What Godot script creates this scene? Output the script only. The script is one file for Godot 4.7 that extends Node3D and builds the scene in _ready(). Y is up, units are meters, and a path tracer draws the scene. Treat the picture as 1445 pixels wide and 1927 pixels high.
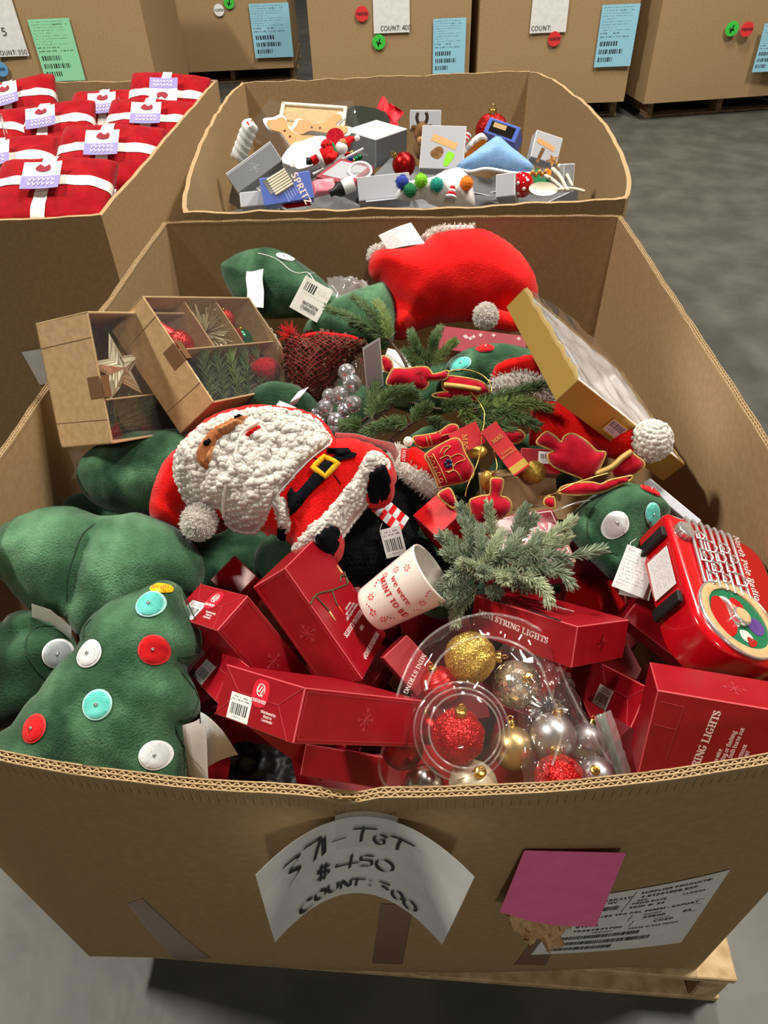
extends Node3D
# A warehouse aisle with open cardboard bins of holiday goods. All sizes in metres, y up.

var M := {}
var used := {}
var tabs := {}
var rng := RandomNumberGenerator.new()
var wob := FastNoiseLite.new()
var last_v := PackedVector3Array()
var last_n := PackedVector3Array()

# ---------------------------------------------------------------- naming
func numbered(parent: Node, called: String) -> String:
	var key := str(parent.get_instance_id()) + called
	var n: int = used.get(key, 0)
	used[key] = n + 1
	return called if n == 0 else "%s_%03d" % [called, n]

func thing(called: String, label: String, category: String, xf := Transform3D(), group := "") -> Node3D:
	var o := Node3D.new()
	o.name = numbered(self, called)
	add_child(o, true)
	o.transform = xf
	o.set_meta("label", label)
	o.set_meta("category", category)
	if group != "":
		o.set_meta("group", group)
	return o

func part(called: String, mesh: Mesh, m, parent: Node, xf := Transform3D()) -> MeshInstance3D:
	var o := MeshInstance3D.new()
	o.name = numbered(parent, called)
	o.mesh = mesh
	parent.add_child(o, true)
	o.transform = xf
	if m is Array:
		for i in m.size():
			o.set_surface_override_material(i, m[i])
	else:
		o.material_override = m
	return o

func struct(called: String, mesh: Mesh, m, xf := Transform3D()) -> MeshInstance3D:
	var o := part(called, mesh, m, self, xf)
	o.set_meta("kind", "structure")
	return o

func copy_of(src: Node3D, label: String, xf: Transform3D, group := "") -> Node3D:
	var o: Node3D = src.duplicate()
	o.name = numbered(self, str(src.name).rstrip("_0123456789"))
	add_child(o, true)
	o.transform = xf
	o.set_meta("label", label)
	if group != "":
		o.set_meta("group", group)
	return o

# ---------------------------------------------------------------- mesh core
func mk(v: PackedVector3Array, idx: PackedInt32Array, uv := PackedVector2Array(), onto: ArrayMesh = null) -> ArrayMesh:
	# triangles given counter-clockwise seen from outside; smooth normals from areas
	var n := PackedVector3Array()
	n.resize(v.size())
	var out := PackedInt32Array()
	out.resize(idx.size())
	for k in range(0, idx.size(), 3):
		var a := idx[k]
		var b := idx[k + 1]
		var c := idx[k + 2]
		var f := (v[b] - v[a]).cross(v[c] - v[a])
		n[a] += f
		n[b] += f
		n[c] += f
		out[k] = a
		out[k + 1] = c
		out[k + 2] = b
	for k in n.size():
		n[k] = n[k].normalized() if n[k].length_squared() > 1e-20 else Vector3.UP
	last_v = v
	last_n = n
	var arr := []
	arr.resize(Mesh.ARRAY_MAX)
	arr[Mesh.ARRAY_VERTEX] = v
	arr[Mesh.ARRAY_NORMAL] = n
	arr[Mesh.ARRAY_INDEX] = out
	if uv.size() == v.size():
		arr[Mesh.ARRAY_TEX_UV] = uv
	var m := onto if onto else ArrayMesh.new()
	m.add_surface_from_arrays(Mesh.PRIMITIVE_TRIANGLES, arr)
	return m

class Soup:
	var v := PackedVector3Array()
	var i := PackedInt32Array()
	var u := PackedVector2Array()
	func quad(a: Vector3, b: Vector3, c: Vector3, d: Vector3) -> void:
		# a b c d counter-clockwise from outside; own vertices, so edges stay hard
		var s := v.size()
		v.append_array([a, b, c, d])
		u.append_array([Vector2(0, 1), Vector2(1, 1), Vector2(1, 0), Vector2(0, 0)])
		i.append_array([s, s + 1, s + 2, s, s + 2, s + 3])
	func tri(a: Vector3, b: Vector3, c: Vector3) -> void:
		var s := v.size()
		v.append_array([a, b, c])
		u.append_array([Vector2(0, 1), Vector2(1, 1), Vector2(0, 0)])
		i.append_array([s, s + 1, s + 2])
	func slab(c: Vector3, x: Vector3, y: Vector3, z: Vector3) -> void:
		# a box from its centre and three half axes
		for q in [[x, y, z], [y, z, x], [z, x, y]]:
			for sg in [1.0, -1.0]:
				var w: Vector3 = q[2] * sg
				var p: Vector3 = q[0] * sg
				quad(c + w - p - q[1], c + w + p - q[1], c + w + p + q[1], c + w - p + q[1])

func soup_mesh(s: Soup, onto: ArrayMesh = null) -> ArrayMesh:
	return mk(s.v, s.i, s.u, onto)

func cbox(d: Vector3, b := 0.0012) -> ArrayMesh:
	# box with chamfered edges; surface 0 the faces, surface 1 the worn edges and corners
	var h := d / 2
	b = minf(b, minf(h.x, minf(h.y, h.z)) * 0.45)
	var f := Soup.new()
	var e := Soup.new()
	for ax in 3:
		var a1 := (ax + 1) % 3
		var a2 := (ax + 2) % 3
		for s in [1.0, -1.0]:
			var pt := []
			for q in [[-1, -1], [1, -1], [1, 1], [-1, 1]]:
				var p := Vector3()
				p[ax] = h[ax] * s
				p[a1] = (h[a1] - b) * q[0] * s
				p[a2] = (h[a2] - b) * q[1]
				pt.append(p)
			f.quad(pt[0], pt[1], pt[2], pt[3])
		for s in [1.0, -1.0]:
			for t in [1.0, -1.0]:
				var p := []
				for l in [-1.0, 1.0]:
					var u := Vector3()
					u[ax] = (h[ax] - b) * l
					u[a1] = h[a1] * s
					u[a2] = (h[a2] - b) * t
					var w := u
					w[a1] = (h[a1] - b) * s
					w[a2] = h[a2] * t
					p.append_array([u, w])
				if s * t > 0:
					e.quad(p[0], p[1], p[3], p[2])
				else:
					e.quad(p[0], p[2], p[3], p[1])
	for sx in [1.0, -1.0]:
		for sy in [1.0, -1.0]:
			for sz in [1.0, -1.0]:
				var a := Vector3(h.x * sx, (h.y - b) * sy, (h.z - b) * sz)
				var c := Vector3((h.x - b) * sx, h.y * sy, (h.z - b) * sz)
				var g := Vector3((h.x - b) * sx, (h.y - b) * sy, h.z * sz)
				if sx * sy * sz > 0:
					e.tri(a, c, g)
				else:
					e.tri(a, g, c)
	var m := soup_mesh(f)
	return soup_mesh(e, m)

func grid(nx: int, ny: int, fn, onto: ArrayMesh = null) -> ArrayMesh:
	# fn(u, v) -> Vector3, u and v from 0 to 1; outside is towards du x dv
	var v := PackedVector3Array()
	var uv := PackedVector2Array()
	var idx := PackedInt32Array()
	for j in ny + 1:
		for i in nx + 1:
			v.append(fn.call(float(i) / nx, float(j) / ny))
			uv.append(Vector2(float(i) / nx, 1.0 - float(j) / ny))
	for j in ny:
		for i in nx:
			var a := j * (nx + 1) + i
			idx.append_array([a, a + 1, a + nx + 2, a, a + nx + 2, a + nx + 1])
	return mk(v, idx, uv, onto)

func leaf(nx: int, ny: int, fn, th := 0.0006) -> ArrayMesh:
	# a sheet with thickness: front, back and rim
	var v := PackedVector3Array()
	var uv := PackedVector2Array()
	var idx := PackedInt32Array()
	for j in ny + 1:
		for i in nx + 1:
			v.append(fn.call(float(i) / nx, float(j) / ny))
			uv.append(Vector2(float(i) / nx, 1.0 - float(j) / ny))
	for j in ny:
		for i in nx:
			var a := j * (nx + 1) + i
			idx.append_array([a, a + 1, a + nx + 2, a, a + nx + 2, a + nx + 1])
	mk(v, idx)
	var n := last_n
	var c := v.size()
	for k in c:
		v.append(v[k] - n[k] * th)
		uv.append(Vector2(0.02, 0.02))
	var half := idx.size()
	for k in range(0, half, 3):
		idx.append_array([idx[k] + c, idx[k + 2] + c, idx[k + 1] + c])
	var ring := []
	for i in nx:
		ring.append([i + 1, i])
		ring.append([ny * (nx + 1) + i, ny * (nx + 1) + i + 1])
	for j in ny:
		ring.append([j * (nx + 1), (j + 1) * (nx + 1)])
		ring.append([(j + 1) * (nx + 1) + nx, j * (nx + 1) + nx])
	for r in ring:
		idx.append_array([r[0], r[1], r[1] + c, r[0], r[1] + c, r[0] + c])
	return mk(v, idx, uv)

func card(w: float, h: float, bend := 0.0, th := 0.0006, twist := 0.0) -> ArrayMesh:
	# flat or curled card in the xy plane, facing +z
	return leaf(10, 4, func(u: float, t: float) -> Vector3: return Vector3((u - 0.5) * w, (t - 0.5) * h, bend * (4.0 * (u - 0.5) * (u - 0.5)) + twist * (u - 0.5) * (t - 0.5)), th)

func lathe(prof: Array, seg := 40) -> ArrayMesh:
	# prof: radius, y pairs from the bottom outside up
	var v := PackedVector3Array()
	var uv := PackedVector2Array()
	var idx := PackedInt32Array()
	for k in prof.size():
		for s in seg + 1:
			var a := TAU * s / seg
			v.append(Vector3(cos(a) * prof[k][0], prof[k][1], -sin(a) * prof[k][0]))
			uv.append(Vector2(float(s) / seg, 1.0 - float(k) / (prof.size() - 1)))
	for k in prof.size() - 1:
		for s in seg:
			var a := k * (seg + 1) + s
			idx.append_array([a, a + 1, a + seg + 2, a, a + seg + 2, a + seg + 1])
	return mk(v, idx, uv)

func tube(path: Array, r: float, seg := 8, r_end := -1.0, closed := false) -> ArrayMesh:
	var s := Soup.new()
	tube_into(s, path, r, seg, r_end, closed)
	return mk(s.v, s.i)

func tube_into(s: Soup, path: Array, r: float, seg := 8, r_end := -1.0, closed := false) -> void:
	var n := path.size()
	var base := s.v.size()
	var side := Vector3.ZERO
	for k in n:
		var t: Vector3 = (path[(k + 1) % n] - path[(k - 1 + n) % n]) if closed else (path[mini(k + 1, n - 1)] - path[maxi(k - 1, 0)])
		t = t.normalized()
		if side == Vector3.ZERO:
			side = t.cross(Vector3.UP if absf(t.y) < 0.9 else Vector3.RIGHT)
		side = (side - t * side.dot(t)).normalized()
		var up := side.cross(t)
		var rr := r if r_end < 0 else lerpf(r, r_end, float(k) / (n - 1))
		for q in seg:
			var a := TAU * q / seg
			s.v.append(path[k] + (side * cos(a) + up * sin(a)) * rr)
			s.u.append(Vector2.ZERO)
	for k in (n if closed else n - 1):
		for q in seg:
			var a := base + k * seg + q
			var b := base + k * seg + (q + 1) % seg
			var c := base + ((k + 1) % n) * seg + (q + 1) % seg
			var d := base + ((k + 1) % n) * seg + q
			s.i.append_array([a, c, b, a, d, c])
	if not closed:
		for end in [0, n - 1]:
			var cc := s.v.size()
			s.v.append(path[end])
			s.u.append(Vector2.ZERO)
			for q in seg:
				var a: int = base + end * seg + q
				var b: int = base + end * seg + (q + 1) % seg
				s.i.append_array([cc, b, a] if end > 0 else [cc, a, b])

func spline(pts: Array, sub := 6, closed := false) -> Array:
	var out := []
	var n := pts.size()
	for k in (n if closed else n - 1):
		var p0 = pts[(k - 1 + n) % n] if closed else pts[maxi(k - 1, 0)]
		var p1 = pts[k]
		var p2 = pts[(k + 1) % n]
		var p3 = pts[(k + 2) % n] if closed else pts[mini(k + 2, n - 1)]
		for s in sub:
			var t := float(s) / sub
			out.append(0.5 * (2 * p1 + (p2 - p0) * t + (2 * p0 - 5 * p1 + 4 * p2 - p3) * t * t + (3 * p1 - p0 - 3 * p2 + p3) * t * t * t))
	if not closed:
		out.append(pts[n - 1])
	return out

func poly(o: Array, sub := 5) -> PackedVector2Array:
	# outline listed in millimetres, rounded through its points (sub 1 keeps the corners)
	var p := []
	for k in range(0, o.size(), 2):
		p.append(Vector2(o[k], o[k + 1]) * 0.001)
	var r := PackedVector2Array(spline(p, sub, true) if sub > 1 else p)
	if Geometry2D.is_polygon_clockwise(r):
		r.reverse()
	return r

func edge_dist(p: Vector2, pl: PackedVector2Array) -> float:
	var best := 1e9
	for k in pl.size():
		best = minf(best, p.distance_squared_to(Geometry2D.get_closest_point_to_segment(p, pl[k], pl[(k + 1) % pl.size()])))
	return sqrt(best)

func cushion(o: Array, thick: float, reach: float, opt := {}) -> Dictionary:
	# what a stuffed shape needs: outline, thickness, how far from the seam it is full
	return {"poly": poly(o, opt.get("sub", 5)), "t": thick / 2, "r": reach, "wr": opt.get("wr", 0.004), "pk": opt.get("pk", 0.004), "gr": opt.get("gr", []), "seed": opt.get("seed", 0.0), "sag": opt.get("sag", 0.0)}

func puff_at(c: Dictionary, p: Vector2, d: float) -> float:
	var q: float = clampf(d / c.r, 0.0, 1.0)
	var z: float = c.t * pow(1.0 - (1.0 - q) * (1.0 - q), 0.62)
	var o: float = c.seed * 17.0
	z += c.wr * wob.get_noise_3d(p.x * 900 + o, p.y * 900, o) * q * 1.6
	z += c.pk * wob.get_noise_3d(p.x * 3600 + o, p.y * 3600, o + 50) * q * exp(-d / 0.022) * 4.0
	for g in c.gr:
		var a := Vector2(g[0], g[1]) * 0.001
		var b := Vector2(g[2], g[3]) * 0.001
		var e := p.distance_to(Geometry2D.get_closest_point_to_segment(p, a, b))
		z *= 1.0 - 0.4 * exp(-pow(e / 0.011, 2))
	return z

func fill_points(pl: PackedVector2Array, cell: float) -> PackedVector2Array:
	var pts := PackedVector2Array()
	for k in pl.size():
		var a := pl[k]
		var b := pl[(k + 1) % pl.size()]
		var n := maxi(1, int(ceil(a.distance_to(b) / (cell * 0.8))))
		for s in n:
			pts.append(a.lerp(b, float(s) / n))
	var box := Rect2(pl[0], Vector2.ZERO)
	for p in pl:
		box = box.expand(p)
	var y := box.position.y
	var row := 0
	while y < box.end.y:
		var x := box.position.x + (cell * 0.5 if row % 2 else 0.0)
		while x < box.end.x:
			var p := Vector2(x, y)
			if Geometry2D.is_point_in_polygon(p, pl) and edge_dist(p, pl) > cell * 0.45:
				pts.append(p)
			x += cell
		y += cell * 0.87
		row += 1
	return pts

func tri_in(pts: PackedVector2Array, pl: PackedVector2Array) -> PackedInt32Array:
	var t := Geometry2D.triangulate_delaunay(pts)
	var out := PackedInt32Array()
	for k in range(0, t.size(), 3):
		var a := pts[t[k]]
		var b := pts[t[k + 1]]
		var c := pts[t[k + 2]]
		if Geometry2D.is_point_in_polygon((a + b + c) / 3.0, pl):
			var cr := (b - a).cross(c - a)
			if absf(cr) > 1e-12:
				out.append_array([t[k], t[k + 1], t[k + 2]] if cr > 0 else [t[k], t[k + 2], t[k + 1]])
	return out

func stuffed(c: Dictionary, cell := 0.008, under := 0.8) -> ArrayMesh:
	var pl: PackedVector2Array = c.poly
	var pts := fill_points(pl, cell)
	var t := tri_in(pts, pl)
	var v := PackedVector3Array()
	var low := PackedInt32Array()
	for p in pts:
		var d := edge_dist(p, pl)
		v.append(Vector3(p.x, p.y, puff_at(c, p, d) if d > 1e-5 else 0.0))
	for k in pts.size():
		if v[k].z <= 0.0:
			low.append(k)
		else:
			low.append(v.size())
			v.append(Vector3(v[k].x, v[k].y, -v[k].z * under))
	var idx := t.duplicate()
	for k in range(0, t.size(), 3):
		idx.append_array([low[t[k]], low[t[k + 2]], low[t[k + 1]]])
	return mk(v, idx)

func patch(c: Dictionary, o: Array, off: float, puff := 0.0, cell := 0.006, sub := 5, lump := 0.0) -> ArrayMesh:
	# a piece sewn onto a stuffed shape: follows its surface, edge sunk into it
	var pl := poly(o, sub)
	var pts := fill_points(pl, cell)
	var t := tri_in(pts, pl)
	var v := PackedVector3Array()
	for p in pts:
		var d := edge_dist(p, pl)
		var big: PackedVector2Array = c.poly
		var e := edge_dist(p, big)
		var z: float = puff_at(c, p, e) if Geometry2D.is_point_in_polygon(p, big) else -0.3 * c.t * minf(e / c.r * 4.0, 1.0)
		var q := clampf(d / 0.014, 0.0, 1.0)
		z += off + puff * pow(1.0 - (1.0 - q) * (1.0 - q), 0.6)
		if lump <= 0 and d < 1e-5:
			z -= off * 0.35
		if lump > 0:
			z += lump * (wob.get_noise_3d(p.x * 7000, p.y * 7000, 9.0) * 1.6 + wob.get_noise_3d(p.x * 2500, p.y * 2500, 3.0)) * q
		if d < 1e-5 and (lump > 0 or puff > 0.002):
			z -= off * 1.5 + 0.0005
		v.append(Vector3(p.x, p.y, z))
	return mk(v, t)

func ball(r: float, seg := 32, squash := 1.0) -> ArrayMesh:
	var prof := []
	for k in seg / 2 + 1:
		var a := -PI / 2 + PI * k / (seg / 2)
		prof.append([maxf(cos(a) * r, 0.00001), sin(a) * r * squash])
	return lathe(prof, seg)

func glitter_ball(r: float, n := 46, swirl := 0.0) -> ArrayMesh:
	# each flake its own facet, tipped at random
	var s := Soup.new()
	for j in n:
		var a0 := -PI / 2 + PI * j / n
		var a1 := -PI / 2 + PI * (j + 1) / n
		var m := maxi(4, int(n * 2.0 * cos((a0 + a1) / 2)))
		for i in m:
			var b0 := TAU * i / m
			var b1 := TAU * (i + 1) / m
			var pt := []
			for q in [[a0, b0], [a0, b1], [a1, b1], [a1, b0]]:
				var rr := r + rng.randf_range(-0.02, 0.02) * r
				if swirl > 0:
					rr += swirl * r * sin(q[1] * 6.0 + q[0] * 5.0)
				pt.append(Vector3(cos(q[0]) * cos(q[1]), sin(q[0]), -cos(q[0]) * sin(q[1])) * rr)
			s.quad(pt[0], pt[1], pt[2], pt[3])
	return soup_mesh(s)

func mosaic_ball(r: float, n := 14) -> ArrayMesh:
	# mirror tiles on a ball, each proud of the joint
	var s := Soup.new()
	for j in n:
		var am := -PI / 2 + PI * (j + 0.5) / n
		var m := maxi(4, int(n * 2.0 * cos(am)))
		for i in m:
			var bm := TAU * (i + 0.5) / m
			var o := Vector3(cos(am) * cos(bm), sin(am), -cos(am) * sin(bm))
			var e := Vector3(-sin(bm), 0, -cos(bm))
			var u := o.cross(e).normalized()
			o = (o + e * rng.randf_range(-0.06, 0.06) + u * rng.randf_range(-0.06, 0.06)).normalized()
			var w := PI * r / n * 0.44
			s.slab(o * r, e * w, u * w, o * 0.0008)
	return soup_mesh(s)

func slab_top(s: Vector3, x: float, z: float) -> float:
	return s.y * pow(maxf((1.0 - pow(absf(x / s.x), 5.0)) * (1.0 - pow(absf(z / s.z), 5.0)), 0.0), 0.42)

func soft_slab(s: Vector3, xr := Vector2(-1, 1), zr := Vector2(-1, 1), off := 0.0, seed_at := 0.0, wr := 0.003) -> ArrayMesh:
	# a folded soft block (half sizes s), or the band of it between xr and zr, lifted by off
	var v := PackedVector3Array()
	var idx := PackedInt32Array()
	var nx := maxi(8, int(34 * (xr.y - xr.x) / 2))
	var nz := maxi(8, int(30 * (zr.y - zr.x) / 2))
	for side in [1.0, -1.0]:
		var base := v.size()
		for j in nz + 1:
			for i in nx + 1:
				var x := lerpf(xr.x, xr.y, float(i) / nx)
				var z := lerpf(zr.x, zr.y, float(j) / nz)
				x = sin(x * PI / 2) if xr.x <= -1 else x
				z = sin(z * PI / 2) if zr.x <= -1 else z
				x *= s.x
				z *= s.z
				var y := slab_top(s, x, z)
				y += wr * wob.get_noise_3d(x * 1400, z * 1400, seed_at * 40) * y / s.y * 2.0
				v.append(Vector3(x * (1 + off / s.x), (y + off) * side, z * (1 + off / s.z)))
		for j in nz:
			for i in nx:
				var a := base + j * (nx + 1) + i
				if side > 0:
					idx.append_array([a, a + nx + 2, a + 1, a, a + nx + 1, a + nx + 2])
				else:
					idx.append_array([a, a + 1, a + nx + 2, a, a + nx + 2, a + nx + 1])
	return mk(v, idx)

func scatter(called: String, v: PackedVector3Array, n: PackedVector3Array, count: int, mesh: Mesh, m, parent: Node, size: Vector2, tilt := 0.5, skip := []) -> void:
	# short pile standing on a surface: fur, fleece, needles
	v = v.duplicate()
	n = n.duplicate()
	var mm := MultiMesh.new()
	mm.transform_format = MultiMesh.TRANSFORM_3D
	mm.mesh = mesh
	mm.instance_count = count
	for k in count:
		var at := rng.randi() % v.size()
		for tries in 8:
			var inside := false
			for h in skip:
				inside = inside or Geometry2D.is_point_in_polygon(Vector2(v[at].x, v[at].y), h)
			if not inside:
				break
			at = rng.randi() % v.size()
		var up := (n[at] + Vector3(rng.randf_range(-1, 1), rng.randf_range(-1, 1), rng.randf_range(-1, 1)) * tilt).normalized()
		var b := Basis(up.cross(Vector3(0.3, 0.2, 0.9)).normalized(), up, Vector3.ZERO)
		b.z = b.x.cross(b.y)
		b = b * Basis(Vector3.UP, rng.randf() * TAU)
		b = b.scaled_local(Vector3.ONE * rng.randf_range(size.x, size.y))
		var jig := Vector3(rng.randf_range(-1, 1), rng.randf_range(-1, 1), 0.0) * 0.002 - n[at] * 0.0012
		mm.set_instance_transform(k, Transform3D(b, v[at] + jig))
	var o := MultiMeshInstance3D.new()
	o.name = numbered(parent, called)
	o.multimesh = mm
	o.material_override = m
	o.set_meta("kind", "stuff")
	parent.add_child(o, true)

func tuft(h: float, w: float) -> ArrayMesh:
	# one bent lock of fibre
	var kv := last_v
	var kn := last_n
	var s := Soup.new()
	tube_into(s, [Vector3(0, -h * 0.2, 0), Vector3(w * 0.2, h * 0.35, 0), Vector3(w * 0.9, h * 0.8, w * 0.2), Vector3(w * 1.7, h, w * 0.6)], w, 5, w * 0.25)
	var m := mk(s.v, s.i)
	last_v = kv
	last_n = kn
	return m

func bead(r: float) -> ArrayMesh:
	# one small curl of fleece
	var kv := last_v
	var kn := last_n
	var m := ball(r, 8, 0.5)
	last_v = kv
	last_n = kn
	return m

func pompom(r: float, m, parent: Node, xf: Transform3D, count := 2600) -> void:
	part("pompom", ball(r * 0.8, 24), m, parent, xf)
	var v := PackedVector3Array()
	var n := PackedVector3Array()
	for k in last_v.size():
		v.append(xf * last_v[k])
		n.append(xf.basis * last_n[k])
	scatter("pompom_fur", v, n, count, tuft(r * 0.3, r * 0.035), m, parent, Vector2(0.7, 1.15), 0.55)

func text(s: String, height: float, m, parent: Node, xf: Transform3D, font := "Droid Sans", bold := false, called := "lettering") -> void:
	var t := TextMesh.new()
	var key := font + str(bold)
	if not tabs.has(key):
		var f := SystemFont.new()
		f.font_names = PackedStringArray([font])
		f.font_weight = 700 if bold else 400
		tabs[key] = f
	t.font = tabs[key]
	t.text = s
	t.font_size = 24
	t.pixel_size = height / 18.0
	t.depth = 0.0005
	t.curve_step = 2.0
	t.line_spacing = -4.0
	part(called, t, m, parent, xf)

func face_of(d: Vector3, f: String, x := 0.0, y := 0.0, turn := 0.0, lift := 0.0004) -> Transform3D:
	# a frame on a face of a box: x to the right, y up, z outwards
	var b := Basis()
	var o := Vector3()
	match f:
		"+z":
			o = Vector3(0, 0, d.z / 2)
		"-z":
			b = Basis(Vector3.LEFT, Vector3.UP, Vector3.FORWARD)
			o = Vector3(0, 0, -d.z / 2)
		"+y":
			b = Basis(Vector3.RIGHT, Vector3.FORWARD, Vector3.UP)
			o = Vector3(0, d.y / 2, 0)
		"-x":
			b = Basis(Vector3.BACK, Vector3.UP, Vector3.LEFT)
			o = Vector3(-d.x / 2, 0, 0)
		"+x":
			b = Basis(Vector3.FORWARD, Vector3.UP, Vector3.RIGHT)
			o = Vector3(d.x / 2, 0, 0)
	return Transform3D(b * Basis(Vector3.BACK, deg_to_rad(turn)), o + b * Vector3(x, y, lift))

func rule(parent: Node, m, xf: Transform3D, lines: Array, w := 0.0005, called := "printed_line") -> void:
	# thin printed lines on a face, given as x0 y0 x1 y1 in millimetres
	var s := Soup.new()
	for l in lines:
		var a := Vector3(l[0], l[1], 0) * 0.001
		var b := Vector3(l[2], l[3], 0) * 0.001
		var t := (b - a).normalized() * w / 2
		s.slab((a + b) / 2, (b - a) / 2 + t, t.rotated(Vector3.BACK, PI / 2), Vector3(0, 0, 0.0002))
	part(called, soup_mesh(s), m, parent, xf)

func flake(parent: Node, m, xf: Transform3D, r: float) -> void:
	var l := []
	for k in 4:
		var d := Vector2.from_angle(PI / 2 * k) * r * 1000
		l.append([0, 0, d.x, d.y])
		var e := Vector2.from_angle(PI / 2 * k + PI / 4) * r * 700
		l.append([0, 0, e.x, e.y])
		for s in [-0.5, 0.5]:
			var q := d * 0.62
			var w := q + Vector2.from_angle(PI / 2 * k + s) * r * 330
			l.append([q.x, q.y, w.x, w.y])
	rule(parent, m, xf, l, 0.0007, "snowflake_print")

func decal_sheet(w: float, h: float) -> ArrayMesh:
	var s := Soup.new()
	s.slab(Vector3.ZERO, Vector3(w / 2, 0, 0), Vector3(0, h / 2, 0), Vector3(0, 0, 0.0002))
	return soup_mesh(s)

func disc(r: float, th := 0.0006, sq := 1.0) -> ArrayMesh:
	# a flat disc in xy facing +z
	var m := lathe([[0.00001, -th / 2], [r * 0.98, -th / 2], [r, -th * 0.2], [r, th * 0.2], [r * 0.98, th / 2], [0.00001, th / 2]], 36)
	var a := m.surface_get_arrays(0)
	var v: PackedVector3Array = a[Mesh.ARRAY_VERTEX]
	for k in v.size():
		v[k] = Vector3(v[k].x, -v[k].z * sq, v[k].y)
	var i: PackedInt32Array = a[Mesh.ARRAY_INDEX]
	var o := PackedInt32Array()
	for k in range(0, i.size(), 3):
		o.append_array([i[k], i[k + 2], i[k + 1]])
	return mk(v, o)

func extrude(o: Array, th: float, sub := 5) -> ArrayMesh:
	# flat shape of even thickness in xy, front at +z
	var pl := poly(o, sub)
	var t := Geometry2D.triangulate_polygon(pl)
	var s := Soup.new()
	for k in range(0, t.size(), 3):
		var a := pl[t[k]]
		var b := pl[t[k + 1]]
		var c := pl[t[k + 2]]
		if (b - a).cross(c - a) < 0:
			var q := b
			b = c
			c = q
		s.tri(Vector3(a.x, a.y, th / 2), Vector3(b.x, b.y, th / 2), Vector3(c.x, c.y, th / 2))
		s.tri(Vector3(a.x, a.y, -th / 2), Vector3(c.x, c.y, -th / 2), Vector3(b.x, b.y, -th / 2))
	for k in pl.size():
		var a := pl[k]
		var b := pl[(k + 1) % pl.size()]
		s.quad(Vector3(a.x, a.y, -th / 2), Vector3(b.x, b.y, -th / 2), Vector3(b.x, b.y, th / 2), Vector3(a.x, a.y, th / 2))
	return soup_mesh(s)

func ribbon_on(c: Dictionary, pts: Array, w: float, th := 0.0012, off := 0.0008) -> ArrayMesh:
	# a cord or stitched line that follows a stuffed surface; pts x y in millimetres
	var p := []
	for k in range(0, pts.size(), 2):
		p.append(Vector2(pts[k], pts[k + 1]) * 0.001)
	var path := []
	for q in spline(p, 6):
		var d := edge_dist(q, c.poly)
		path.append(Vector3(q.x, q.y, puff_at(c, q, d) + off))
	return tube(path, w / 2, 6)

# ---------------------------------------------------------------- materials
func mat(c: Color, rough := 0.8, metal := 0.0, spec := 0.5) -> StandardMaterial3D:
	var m := StandardMaterial3D.new()
	m.albedo_color = c
	m.roughness = rough
	m.metallic = metal
	m.metallic_specular = spec
	m.cull_mode = BaseMaterial3D.CULL_DISABLED
	return m

func noise_tex(freq: float, lo: Color, hi: Color, octaves := 4, seed_at := 1, size := 256, kind := FastNoiseLite.TYPE_SIMPLEX_SMOOTH) -> NoiseTexture2D:
	var f := FastNoiseLite.new()
	f.seed = seed_at
	f.frequency = freq
	f.noise_type = kind
	f.fractal_octaves = octaves
	var g := Gradient.new()
	g.set_color(0, lo)
	g.set_color(1, hi)
	g.set_offset(0, 0.2)
	g.set_offset(1, 0.8)
	var t := NoiseTexture2D.new()
	t.width = size
	t.height = size
	t.seamless = true
	t.noise = f
	t.color_ramp = g
	return t

func bump_tex(freq: float, strength: float, octaves := 3, seed_at := 5, kind := FastNoiseLite.TYPE_SIMPLEX_SMOOTH) -> NoiseTexture2D:
	var f := FastNoiseLite.new()
	f.seed = seed_at
	f.frequency = freq
	f.noise_type = kind
	f.fractal_octaves = octaves
	var t := NoiseTexture2D.new()
	t.width = 256
	t.height = 256
	t.seamless = true
	t.noise = f
	t.as_normal_map = true
	t.bump_strength = strength
	return t

func noisy(lo: Color, hi: Color, rough: float, per_m: float, freq := 0.02, octaves := 4, seed_at := 1, world := false) -> StandardMaterial3D:
	var m := mat(Color.WHITE, rough)
	m.albedo_texture = noise_tex(freq, lo, hi, octaves, seed_at)
	m.uv1_triplanar = true
	m.uv1_world_triplanar = world
	m.uv1_scale = Vector3.ONE * per_m
	return m

func plush(lo: Color, hi: Color, seed_at: int, per_m := 4.0) -> StandardMaterial3D:
	var m := noisy(lo, hi, 0.95, per_m, 0.012, 5, seed_at)
	m.metallic_specular = 0.15
	m.rim_enabled = true
	m.rim = 0.28
	m.rim_tint = 0.8
	m.normal_enabled = true
	m.normal_texture = tabs.pile
	m.normal_scale = 0.45
	return m

func film(alpha: float, rough := 0.04, tint := Color(1, 1, 1)) -> StandardMaterial3D:
	var m := mat(Color(tint, alpha), rough)
	m.transparency = BaseMaterial3D.TRANSPARENCY_ALPHA
	return m

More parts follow.
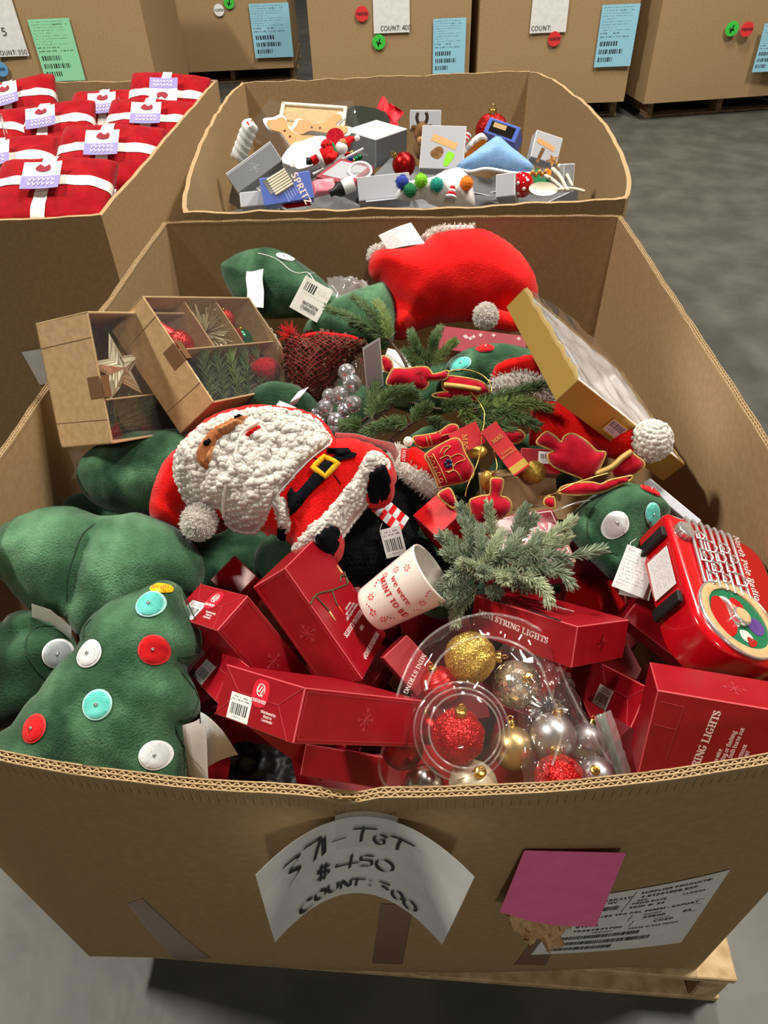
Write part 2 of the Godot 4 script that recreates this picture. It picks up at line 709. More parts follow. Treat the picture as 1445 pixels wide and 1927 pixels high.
func code_image(w: int, h: int, bg: Color, ink: Color, bars: Array, rows: Array, seed_at: int) -> StandardMaterial3D:
	# a printed label: bars = [x0, y0, x1, y1] barcodes; rows = [x0, y, x1, height] lines of small print
	var img := Image.create(w, h, false, Image.FORMAT_RGB8)
	img.fill(bg)
	var r := RandomNumberGenerator.new()
	r.seed = seed_at
	for b in bars:
		var x: int = b[0]
		while x < b[2]:
			var t := r.randi_range(4, 11)
			img.fill_rect(Rect2i(x, b[1], mini(t, b[2] - x), b[3] - b[1]), ink)
			x += t + r.randi_range(4, 9)
	for l in rows:
		var x: int = l[0]
		while x < l[2]:
			var t := r.randi_range(2, 4) * maxi(1, l[3] / 4)
			if r.randf() < 0.82:
				img.fill_rect(Rect2i(x, l[1] + r.randi_range(0, 1), maxi(1, t - 1), l[3]), ink.lerp(bg, 0.25))
			x += t + (maxi(2, l[3]) if r.randf() < 0.2 else 1)
	img.generate_mipmaps()
	var m := mat(Color.WHITE, 0.6)
	m.albedo_texture = ImageTexture.create_from_image(img)
	return m

func make_materials() -> void:
	wob.seed = 7
	wob.frequency = 0.01
	wob.fractal_octaves = 2
	rng.seed = 11
	tabs.pile = bump_tex(0.3, 4.0, 3)
	tabs.rough = bump_tex(0.05, 4.0, 4, 9)
	tabs.flute = bump_tex(0.03, 1.2, 3, 12)
	# cardboard: faint upright flute lines under the liner, speckled kraft fibre
	M.board = noisy(Color8(161, 135, 99), Color8(171, 144, 107), 0.85, 4.0, 0.06, 5, 3)
	M.board.normal_enabled = true
	M.board.normal_texture = tabs.flute
	M.board.normal_scale = 0.1
	M.board.metallic_specular = 0.3
	M.kraft = noisy(Color8(186, 155, 110), Color8(202, 170, 124), 0.8, 5.0, 0.05, 5, 4)
	M.kraft_edge = mat(Color8(214, 186, 142), 0.9)
	M.board_edge = noisy(Color8(158, 132, 96), Color8(184, 157, 118), 0.9, 20.0, 0.05, 3, 6)
	M.tape = mat(Color8(124, 92, 62), 0.28)
	M.tape.clearcoat_enabled = true
	M.tape.clearcoat = 0.3
	M.tear = noisy(Color8(190, 150, 106), Color8(226, 190, 146), 0.95, 18.0, 0.04, 4, 8)
	M.floor = noisy(Color8(72, 72, 67), Color8(90, 89, 83), 0.5, 0.7, 0.02, 6, 21, true)
	M.floor.normal_enabled = true
	M.floor.normal_texture = tabs.rough
	M.floor.normal_scale = 0.06
	M.room = mat(Color8(150, 150, 148), 0.9)
	M.wood = noisy(Color8(178, 150, 108), Color8(212, 186, 144), 0.8, 3.0, 0.03, 5, 31)
	M.wood_old = noisy(Color8(120, 96, 70), Color8(160, 132, 98), 0.85, 3.0, 0.03, 5, 32)
	M.paper = noisy(Color8(226, 227, 226), Color8(236, 237, 236), 0.7, 4.0)
	M.pink = noisy(Color8(246, 108, 168), Color8(250, 120, 178), 0.65, 4.0)
	M.ink = mat(Color8(22, 20, 34), 0.5)
	M.gloss_paper = mat(Color8(228, 228, 232), 0.25)
	M.white = mat(Color8(236, 236, 236), 0.6)
	M.black = mat(Color8(18, 18, 19), 0.5)
	M.print_white = mat(Color8(240, 222, 220), 0.5)
	M.print_black = mat(Color8(30, 28, 28), 0.6)
	# stuffed toys
	M.green = plush(Color8(34, 64, 44), Color8(84, 126, 94), 41)
	M.green_pale = plush(Color8(48, 82, 58), Color8(98, 142, 108), 42)
	M.green_deep = plush(Color8(28, 54, 36), Color8(62, 98, 71), 43)
	M.stitch = mat(Color8(36, 62, 44), 0.9)
	M.red_plush = plush(Color8(212, 18, 20), Color8(236, 30, 26), 44)
	M.red_felt = plush(Color8(208, 26, 32), Color8(224, 38, 42), 45, 12.0)
	M.teal_felt = plush(Color8(86, 196, 186), Color8(112, 214, 204), 46, 12.0)
	M.white_felt = plush(Color8(198, 204, 208), Color8(222, 226, 230), 47, 12.0)
	M.grey_felt = plush(Color8(150, 160, 164), Color8(178, 186, 190), 47, 12.0)
	M.teal_edge = mat(Color8(170, 232, 228), 0.8)
	M.red_edge = mat(Color8(222, 50, 52), 0.8)
	M.white_edge = mat(Color8(236, 238, 240), 0.8)
	M.fleece = plush(Color8(246, 244, 240), Color8(253, 252, 250), 48, 14.0)
	M.fleece.normal_scale = 0.6
	M.fleece.rim_enabled = false
	M.fleece.backlight_enabled = true
	M.fleece.backlight = Color(0.9, 0.9, 0.88)
	M.black_fleece = plush(Color8(14, 14, 15), Color8(30, 30, 32), 49, 14.0)
	M.black_felt = plush(Color8(14, 16, 22), Color8(24, 26, 32), 50, 12.0)
	M.black_felt.rim_enabled = false
	M.black_fleece.rim = 0.1
	M.skin_felt = plush(Color8(158, 96, 58), Color8(176, 110, 68), 51, 12.0)
	M.nose_felt = plush(Color8(178, 120, 78), Color8(196, 136, 92), 52, 12.0)
	M.yellow = plush(Color8(222, 160, 22), Color8(240, 184, 40), 53, 12.0)
	M.sticker = mat(Color8(246, 196, 30), 0.45)
	M.orange_print = mat(Color8(206, 96, 40), 0.6)
	# boxes
	M.red_box = noisy(Color8(148, 11, 26), Color8(156, 14, 30), 0.34, 6.0, 0.02, 3, 61)
	M.red_edge_worn = mat(Color8(196, 74, 82), 0.5)
	M.red_line = mat(Color8(186, 62, 74), 0.4)
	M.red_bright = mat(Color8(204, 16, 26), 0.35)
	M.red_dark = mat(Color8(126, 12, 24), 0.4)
	M.badge = mat(Color8(222, 34, 60), 0.4)
	M.wire_green = mat(Color8(70, 82, 48), 0.5)
	M.bulb_warm = mat(Color8(238, 216, 150), 0.25)
	M.bulb_red = mat(Color8(232, 90, 60), 0.25)
	M.maroon = mat(Color8(150, 52, 66), 0.3)
	M.peppermint = mat(Color8(224, 130, 146), 0.4)
	M.gold_card = mat(Color8(196, 160, 84), 0.34, 0.55)
	M.gold_edge = mat(Color8(224, 196, 130), 0.4, 0.4)
	M.grey_box = mat(Color8(114, 117, 122), 0.35, 0.2)
	M.grey_pale = mat(Color8(168, 171, 179), 0.4, 0.1)
	M.grey_edge = mat(Color8(200, 203, 208), 0.5)
	M.blue_box = mat(Color8(74, 104, 198), 0.4)
	M.blue_pale = mat(Color8(122, 140, 222), 0.4)
	M.blue_felt = plush(Color8(122, 164, 214), Color8(146, 186, 230), 63)
	# shiny things
	M.gold = mat(Color8(214, 176, 92), 0.25, 1.0)
	M.gold_glitter = mat(Color8(214, 180, 84), 0.35, 0.6)
	M.gold_satin = mat(Color8(206, 178, 124), 0.38, 0.9)
	M.champagne = mat(Color8(228, 220, 190), 0.35, 0.5)
	M.silver = mat(Color8(208, 208, 210), 0.22, 1.0)
	M.silver_satin = mat(Color8(188, 188, 192), 0.4, 0.95)
	M.chrome = mat(Color8(226, 226, 228), 0.16, 0.75)
	M.mirror = mat(Color8(232, 232, 234), 0.14, 0.8)
	M.mirror_gold = mat(Color8(226, 212, 182), 0.14, 0.8)
	M.red_glitter = mat(Color8(200, 28, 30), 0.32, 0.55)
	M.red_satin = mat(Color8(170, 16, 20), 0.32, 0.75)
	M.green_shine = mat(Color8(20, 110, 66), 0.2, 0.6)
	M.tin_red = mat(Color8(196, 14, 26), 0.16)
	M.tin_red.clearcoat_enabled = true
	M.tin_red.clearcoat = 0.8
	M.tin_red.clearcoat_roughness = 0.08
	M.ceramic = mat(Color8(236, 230, 222), 0.1)
	M.ceramic.clearcoat_enabled = true
	M.ceramic.clearcoat = 0.6
	M.clear = film(0.012)
	M.clear_thin = film(0.01, 0.05)
	M.cloudy = film(0.08, 0.12)
	M.velvet = plush(Color8(160, 14, 34), Color8(182, 20, 42), 71, 10.0)
	M.braid = mat(Color8(202, 168, 96), 0.4, 0.6)
	M.braid.normal_enabled = true
	M.braid.normal_texture = tabs.pile
	M.braid.uv1_triplanar = true
	M.braid.uv1_scale = Vector3.ONE * 30
	M.tag_red = mat(Color8(186, 26, 34), 0.5)
	M.gold_print = mat(Color8(214, 160, 86), 0.4, 0.3)
	M.bark = noisy(Color8(60, 46, 42), Color8(92, 72, 62), 0.8, 20.0)
	M.needle = mat(Color8(92, 118, 72), 0.5)
	M.needle.backlight_enabled = true
	M.needle.backlight = Color(0.12, 0.16, 0.06)
	M.needle_light = mat(Color8(128, 150, 84), 0.5)
	M.needle_frost = mat(Color8(142, 156, 132), 0.75)
	M.needle_pale = mat(Color8(180, 190, 158), 0.75)
	M.cone = noisy(Color8(72, 44, 34), Color8(126, 82, 58), 0.75, 30.0)
	M.net = mat(Color8(150, 30, 30), 0.6)
	M.ribbon = mat(Color8(232, 228, 222), 0.55)
	M.jersey = plush(Color8(146, 8, 20), Color8(168, 14, 27), 81, 6.0)
	M.plaid = noisy(Color8(24, 20, 22), Color8(110, 20, 28), 0.9, 40.0, 0.08, 1, 82)
	M.lilac = mat(Color8(150, 142, 206), 0.4)
	M.glass_dark = mat(Color8(30, 26, 24), 0.2)
	M.cream = mat(Color8(226, 220, 198), 0.5)
	M.ginger = mat(Color8(214, 160, 104), 0.85)
	M.fur_brown = plush(Color8(110, 78, 48), Color8(150, 112, 74), 83, 12.0)
	M.tissue = mat(Color8(206, 16, 36), 0.6)
	M.tissue.backlight_enabled = true
	M.tissue.backlight = Color(0.4, 0.02, 0.04)
	M.felt_white = plush(Color8(226, 228, 228), Color8(242, 243, 243), 84, 8.0)
	M.ball_blue = mat(Color8(48, 70, 168), 0.9)
	M.ball_green = mat(Color8(28, 120, 70), 0.9)
	M.ball_lime = mat(Color8(130, 206, 40), 0.9)
	M.ball_teal = mat(Color8(30, 150, 136), 0.9)
	M.ball_orange = mat(Color8(236, 132, 30), 0.9)
	M.dot_green = mat(Color8(60, 200, 70), 0.6)
	M.dot_red = mat(Color8(222, 52, 56), 0.6)
	M.dot_blue = mat(Color8(96, 160, 214), 0.6)
	var rows := []
	for k in 9:
		rows.append([14, 14 + k * 17, 120 if k % 3 == 1 else 210, 5])
	rows.append_array([[130, 30, 228, 8], [14, 168, 150, 8], [14, 190, 226, 8]])
	var bars := [[20, 222, 140, 252], [20, 272, 186, 302], [20, 322, 120, 352]]
	M.slip_blue = code_image(256, 384, Color8(150, 208, 232), Color8(40, 52, 60), bars, rows, 3)
	M.slip_green = code_image(256, 384, Color8(150, 224, 180), Color8(40, 56, 48), bars, rows, 4)
	M.code = code_image(192, 160, Color8(236, 236, 236), Color8(24, 24, 26), [[20, 60, 172, 128]], [[40, 16, 150, 8], [24, 34, 168, 8], [30, 138, 160, 7]], 5)
	M.code_pink = code_image(192, 160, Color8(238, 206, 222), Color8(40, 30, 40), [[20, 20, 172, 90]], [[20, 104, 120, 8], [20, 124, 120, 8]], 6)
	M.small_print = code_image(192, 256, Color8(232, 232, 234), Color8(90, 90, 96), [], [[16, 20, 170, 6], [16, 40, 150, 6], [16, 60, 176, 6], [16, 80, 140, 6], [16, 100, 176, 6], [16, 120, 170, 6], [16, 140, 120, 6], [16, 160, 176, 6], [16, 180, 160, 6], [16, 200, 176, 6], [16, 220, 100, 6]], 7)
	M.hang_tag = code_image(192, 256, Color8(230, 229, 222), Color8(60, 60, 60), [[24, 30, 96, 96]], [[110, 36, 176, 5], [110, 52, 170, 5], [110, 68, 176, 5], [30, 110, 170, 5]], 8)

# ---------------------------------------------------------------- bins, pallets
func bin_pt(b: Dictionary, side: int, s: float, v: float, off := 0.0) -> Vector3:
	# a point of a bulging wall: s along it, v from the foot to the rim, off inwards
	var i := side
	var j := (side + 1) % 4
	var lo: Vector2 = b.base[i].lerp(b.base[j], s)
	var hi: Vector2 = b.rim[i].lerp(b.rim[j], s)
	var along: Vector2 = (b.rim[j] - b.rim[i]).normalized()
	var outw := Vector2(-along.y, along.x)
	var p := lo.lerp(hi, v)
	var sw: float = pow(maxf(4.0 * s * (1.0 - s), 0.0), 0.75)
	p += outw * (b.bulge[side] * sw * pow(v, 0.45))
	# inner sheets end short at the corners so that they do not cross
	var k := clampf(minf(s, 1.0 - s) / 0.02, 0.0, 1.0)
	p -= outw * off
	if k < 1.0:
		p += along * off * (1.0 - k) * (1.0 if s < 0.5 else -1.0)
	var y := lerpf(b.y0, b.y1, v)
	if v > 0.9:
		y += b.ragged * wob.get_noise_2d(s * 900.0 + side * 313.0, 40.0) * (v - 0.9) * 10.0
		if b.has("dent") and side == 0:
			y -= 0.012 * exp(-pow((s - 0.49) / 0.018, 2)) * (v - 0.9) * 10.0
	return Vector3(p.x, y, p.y)

func gaylord(label: String, b: Dictionary, group := "") -> Node3D:
	var o := thing("cardboard_bin", label, "bin", Transform3D(), group)
	var th := 0.0085 if b.get("fluted", false) else 0.011
	for side in 4:
		var m := grid(28, 12, func(u: float, t: float) -> Vector3: return bin_pt(b, side, 1.0 - u if false else u, t))
		m = grid(28, 12, func(u: float, t: float) -> Vector3: return bin_pt(b, side, 1.0 - u, t, th), m)
		if not b.get("fluted", false):
			m = grid(40, 1, func(u: float, t: float) -> Vector3: return bin_pt(b, side, u, 1.0, th * t), m)
			part("side_panel", m, [M.board, M.board, M.board_edge], o)
		else:
			part("side_panel", m, [M.board, M.board], o)
			# the open edge of double-wall board: three liners and two rows of flutes
			var rim := []
			for row in 3:
				rim.append(th * row / 2.0)
			var s := Soup.new()
			var steps := 520
			for row in 3:
				for k in 60:
					var a := bin_pt(b, side, k / 60.0, 1.0, rim[row] - 0.0006)
					var c := bin_pt(b, side, (k + 1) / 60.0, 1.0, rim[row] - 0.0006)
					var a2 := bin_pt(b, side, k / 60.0, 1.0, rim[row] + 0.0006)
					var c2 := bin_pt(b, side, (k + 1) / 60.0, 1.0, rim[row] + 0.0006)
					var dn := Vector3(0, -0.03 if row == 1 else -0.004, 0)
					var up := Vector3(0, wob.get_noise_2d(k * 160.0, row * 70.0 + side * 30.0) * 0.0007, 0)
					s.quad(a + up, c + up, c2 + up, a2 + up)
					s.quad(a + dn, c + dn, c + up, a + up)
					s.quad(c2 + dn, a2 + dn, a2 + up, c2 + up)
			var along: float = (b.rim[side] as Vector2).distance_to(b.rim[(side + 1) % 4])
			for row in 2:
				var n := int(along / 0.0078 * 5)
				for k in n:
					var q := []
					for e in [k, k + 1]:
						var w := 0.5 - 0.5 * cos(TAU * e / 5.0 + row * 1.3)
						q.append(bin_pt(b, side, float(e) / n, 1.0, lerpf(rim[row] + 0.0008, rim[row + 1] - 0.0008, w)) - Vector3(0, 0.0008, 0))
					var dn := Vector3(0, -0.025, 0)
					var t: Vector3 = (q[1] - q[0]).cross(Vector3.UP).normalized() * 0.0005
					s.quad(q[0] + dn + t, q[1] + dn + t, q[1] + t, q[0] + t)
					s.quad(q[0] - t, q[1] - t, q[1] + dn - t, q[0] + dn - t)
					s.quad(q[0] + t, q[1] + t, q[1] - t, q[0] - t)
			part("corrugated_edge", soup_mesh(s), M.board_edge, o)
	var f := grid(1, 1, func(u: float, t: float) -> Vector3:
		var p: Vector2 = (b.base[0] as Vector2).lerp(b.base[1], u).lerp((b.base[3] as Vector2).lerp(b.base[2], u), t)
		return Vector3(p.x, b.y0 + 0.004, p.y))
	part("bottom_panel", f, M.board, o)
	return o

func pallet(label: String, xf: Transform3D, m, w := 1.02, l := 1.22) -> Node3D:
	# four-way wooden pallet, its front at +z, standing on the floor
	var o := thing("wood_pallet", label, "pallet", xf, "wooden pallets under the bins")
	for k in 3:
		var st := cbox(Vector3(0.045, 0.088, l), 0.003)
		part("stringer", st, m, o, Transform3D(Basis(), Vector3((k - 1) * (w / 2 - 0.03), 0.062, 0)))
	for k in 7:
		part("deck_board", cbox(Vector3(w, 0.017, 0.13), 0.002), m, o, Transform3D(Basis(), Vector3(0, 0.1145, -l / 2 + 0.065 + k * (l - 0.13) / 6)))
	for k in 3:
		part("bottom_board", cbox(Vector3(w, 0.017, 0.12), 0.002), m, o, Transform3D(Basis(), Vector3(0, 0.0095, (k - 1) * (l / 2 - 0.06))))
	return o

func shut_box(label: String, front: Vector3, yaw: float, w: float, d: float, h: float) -> Node3D:
	# a closed bin box: front is the middle of its front foot; slight belly, flaps on top
	var o := thing("storage_box", label, "box", Transform3D(Basis(Vector3.UP, yaw), front), "closed storage boxes along the far row")
	var bul := 0.018
	var c := [Vector2(-w / 2, 0), Vector2(w / 2, 0), Vector2(w / 2, -d), Vector2(-w / 2, -d)]
	var b := {"base": c, "rim": c, "bulge": [bul, bul, bul, bul], "y0": 0.0, "y1": h, "ragged": 0.0}
	for side in 4:
		part("side_panel", grid(14, 8, func(u: float, t: float) -> Vector3: return bin_pt(b, side, u, t)), M.board, o)
	for k in 2:
		part("top_flap", cbox(Vector3(w, 0.007, d / 2 - 0.004), 0.002), [M.board, M.board_edge], o, Transform3D(Basis(), Vector3(0, h, -d * (0.25 + 0.5 * k))))
	return o

func slip(called: String, label: String, cat: String, m, w: float, h: float, xf: Transform3D, group := "") -> Node3D:
	var o := part(called, card(w, h, 0.0015), m, self, xf)
	o.name = numbered(self, called)
	o.set_meta("label", label)
	o.set_meta("category", cat)
	if group != "":
		o.set_meta("group", group)
	return o

# ---------------------------------------------------------------- pine
func sprig_into(list: Array, stems: Soup, path: Array, count: int, len_mm: float, stem_r: float, lean := 0.9) -> void:
	var pts := spline(path, 8)
	tube_into(stems, pts, stem_r, 6, stem_r * 0.6)
	for k in int(count * 1.6):
		var f := pow(rng.randf(), 0.8) * 0.93 + 0.07
		var x := f * (pts.size() - 1)
		var i := mini(int(x), pts.size() - 2)
		var p: Vector3 = (pts[i] as Vector3).lerp(pts[i + 1], x - i)
		var t: Vector3 = ((pts[i + 1] as Vector3) - pts[i]).normalized()
		var side := t.cross(Vector3(rng.randf_range(-1, 1), rng.randf_range(-1, 1), rng.randf_range(-1, 1))).normalized()
		var ln := lean * (1.0 - 0.55 * f * f) * rng.randf_range(0.75, 1.2)
		var d := (t * cos(ln) + side * sin(ln)).normalized()
		var b := Basis(side.cross(d).normalized() if absf(side.dot(d)) < 0.99 else Vector3.RIGHT, d, Vector3.ZERO)
		b.z = b.x.cross(b.y)
		list.append(Transform3D(b.scaled_local(Vector3.ONE * len_mm / 20.0 * rng.randf_range(0.75, 1.15)), p))

func needles(list: Array, m, parent: Node, w := 0.0010) -> void:
	var s := Soup.new()
	tube_into(s, [Vector3.ZERO, Vector3(0.0006, 0.01, 0), Vector3(0.0018, 0.02, 0)], w, 4, w * 0.35)
	var mm := MultiMesh.new()
	mm.transform_format = MultiMesh.TRANSFORM_3D
	mm.mesh = mk(s.v, s.i)
	mm.instance_count = list.size()
	for k in list.size():
		mm.set_instance_transform(k, list[k])
	var o := MultiMeshInstance3D.new()
	o.name = numbered(parent, "needle_foliage")
	o.multimesh = mm
	o.material_override = m
	o.set_meta("kind", "stuff")
	parent.add_child(o, true)

func pine_branch(label: String, main: Array, twigs: Array, count: int, len_mm: float, m, m2, w := 0.0010) -> Node3D:
	# main: the woody stem; twigs: lists of points, each a needled shoot
	var o := thing("pine_branch", label, "pine branch", Transform3D(), "artificial pine branches in the main bin")
	var stems := Soup.new()
	tube_into(stems, spline(main, 8), 0.0032, 7, 0.0018)
	var a := []
	var b := []
	for k in twigs.size():
		sprig_into(a if k % 3 != 2 else b, stems, twigs[k], count, len_mm, 0.0016)
	part("stem", mk(stems.v, stems.i), M.bark, o)
	needles(a, m, o, w)
	if b.size():
		needles(b, m2, o, w)
	return o

# ---------------------------------------------------------------- the scene
func _ready() -> void:
	view_and_light()
	make_materials()
	build_room()
	build_bins()
	front_papers()
	far_papers()
	plush_toys()
	santa_plush()
	dark_plush()
	light_boxes()
	cartons()
	ornament_bag()
	radio()
	gold_box()
	branches()
	crowns()
	loose_goods()
	clothing_bundles()
	ornament_bin()

func view_and_light() -> void:
	var cam := Camera3D.new()
	cam.name = "camera"
	cam.fov = 71.5970
	cam.near = 0.02
	cam.far = 60.0
	add_child(cam)
	cam.transform = Transform3D(Basis(Vector3(0.9991, -0.0314, 0.0284), Vector3(0.0423, 0.7411, -0.67), Vector3(0, 0.6706, 0.7418)), Vector3(0, 1.5, 0))
	var e := Environment.new()
	e.background_mode = Environment.BG_COLOR
	e.background_color = Color(0.02, 0.02, 0.02)
	e.tonemap_mode = Environment.TONE_MAPPER_LINEAR
	e.tonemap_exposure = 1.12
	e.sdfgi_enabled = true
	e.ssao_enabled = true
	e.ssil_enabled = true
	var we := WorldEnvironment.new()
	we.name = "world_environment"
	we.environment = e
	add_child(we)
	# high-bay lamps in two lengthwise rows above the aisle
	for p in [[-4.2, -1.7, 48.0], [3.4, -1.7, 36.0], [1.2, -3.8, 28.0], [0.6, 5.2, 15.0], [0.0, -9.8, 8.0]]:
		lamp(Vector3(p[0], 6.6, p[1]), p[2])

func lamp(at: Vector3, power: float) -> void:
	var o := thing("ceiling_lamp", "long white ceiling lamp hanging high above the aisle", "lamp", Transform3D(Basis(), at), "ceiling lamps")
	var glow := mat(Color.WHITE, 0.6)
	glow.emission_enabled = true
	glow.emission = Color(1.0, 0.96, 0.9)
	glow.emission_energy_multiplier = 4.0
	part("housing", cbox(Vector3(0.5, 0.08, 1.3), 0.01), mat(Color8(150, 150, 150), 0.5), o, Transform3D(Basis(), Vector3(0, 0.05, 0)))
	part("diffuser", cbox(Vector3(0.44, 0.02, 1.2), 0.004), glow, o)
	part("hanger", tube([Vector3(0, 0.09, 0), Vector3(0, 1.1, 0)], 0.01), mat(Color8(90, 90, 90), 0.5), o)
	var l := AreaLight3D.new()
	l.name = "lamp_light"
	l.area_size = Vector2(0.44, 1.2)
	l.light_energy = power
	l.light_color = Color(1.0, 0.965, 0.91)
	l.area_range = 40.0
	l.area_attenuation = 2.0
	l.shadow_enabled = true
	o.add_child(l)
	l.transform = Transform3D(Basis(Vector3.RIGHT, -PI / 2), Vector3(0, -0.02, 0))

func build_room() -> void:
	struct("floor", cbox(Vector3(26, 0.2, 26), 0.001), M.floor, Transform3D(Basis(), Vector3(0, -0.1, -2)))
	struct("ceiling", cbox(Vector3(26, 0.2, 26), 0.001), M.room, Transform3D(Basis(), Vector3(0, 7.8, -2)))
	struct("wall_back", cbox(Vector3(26, 7.7, 0.2), 0.001), M.room, Transform3D(Basis(), Vector3(0, 3.85, -15)))
	struct("wall_front", cbox(Vector3(26, 7.7, 0.2), 0.001), M.room, Transform3D(Basis(), Vector3(0, 3.85, 11)))
	struct("wall_left", cbox(Vector3(0.2, 7.7, 26), 0.001), M.room, Transform3D(Basis(), Vector3(-13, 3.85, -2)))
	struct("wall_right", cbox(Vector3(0.2, 7.7, 26), 0.001), M.room, Transform3D(Basis(), Vector3(13, 3.85, -2)))

var bin_main := {}
func build_bins() -> void:
	bin_main = {"base": [Vector2(-0.541, -0.41), Vector2(0.489, -0.353), Vector2(0.52, -1.54), Vector2(-0.485, -1.6)],
		"rim": [Vector2(-0.545, -0.405), Vector2(0.495, -0.345), Vector2(0.54, -1.555), Vector2(-0.467, -1.63)],
		"bulge": [0.095, 0.0, 0.01, 0.0], "y0": 0.125, "y1": 0.93, "ragged": 0.002, "fluted": true, "dent": true}
	gaylord("large open cardboard bin of plush toys and red boxes, with a price sheet on it", bin_main)
	pallet("wooden pallet under the bin with the price sheet", Transform3D(Basis(Vector3.UP, deg_to_rad(-5.9)), Vector3(0.106, 0, -0.993)), M.wood)
	var b2 := {"base": [Vector2(-0.44, -1.70), Vector2(0.57, -1.67), Vector2(0.60, -2.98), Vector2(-0.45, -3.0)],
		"rim": [Vector2(-0.432, -1.686), Vector2(0.577, -1.65), Vector2(0.616, -3.036), Vector2(-0.461, -3.045)],
		"bulge": [0.02, 0.1, 0.0, 0.045], "y0": 0.125, "y1": 0.93, "ragged": 0.006}
	gaylord("open cardboard bin of small boxed ornaments and decorations, behind the bin with the price sheet", b2)
	pallet("wooden pallet under the bin of small boxed ornaments", Transform3D(Basis(), Vector3(0.07, 0, -2.33)), M.wood_old)
	var b1 := {"base": [Vector2(-1.65, -1.70), Vector2(-0.63, -1.70), Vector2(-0.58, -3.08), Vector2(-1.6, -3.2)],
		"rim": [Vector2(-1.65, -1.71), Vector2(-0.622, -1.69), Vector2(-0.56, -3.11), Vector2(-1.6, -3.24)],
		"bulge": [0.02, 0.0, 0.0, 0.0], "y0": 0.125, "y1": 0.93, "ragged": 0.004}
	gaylord("open cardboard bin of ribbon-tied red clothing bundles", b1)
	pallet("wooden pallet under the bin of red clothing bundles", Transform3D(Basis(), Vector3(-1.12, 0, -2.4)), M.wood_old)
	# the row along the far side
	var far := [
		["closed brown box with a pale green label, behind the bin of red clothing", Vector3(-2.1, 0.123, -6.1), 0.0, 1.1],
		["closed brown box set back in the far row, with a white dot sticker", Vector3(-1.3, 0.123, -7.9), 0.02, 1.24],
		["closed brown box with a red and a green dot, behind the small ornaments", Vector3(0.19, 0.123, -6.1), 0.0, 1.16],
		["closed brown box with a red dot under a white sheet, beside the gap", Vector3(1.4, 0.123, -6.1), 0.0, 1.14],
		["closed brown box past the gap, with a green and red dot side by side", Vector3(2.69, 0.123, -6.06), 0.1, 1.2]]
	for k in far.size():
		shut_box(far[k][0], far[k][1], far[k][2], far[k][3], 1.15, 1.0)
		var at: Vector3 = far[k][1]
		pallet("wooden pallet under the " + ["box with the green label", "set-back box", "box with two dots behind the ornament bin", "box with the red dot and blue label", "box past the gap"][k], Transform3D(Basis(Vector3.UP, far[k][2]), Vector3(at.x, 0, at.z - 0.70)), M.wood_old, far[k][3] - 0.02, 1.2)

# ---------------------------------------------------------------- papers on the main bin
func on_wall(quad: Array, off: float, nx := 10, ny := 8, lift := 0.0) -> ArrayMesh:
	# a sheet lying on the bulging front wall; corners along and up it, from the lower left round
	return leaf(nx, ny, func(u: float, t: float) -> Vector3:
		var p: Vector2 = (quad[0] as Vector2).lerp(quad[1], u).lerp((quad[3] as Vector2).lerp(quad[2], u), t)
		return bin_pt(bin_main, 0, p.x, p.y, -off - lift * (1.0 - t) * (1.0 - t)), 0.0005)

func tagged(o: Node3D, label: String, category: String, group := "") -> Node3D:
	o.set_meta("label", label)
	o.set_meta("category", category)
	if group != "":
		o.set_meta("group", group)
	return o

func sheet_pt(t: float, w: float) -> Vector3:
	# the price sheet: taped at its middle, its sides curling out from the wall; t across -1..1, w down 0..1
	var mid := Vector3(-0.0285 - 0.017 * w, 0.893 - 0.215 * w, 0.0)
	var k := bin_pt(bin_main, 0, (mid.x + 0.545) / 1.04, (mid.y - 0.125) / 0.805, 0.0)
	mid.z = k.z + 0.003
	var x := 0.089 * t * (1.0 - 0.03 * w)
	return mid + Vector3(x, -0.0 * t, x * 0.05 + 0.049 * t * t)

func pen(list: Array, at: Vector2, size: Vector2, s: Soup, nib := 0.005) -> void:
	# one written sign: strokes in a unit box, drawn with a broad nib on the price sheet
	for st in list:
		var p := []
		for k in range(0, st.size(), 2):
			p.append(Vector2(at.x + st[k] * size.x, at.y + (1.0 - st[k + 1]) * size.y))
		var c: Array = spline(p, 8)
		var nv := Vector2(0.6, -0.8) * nib
		var last := []
		for q in c:
			var e := []
			for sg in [-0.5, 0.5]:
				var b: Vector2 = q + Vector2(nv.x / 0.089, nv.y / 0.215) * sg
				var g := sheet_pt(b.x, b.y)
				var nn := (sheet_pt(b.x + 0.01, b.y) - g).cross(sheet_pt(b.x, b.y - 0.01) - g).normalized()
				e.append(g + nn * 0.0020)
				if sg < 0:
					var g2 := sheet_pt(b.x + 0.010, b.y - 0.0035)
					e.append(g2 + nn * 0.0020)
			if last.size():
				s.quad(last[0], e[0], e[2], last[2])
				s.quad(last[1], e[1], e[2], last[2])
			last = e

func wall_map(m: Mesh, q4: Array, at: Vector2) -> ArrayMesh:
	# a flat print (metres, label 0.225 by 0.29) laid on the curved label
	var out := ArrayMesh.new()
	var a := m.surface_get_arrays(0) if m is ArrayMesh else (m as PrimitiveMesh).get_mesh_arrays()
	var v: PackedVector3Array = a[Mesh.ARRAY_VERTEX]
	for k in v.size():
		var u := (v[k].x + at.x) / 0.225 + 0.5
		var t := (v[k].y + at.y) / 0.29 + 0.5
		var p: Vector2 = (q4[0] as Vector2).lerp(q4[1], u).lerp((q4[3] as Vector2).lerp(q4[2], u), t)
		v[k] = bin_pt(bin_main, 0, p.x, p.y, -0.0016 - v[k].z * 0.2)
	a[Mesh.ARRAY_VERTEX] = v
	out.add_surface_from_arrays(Mesh.PRIMITIVE_TRIANGLES, a)
	return out

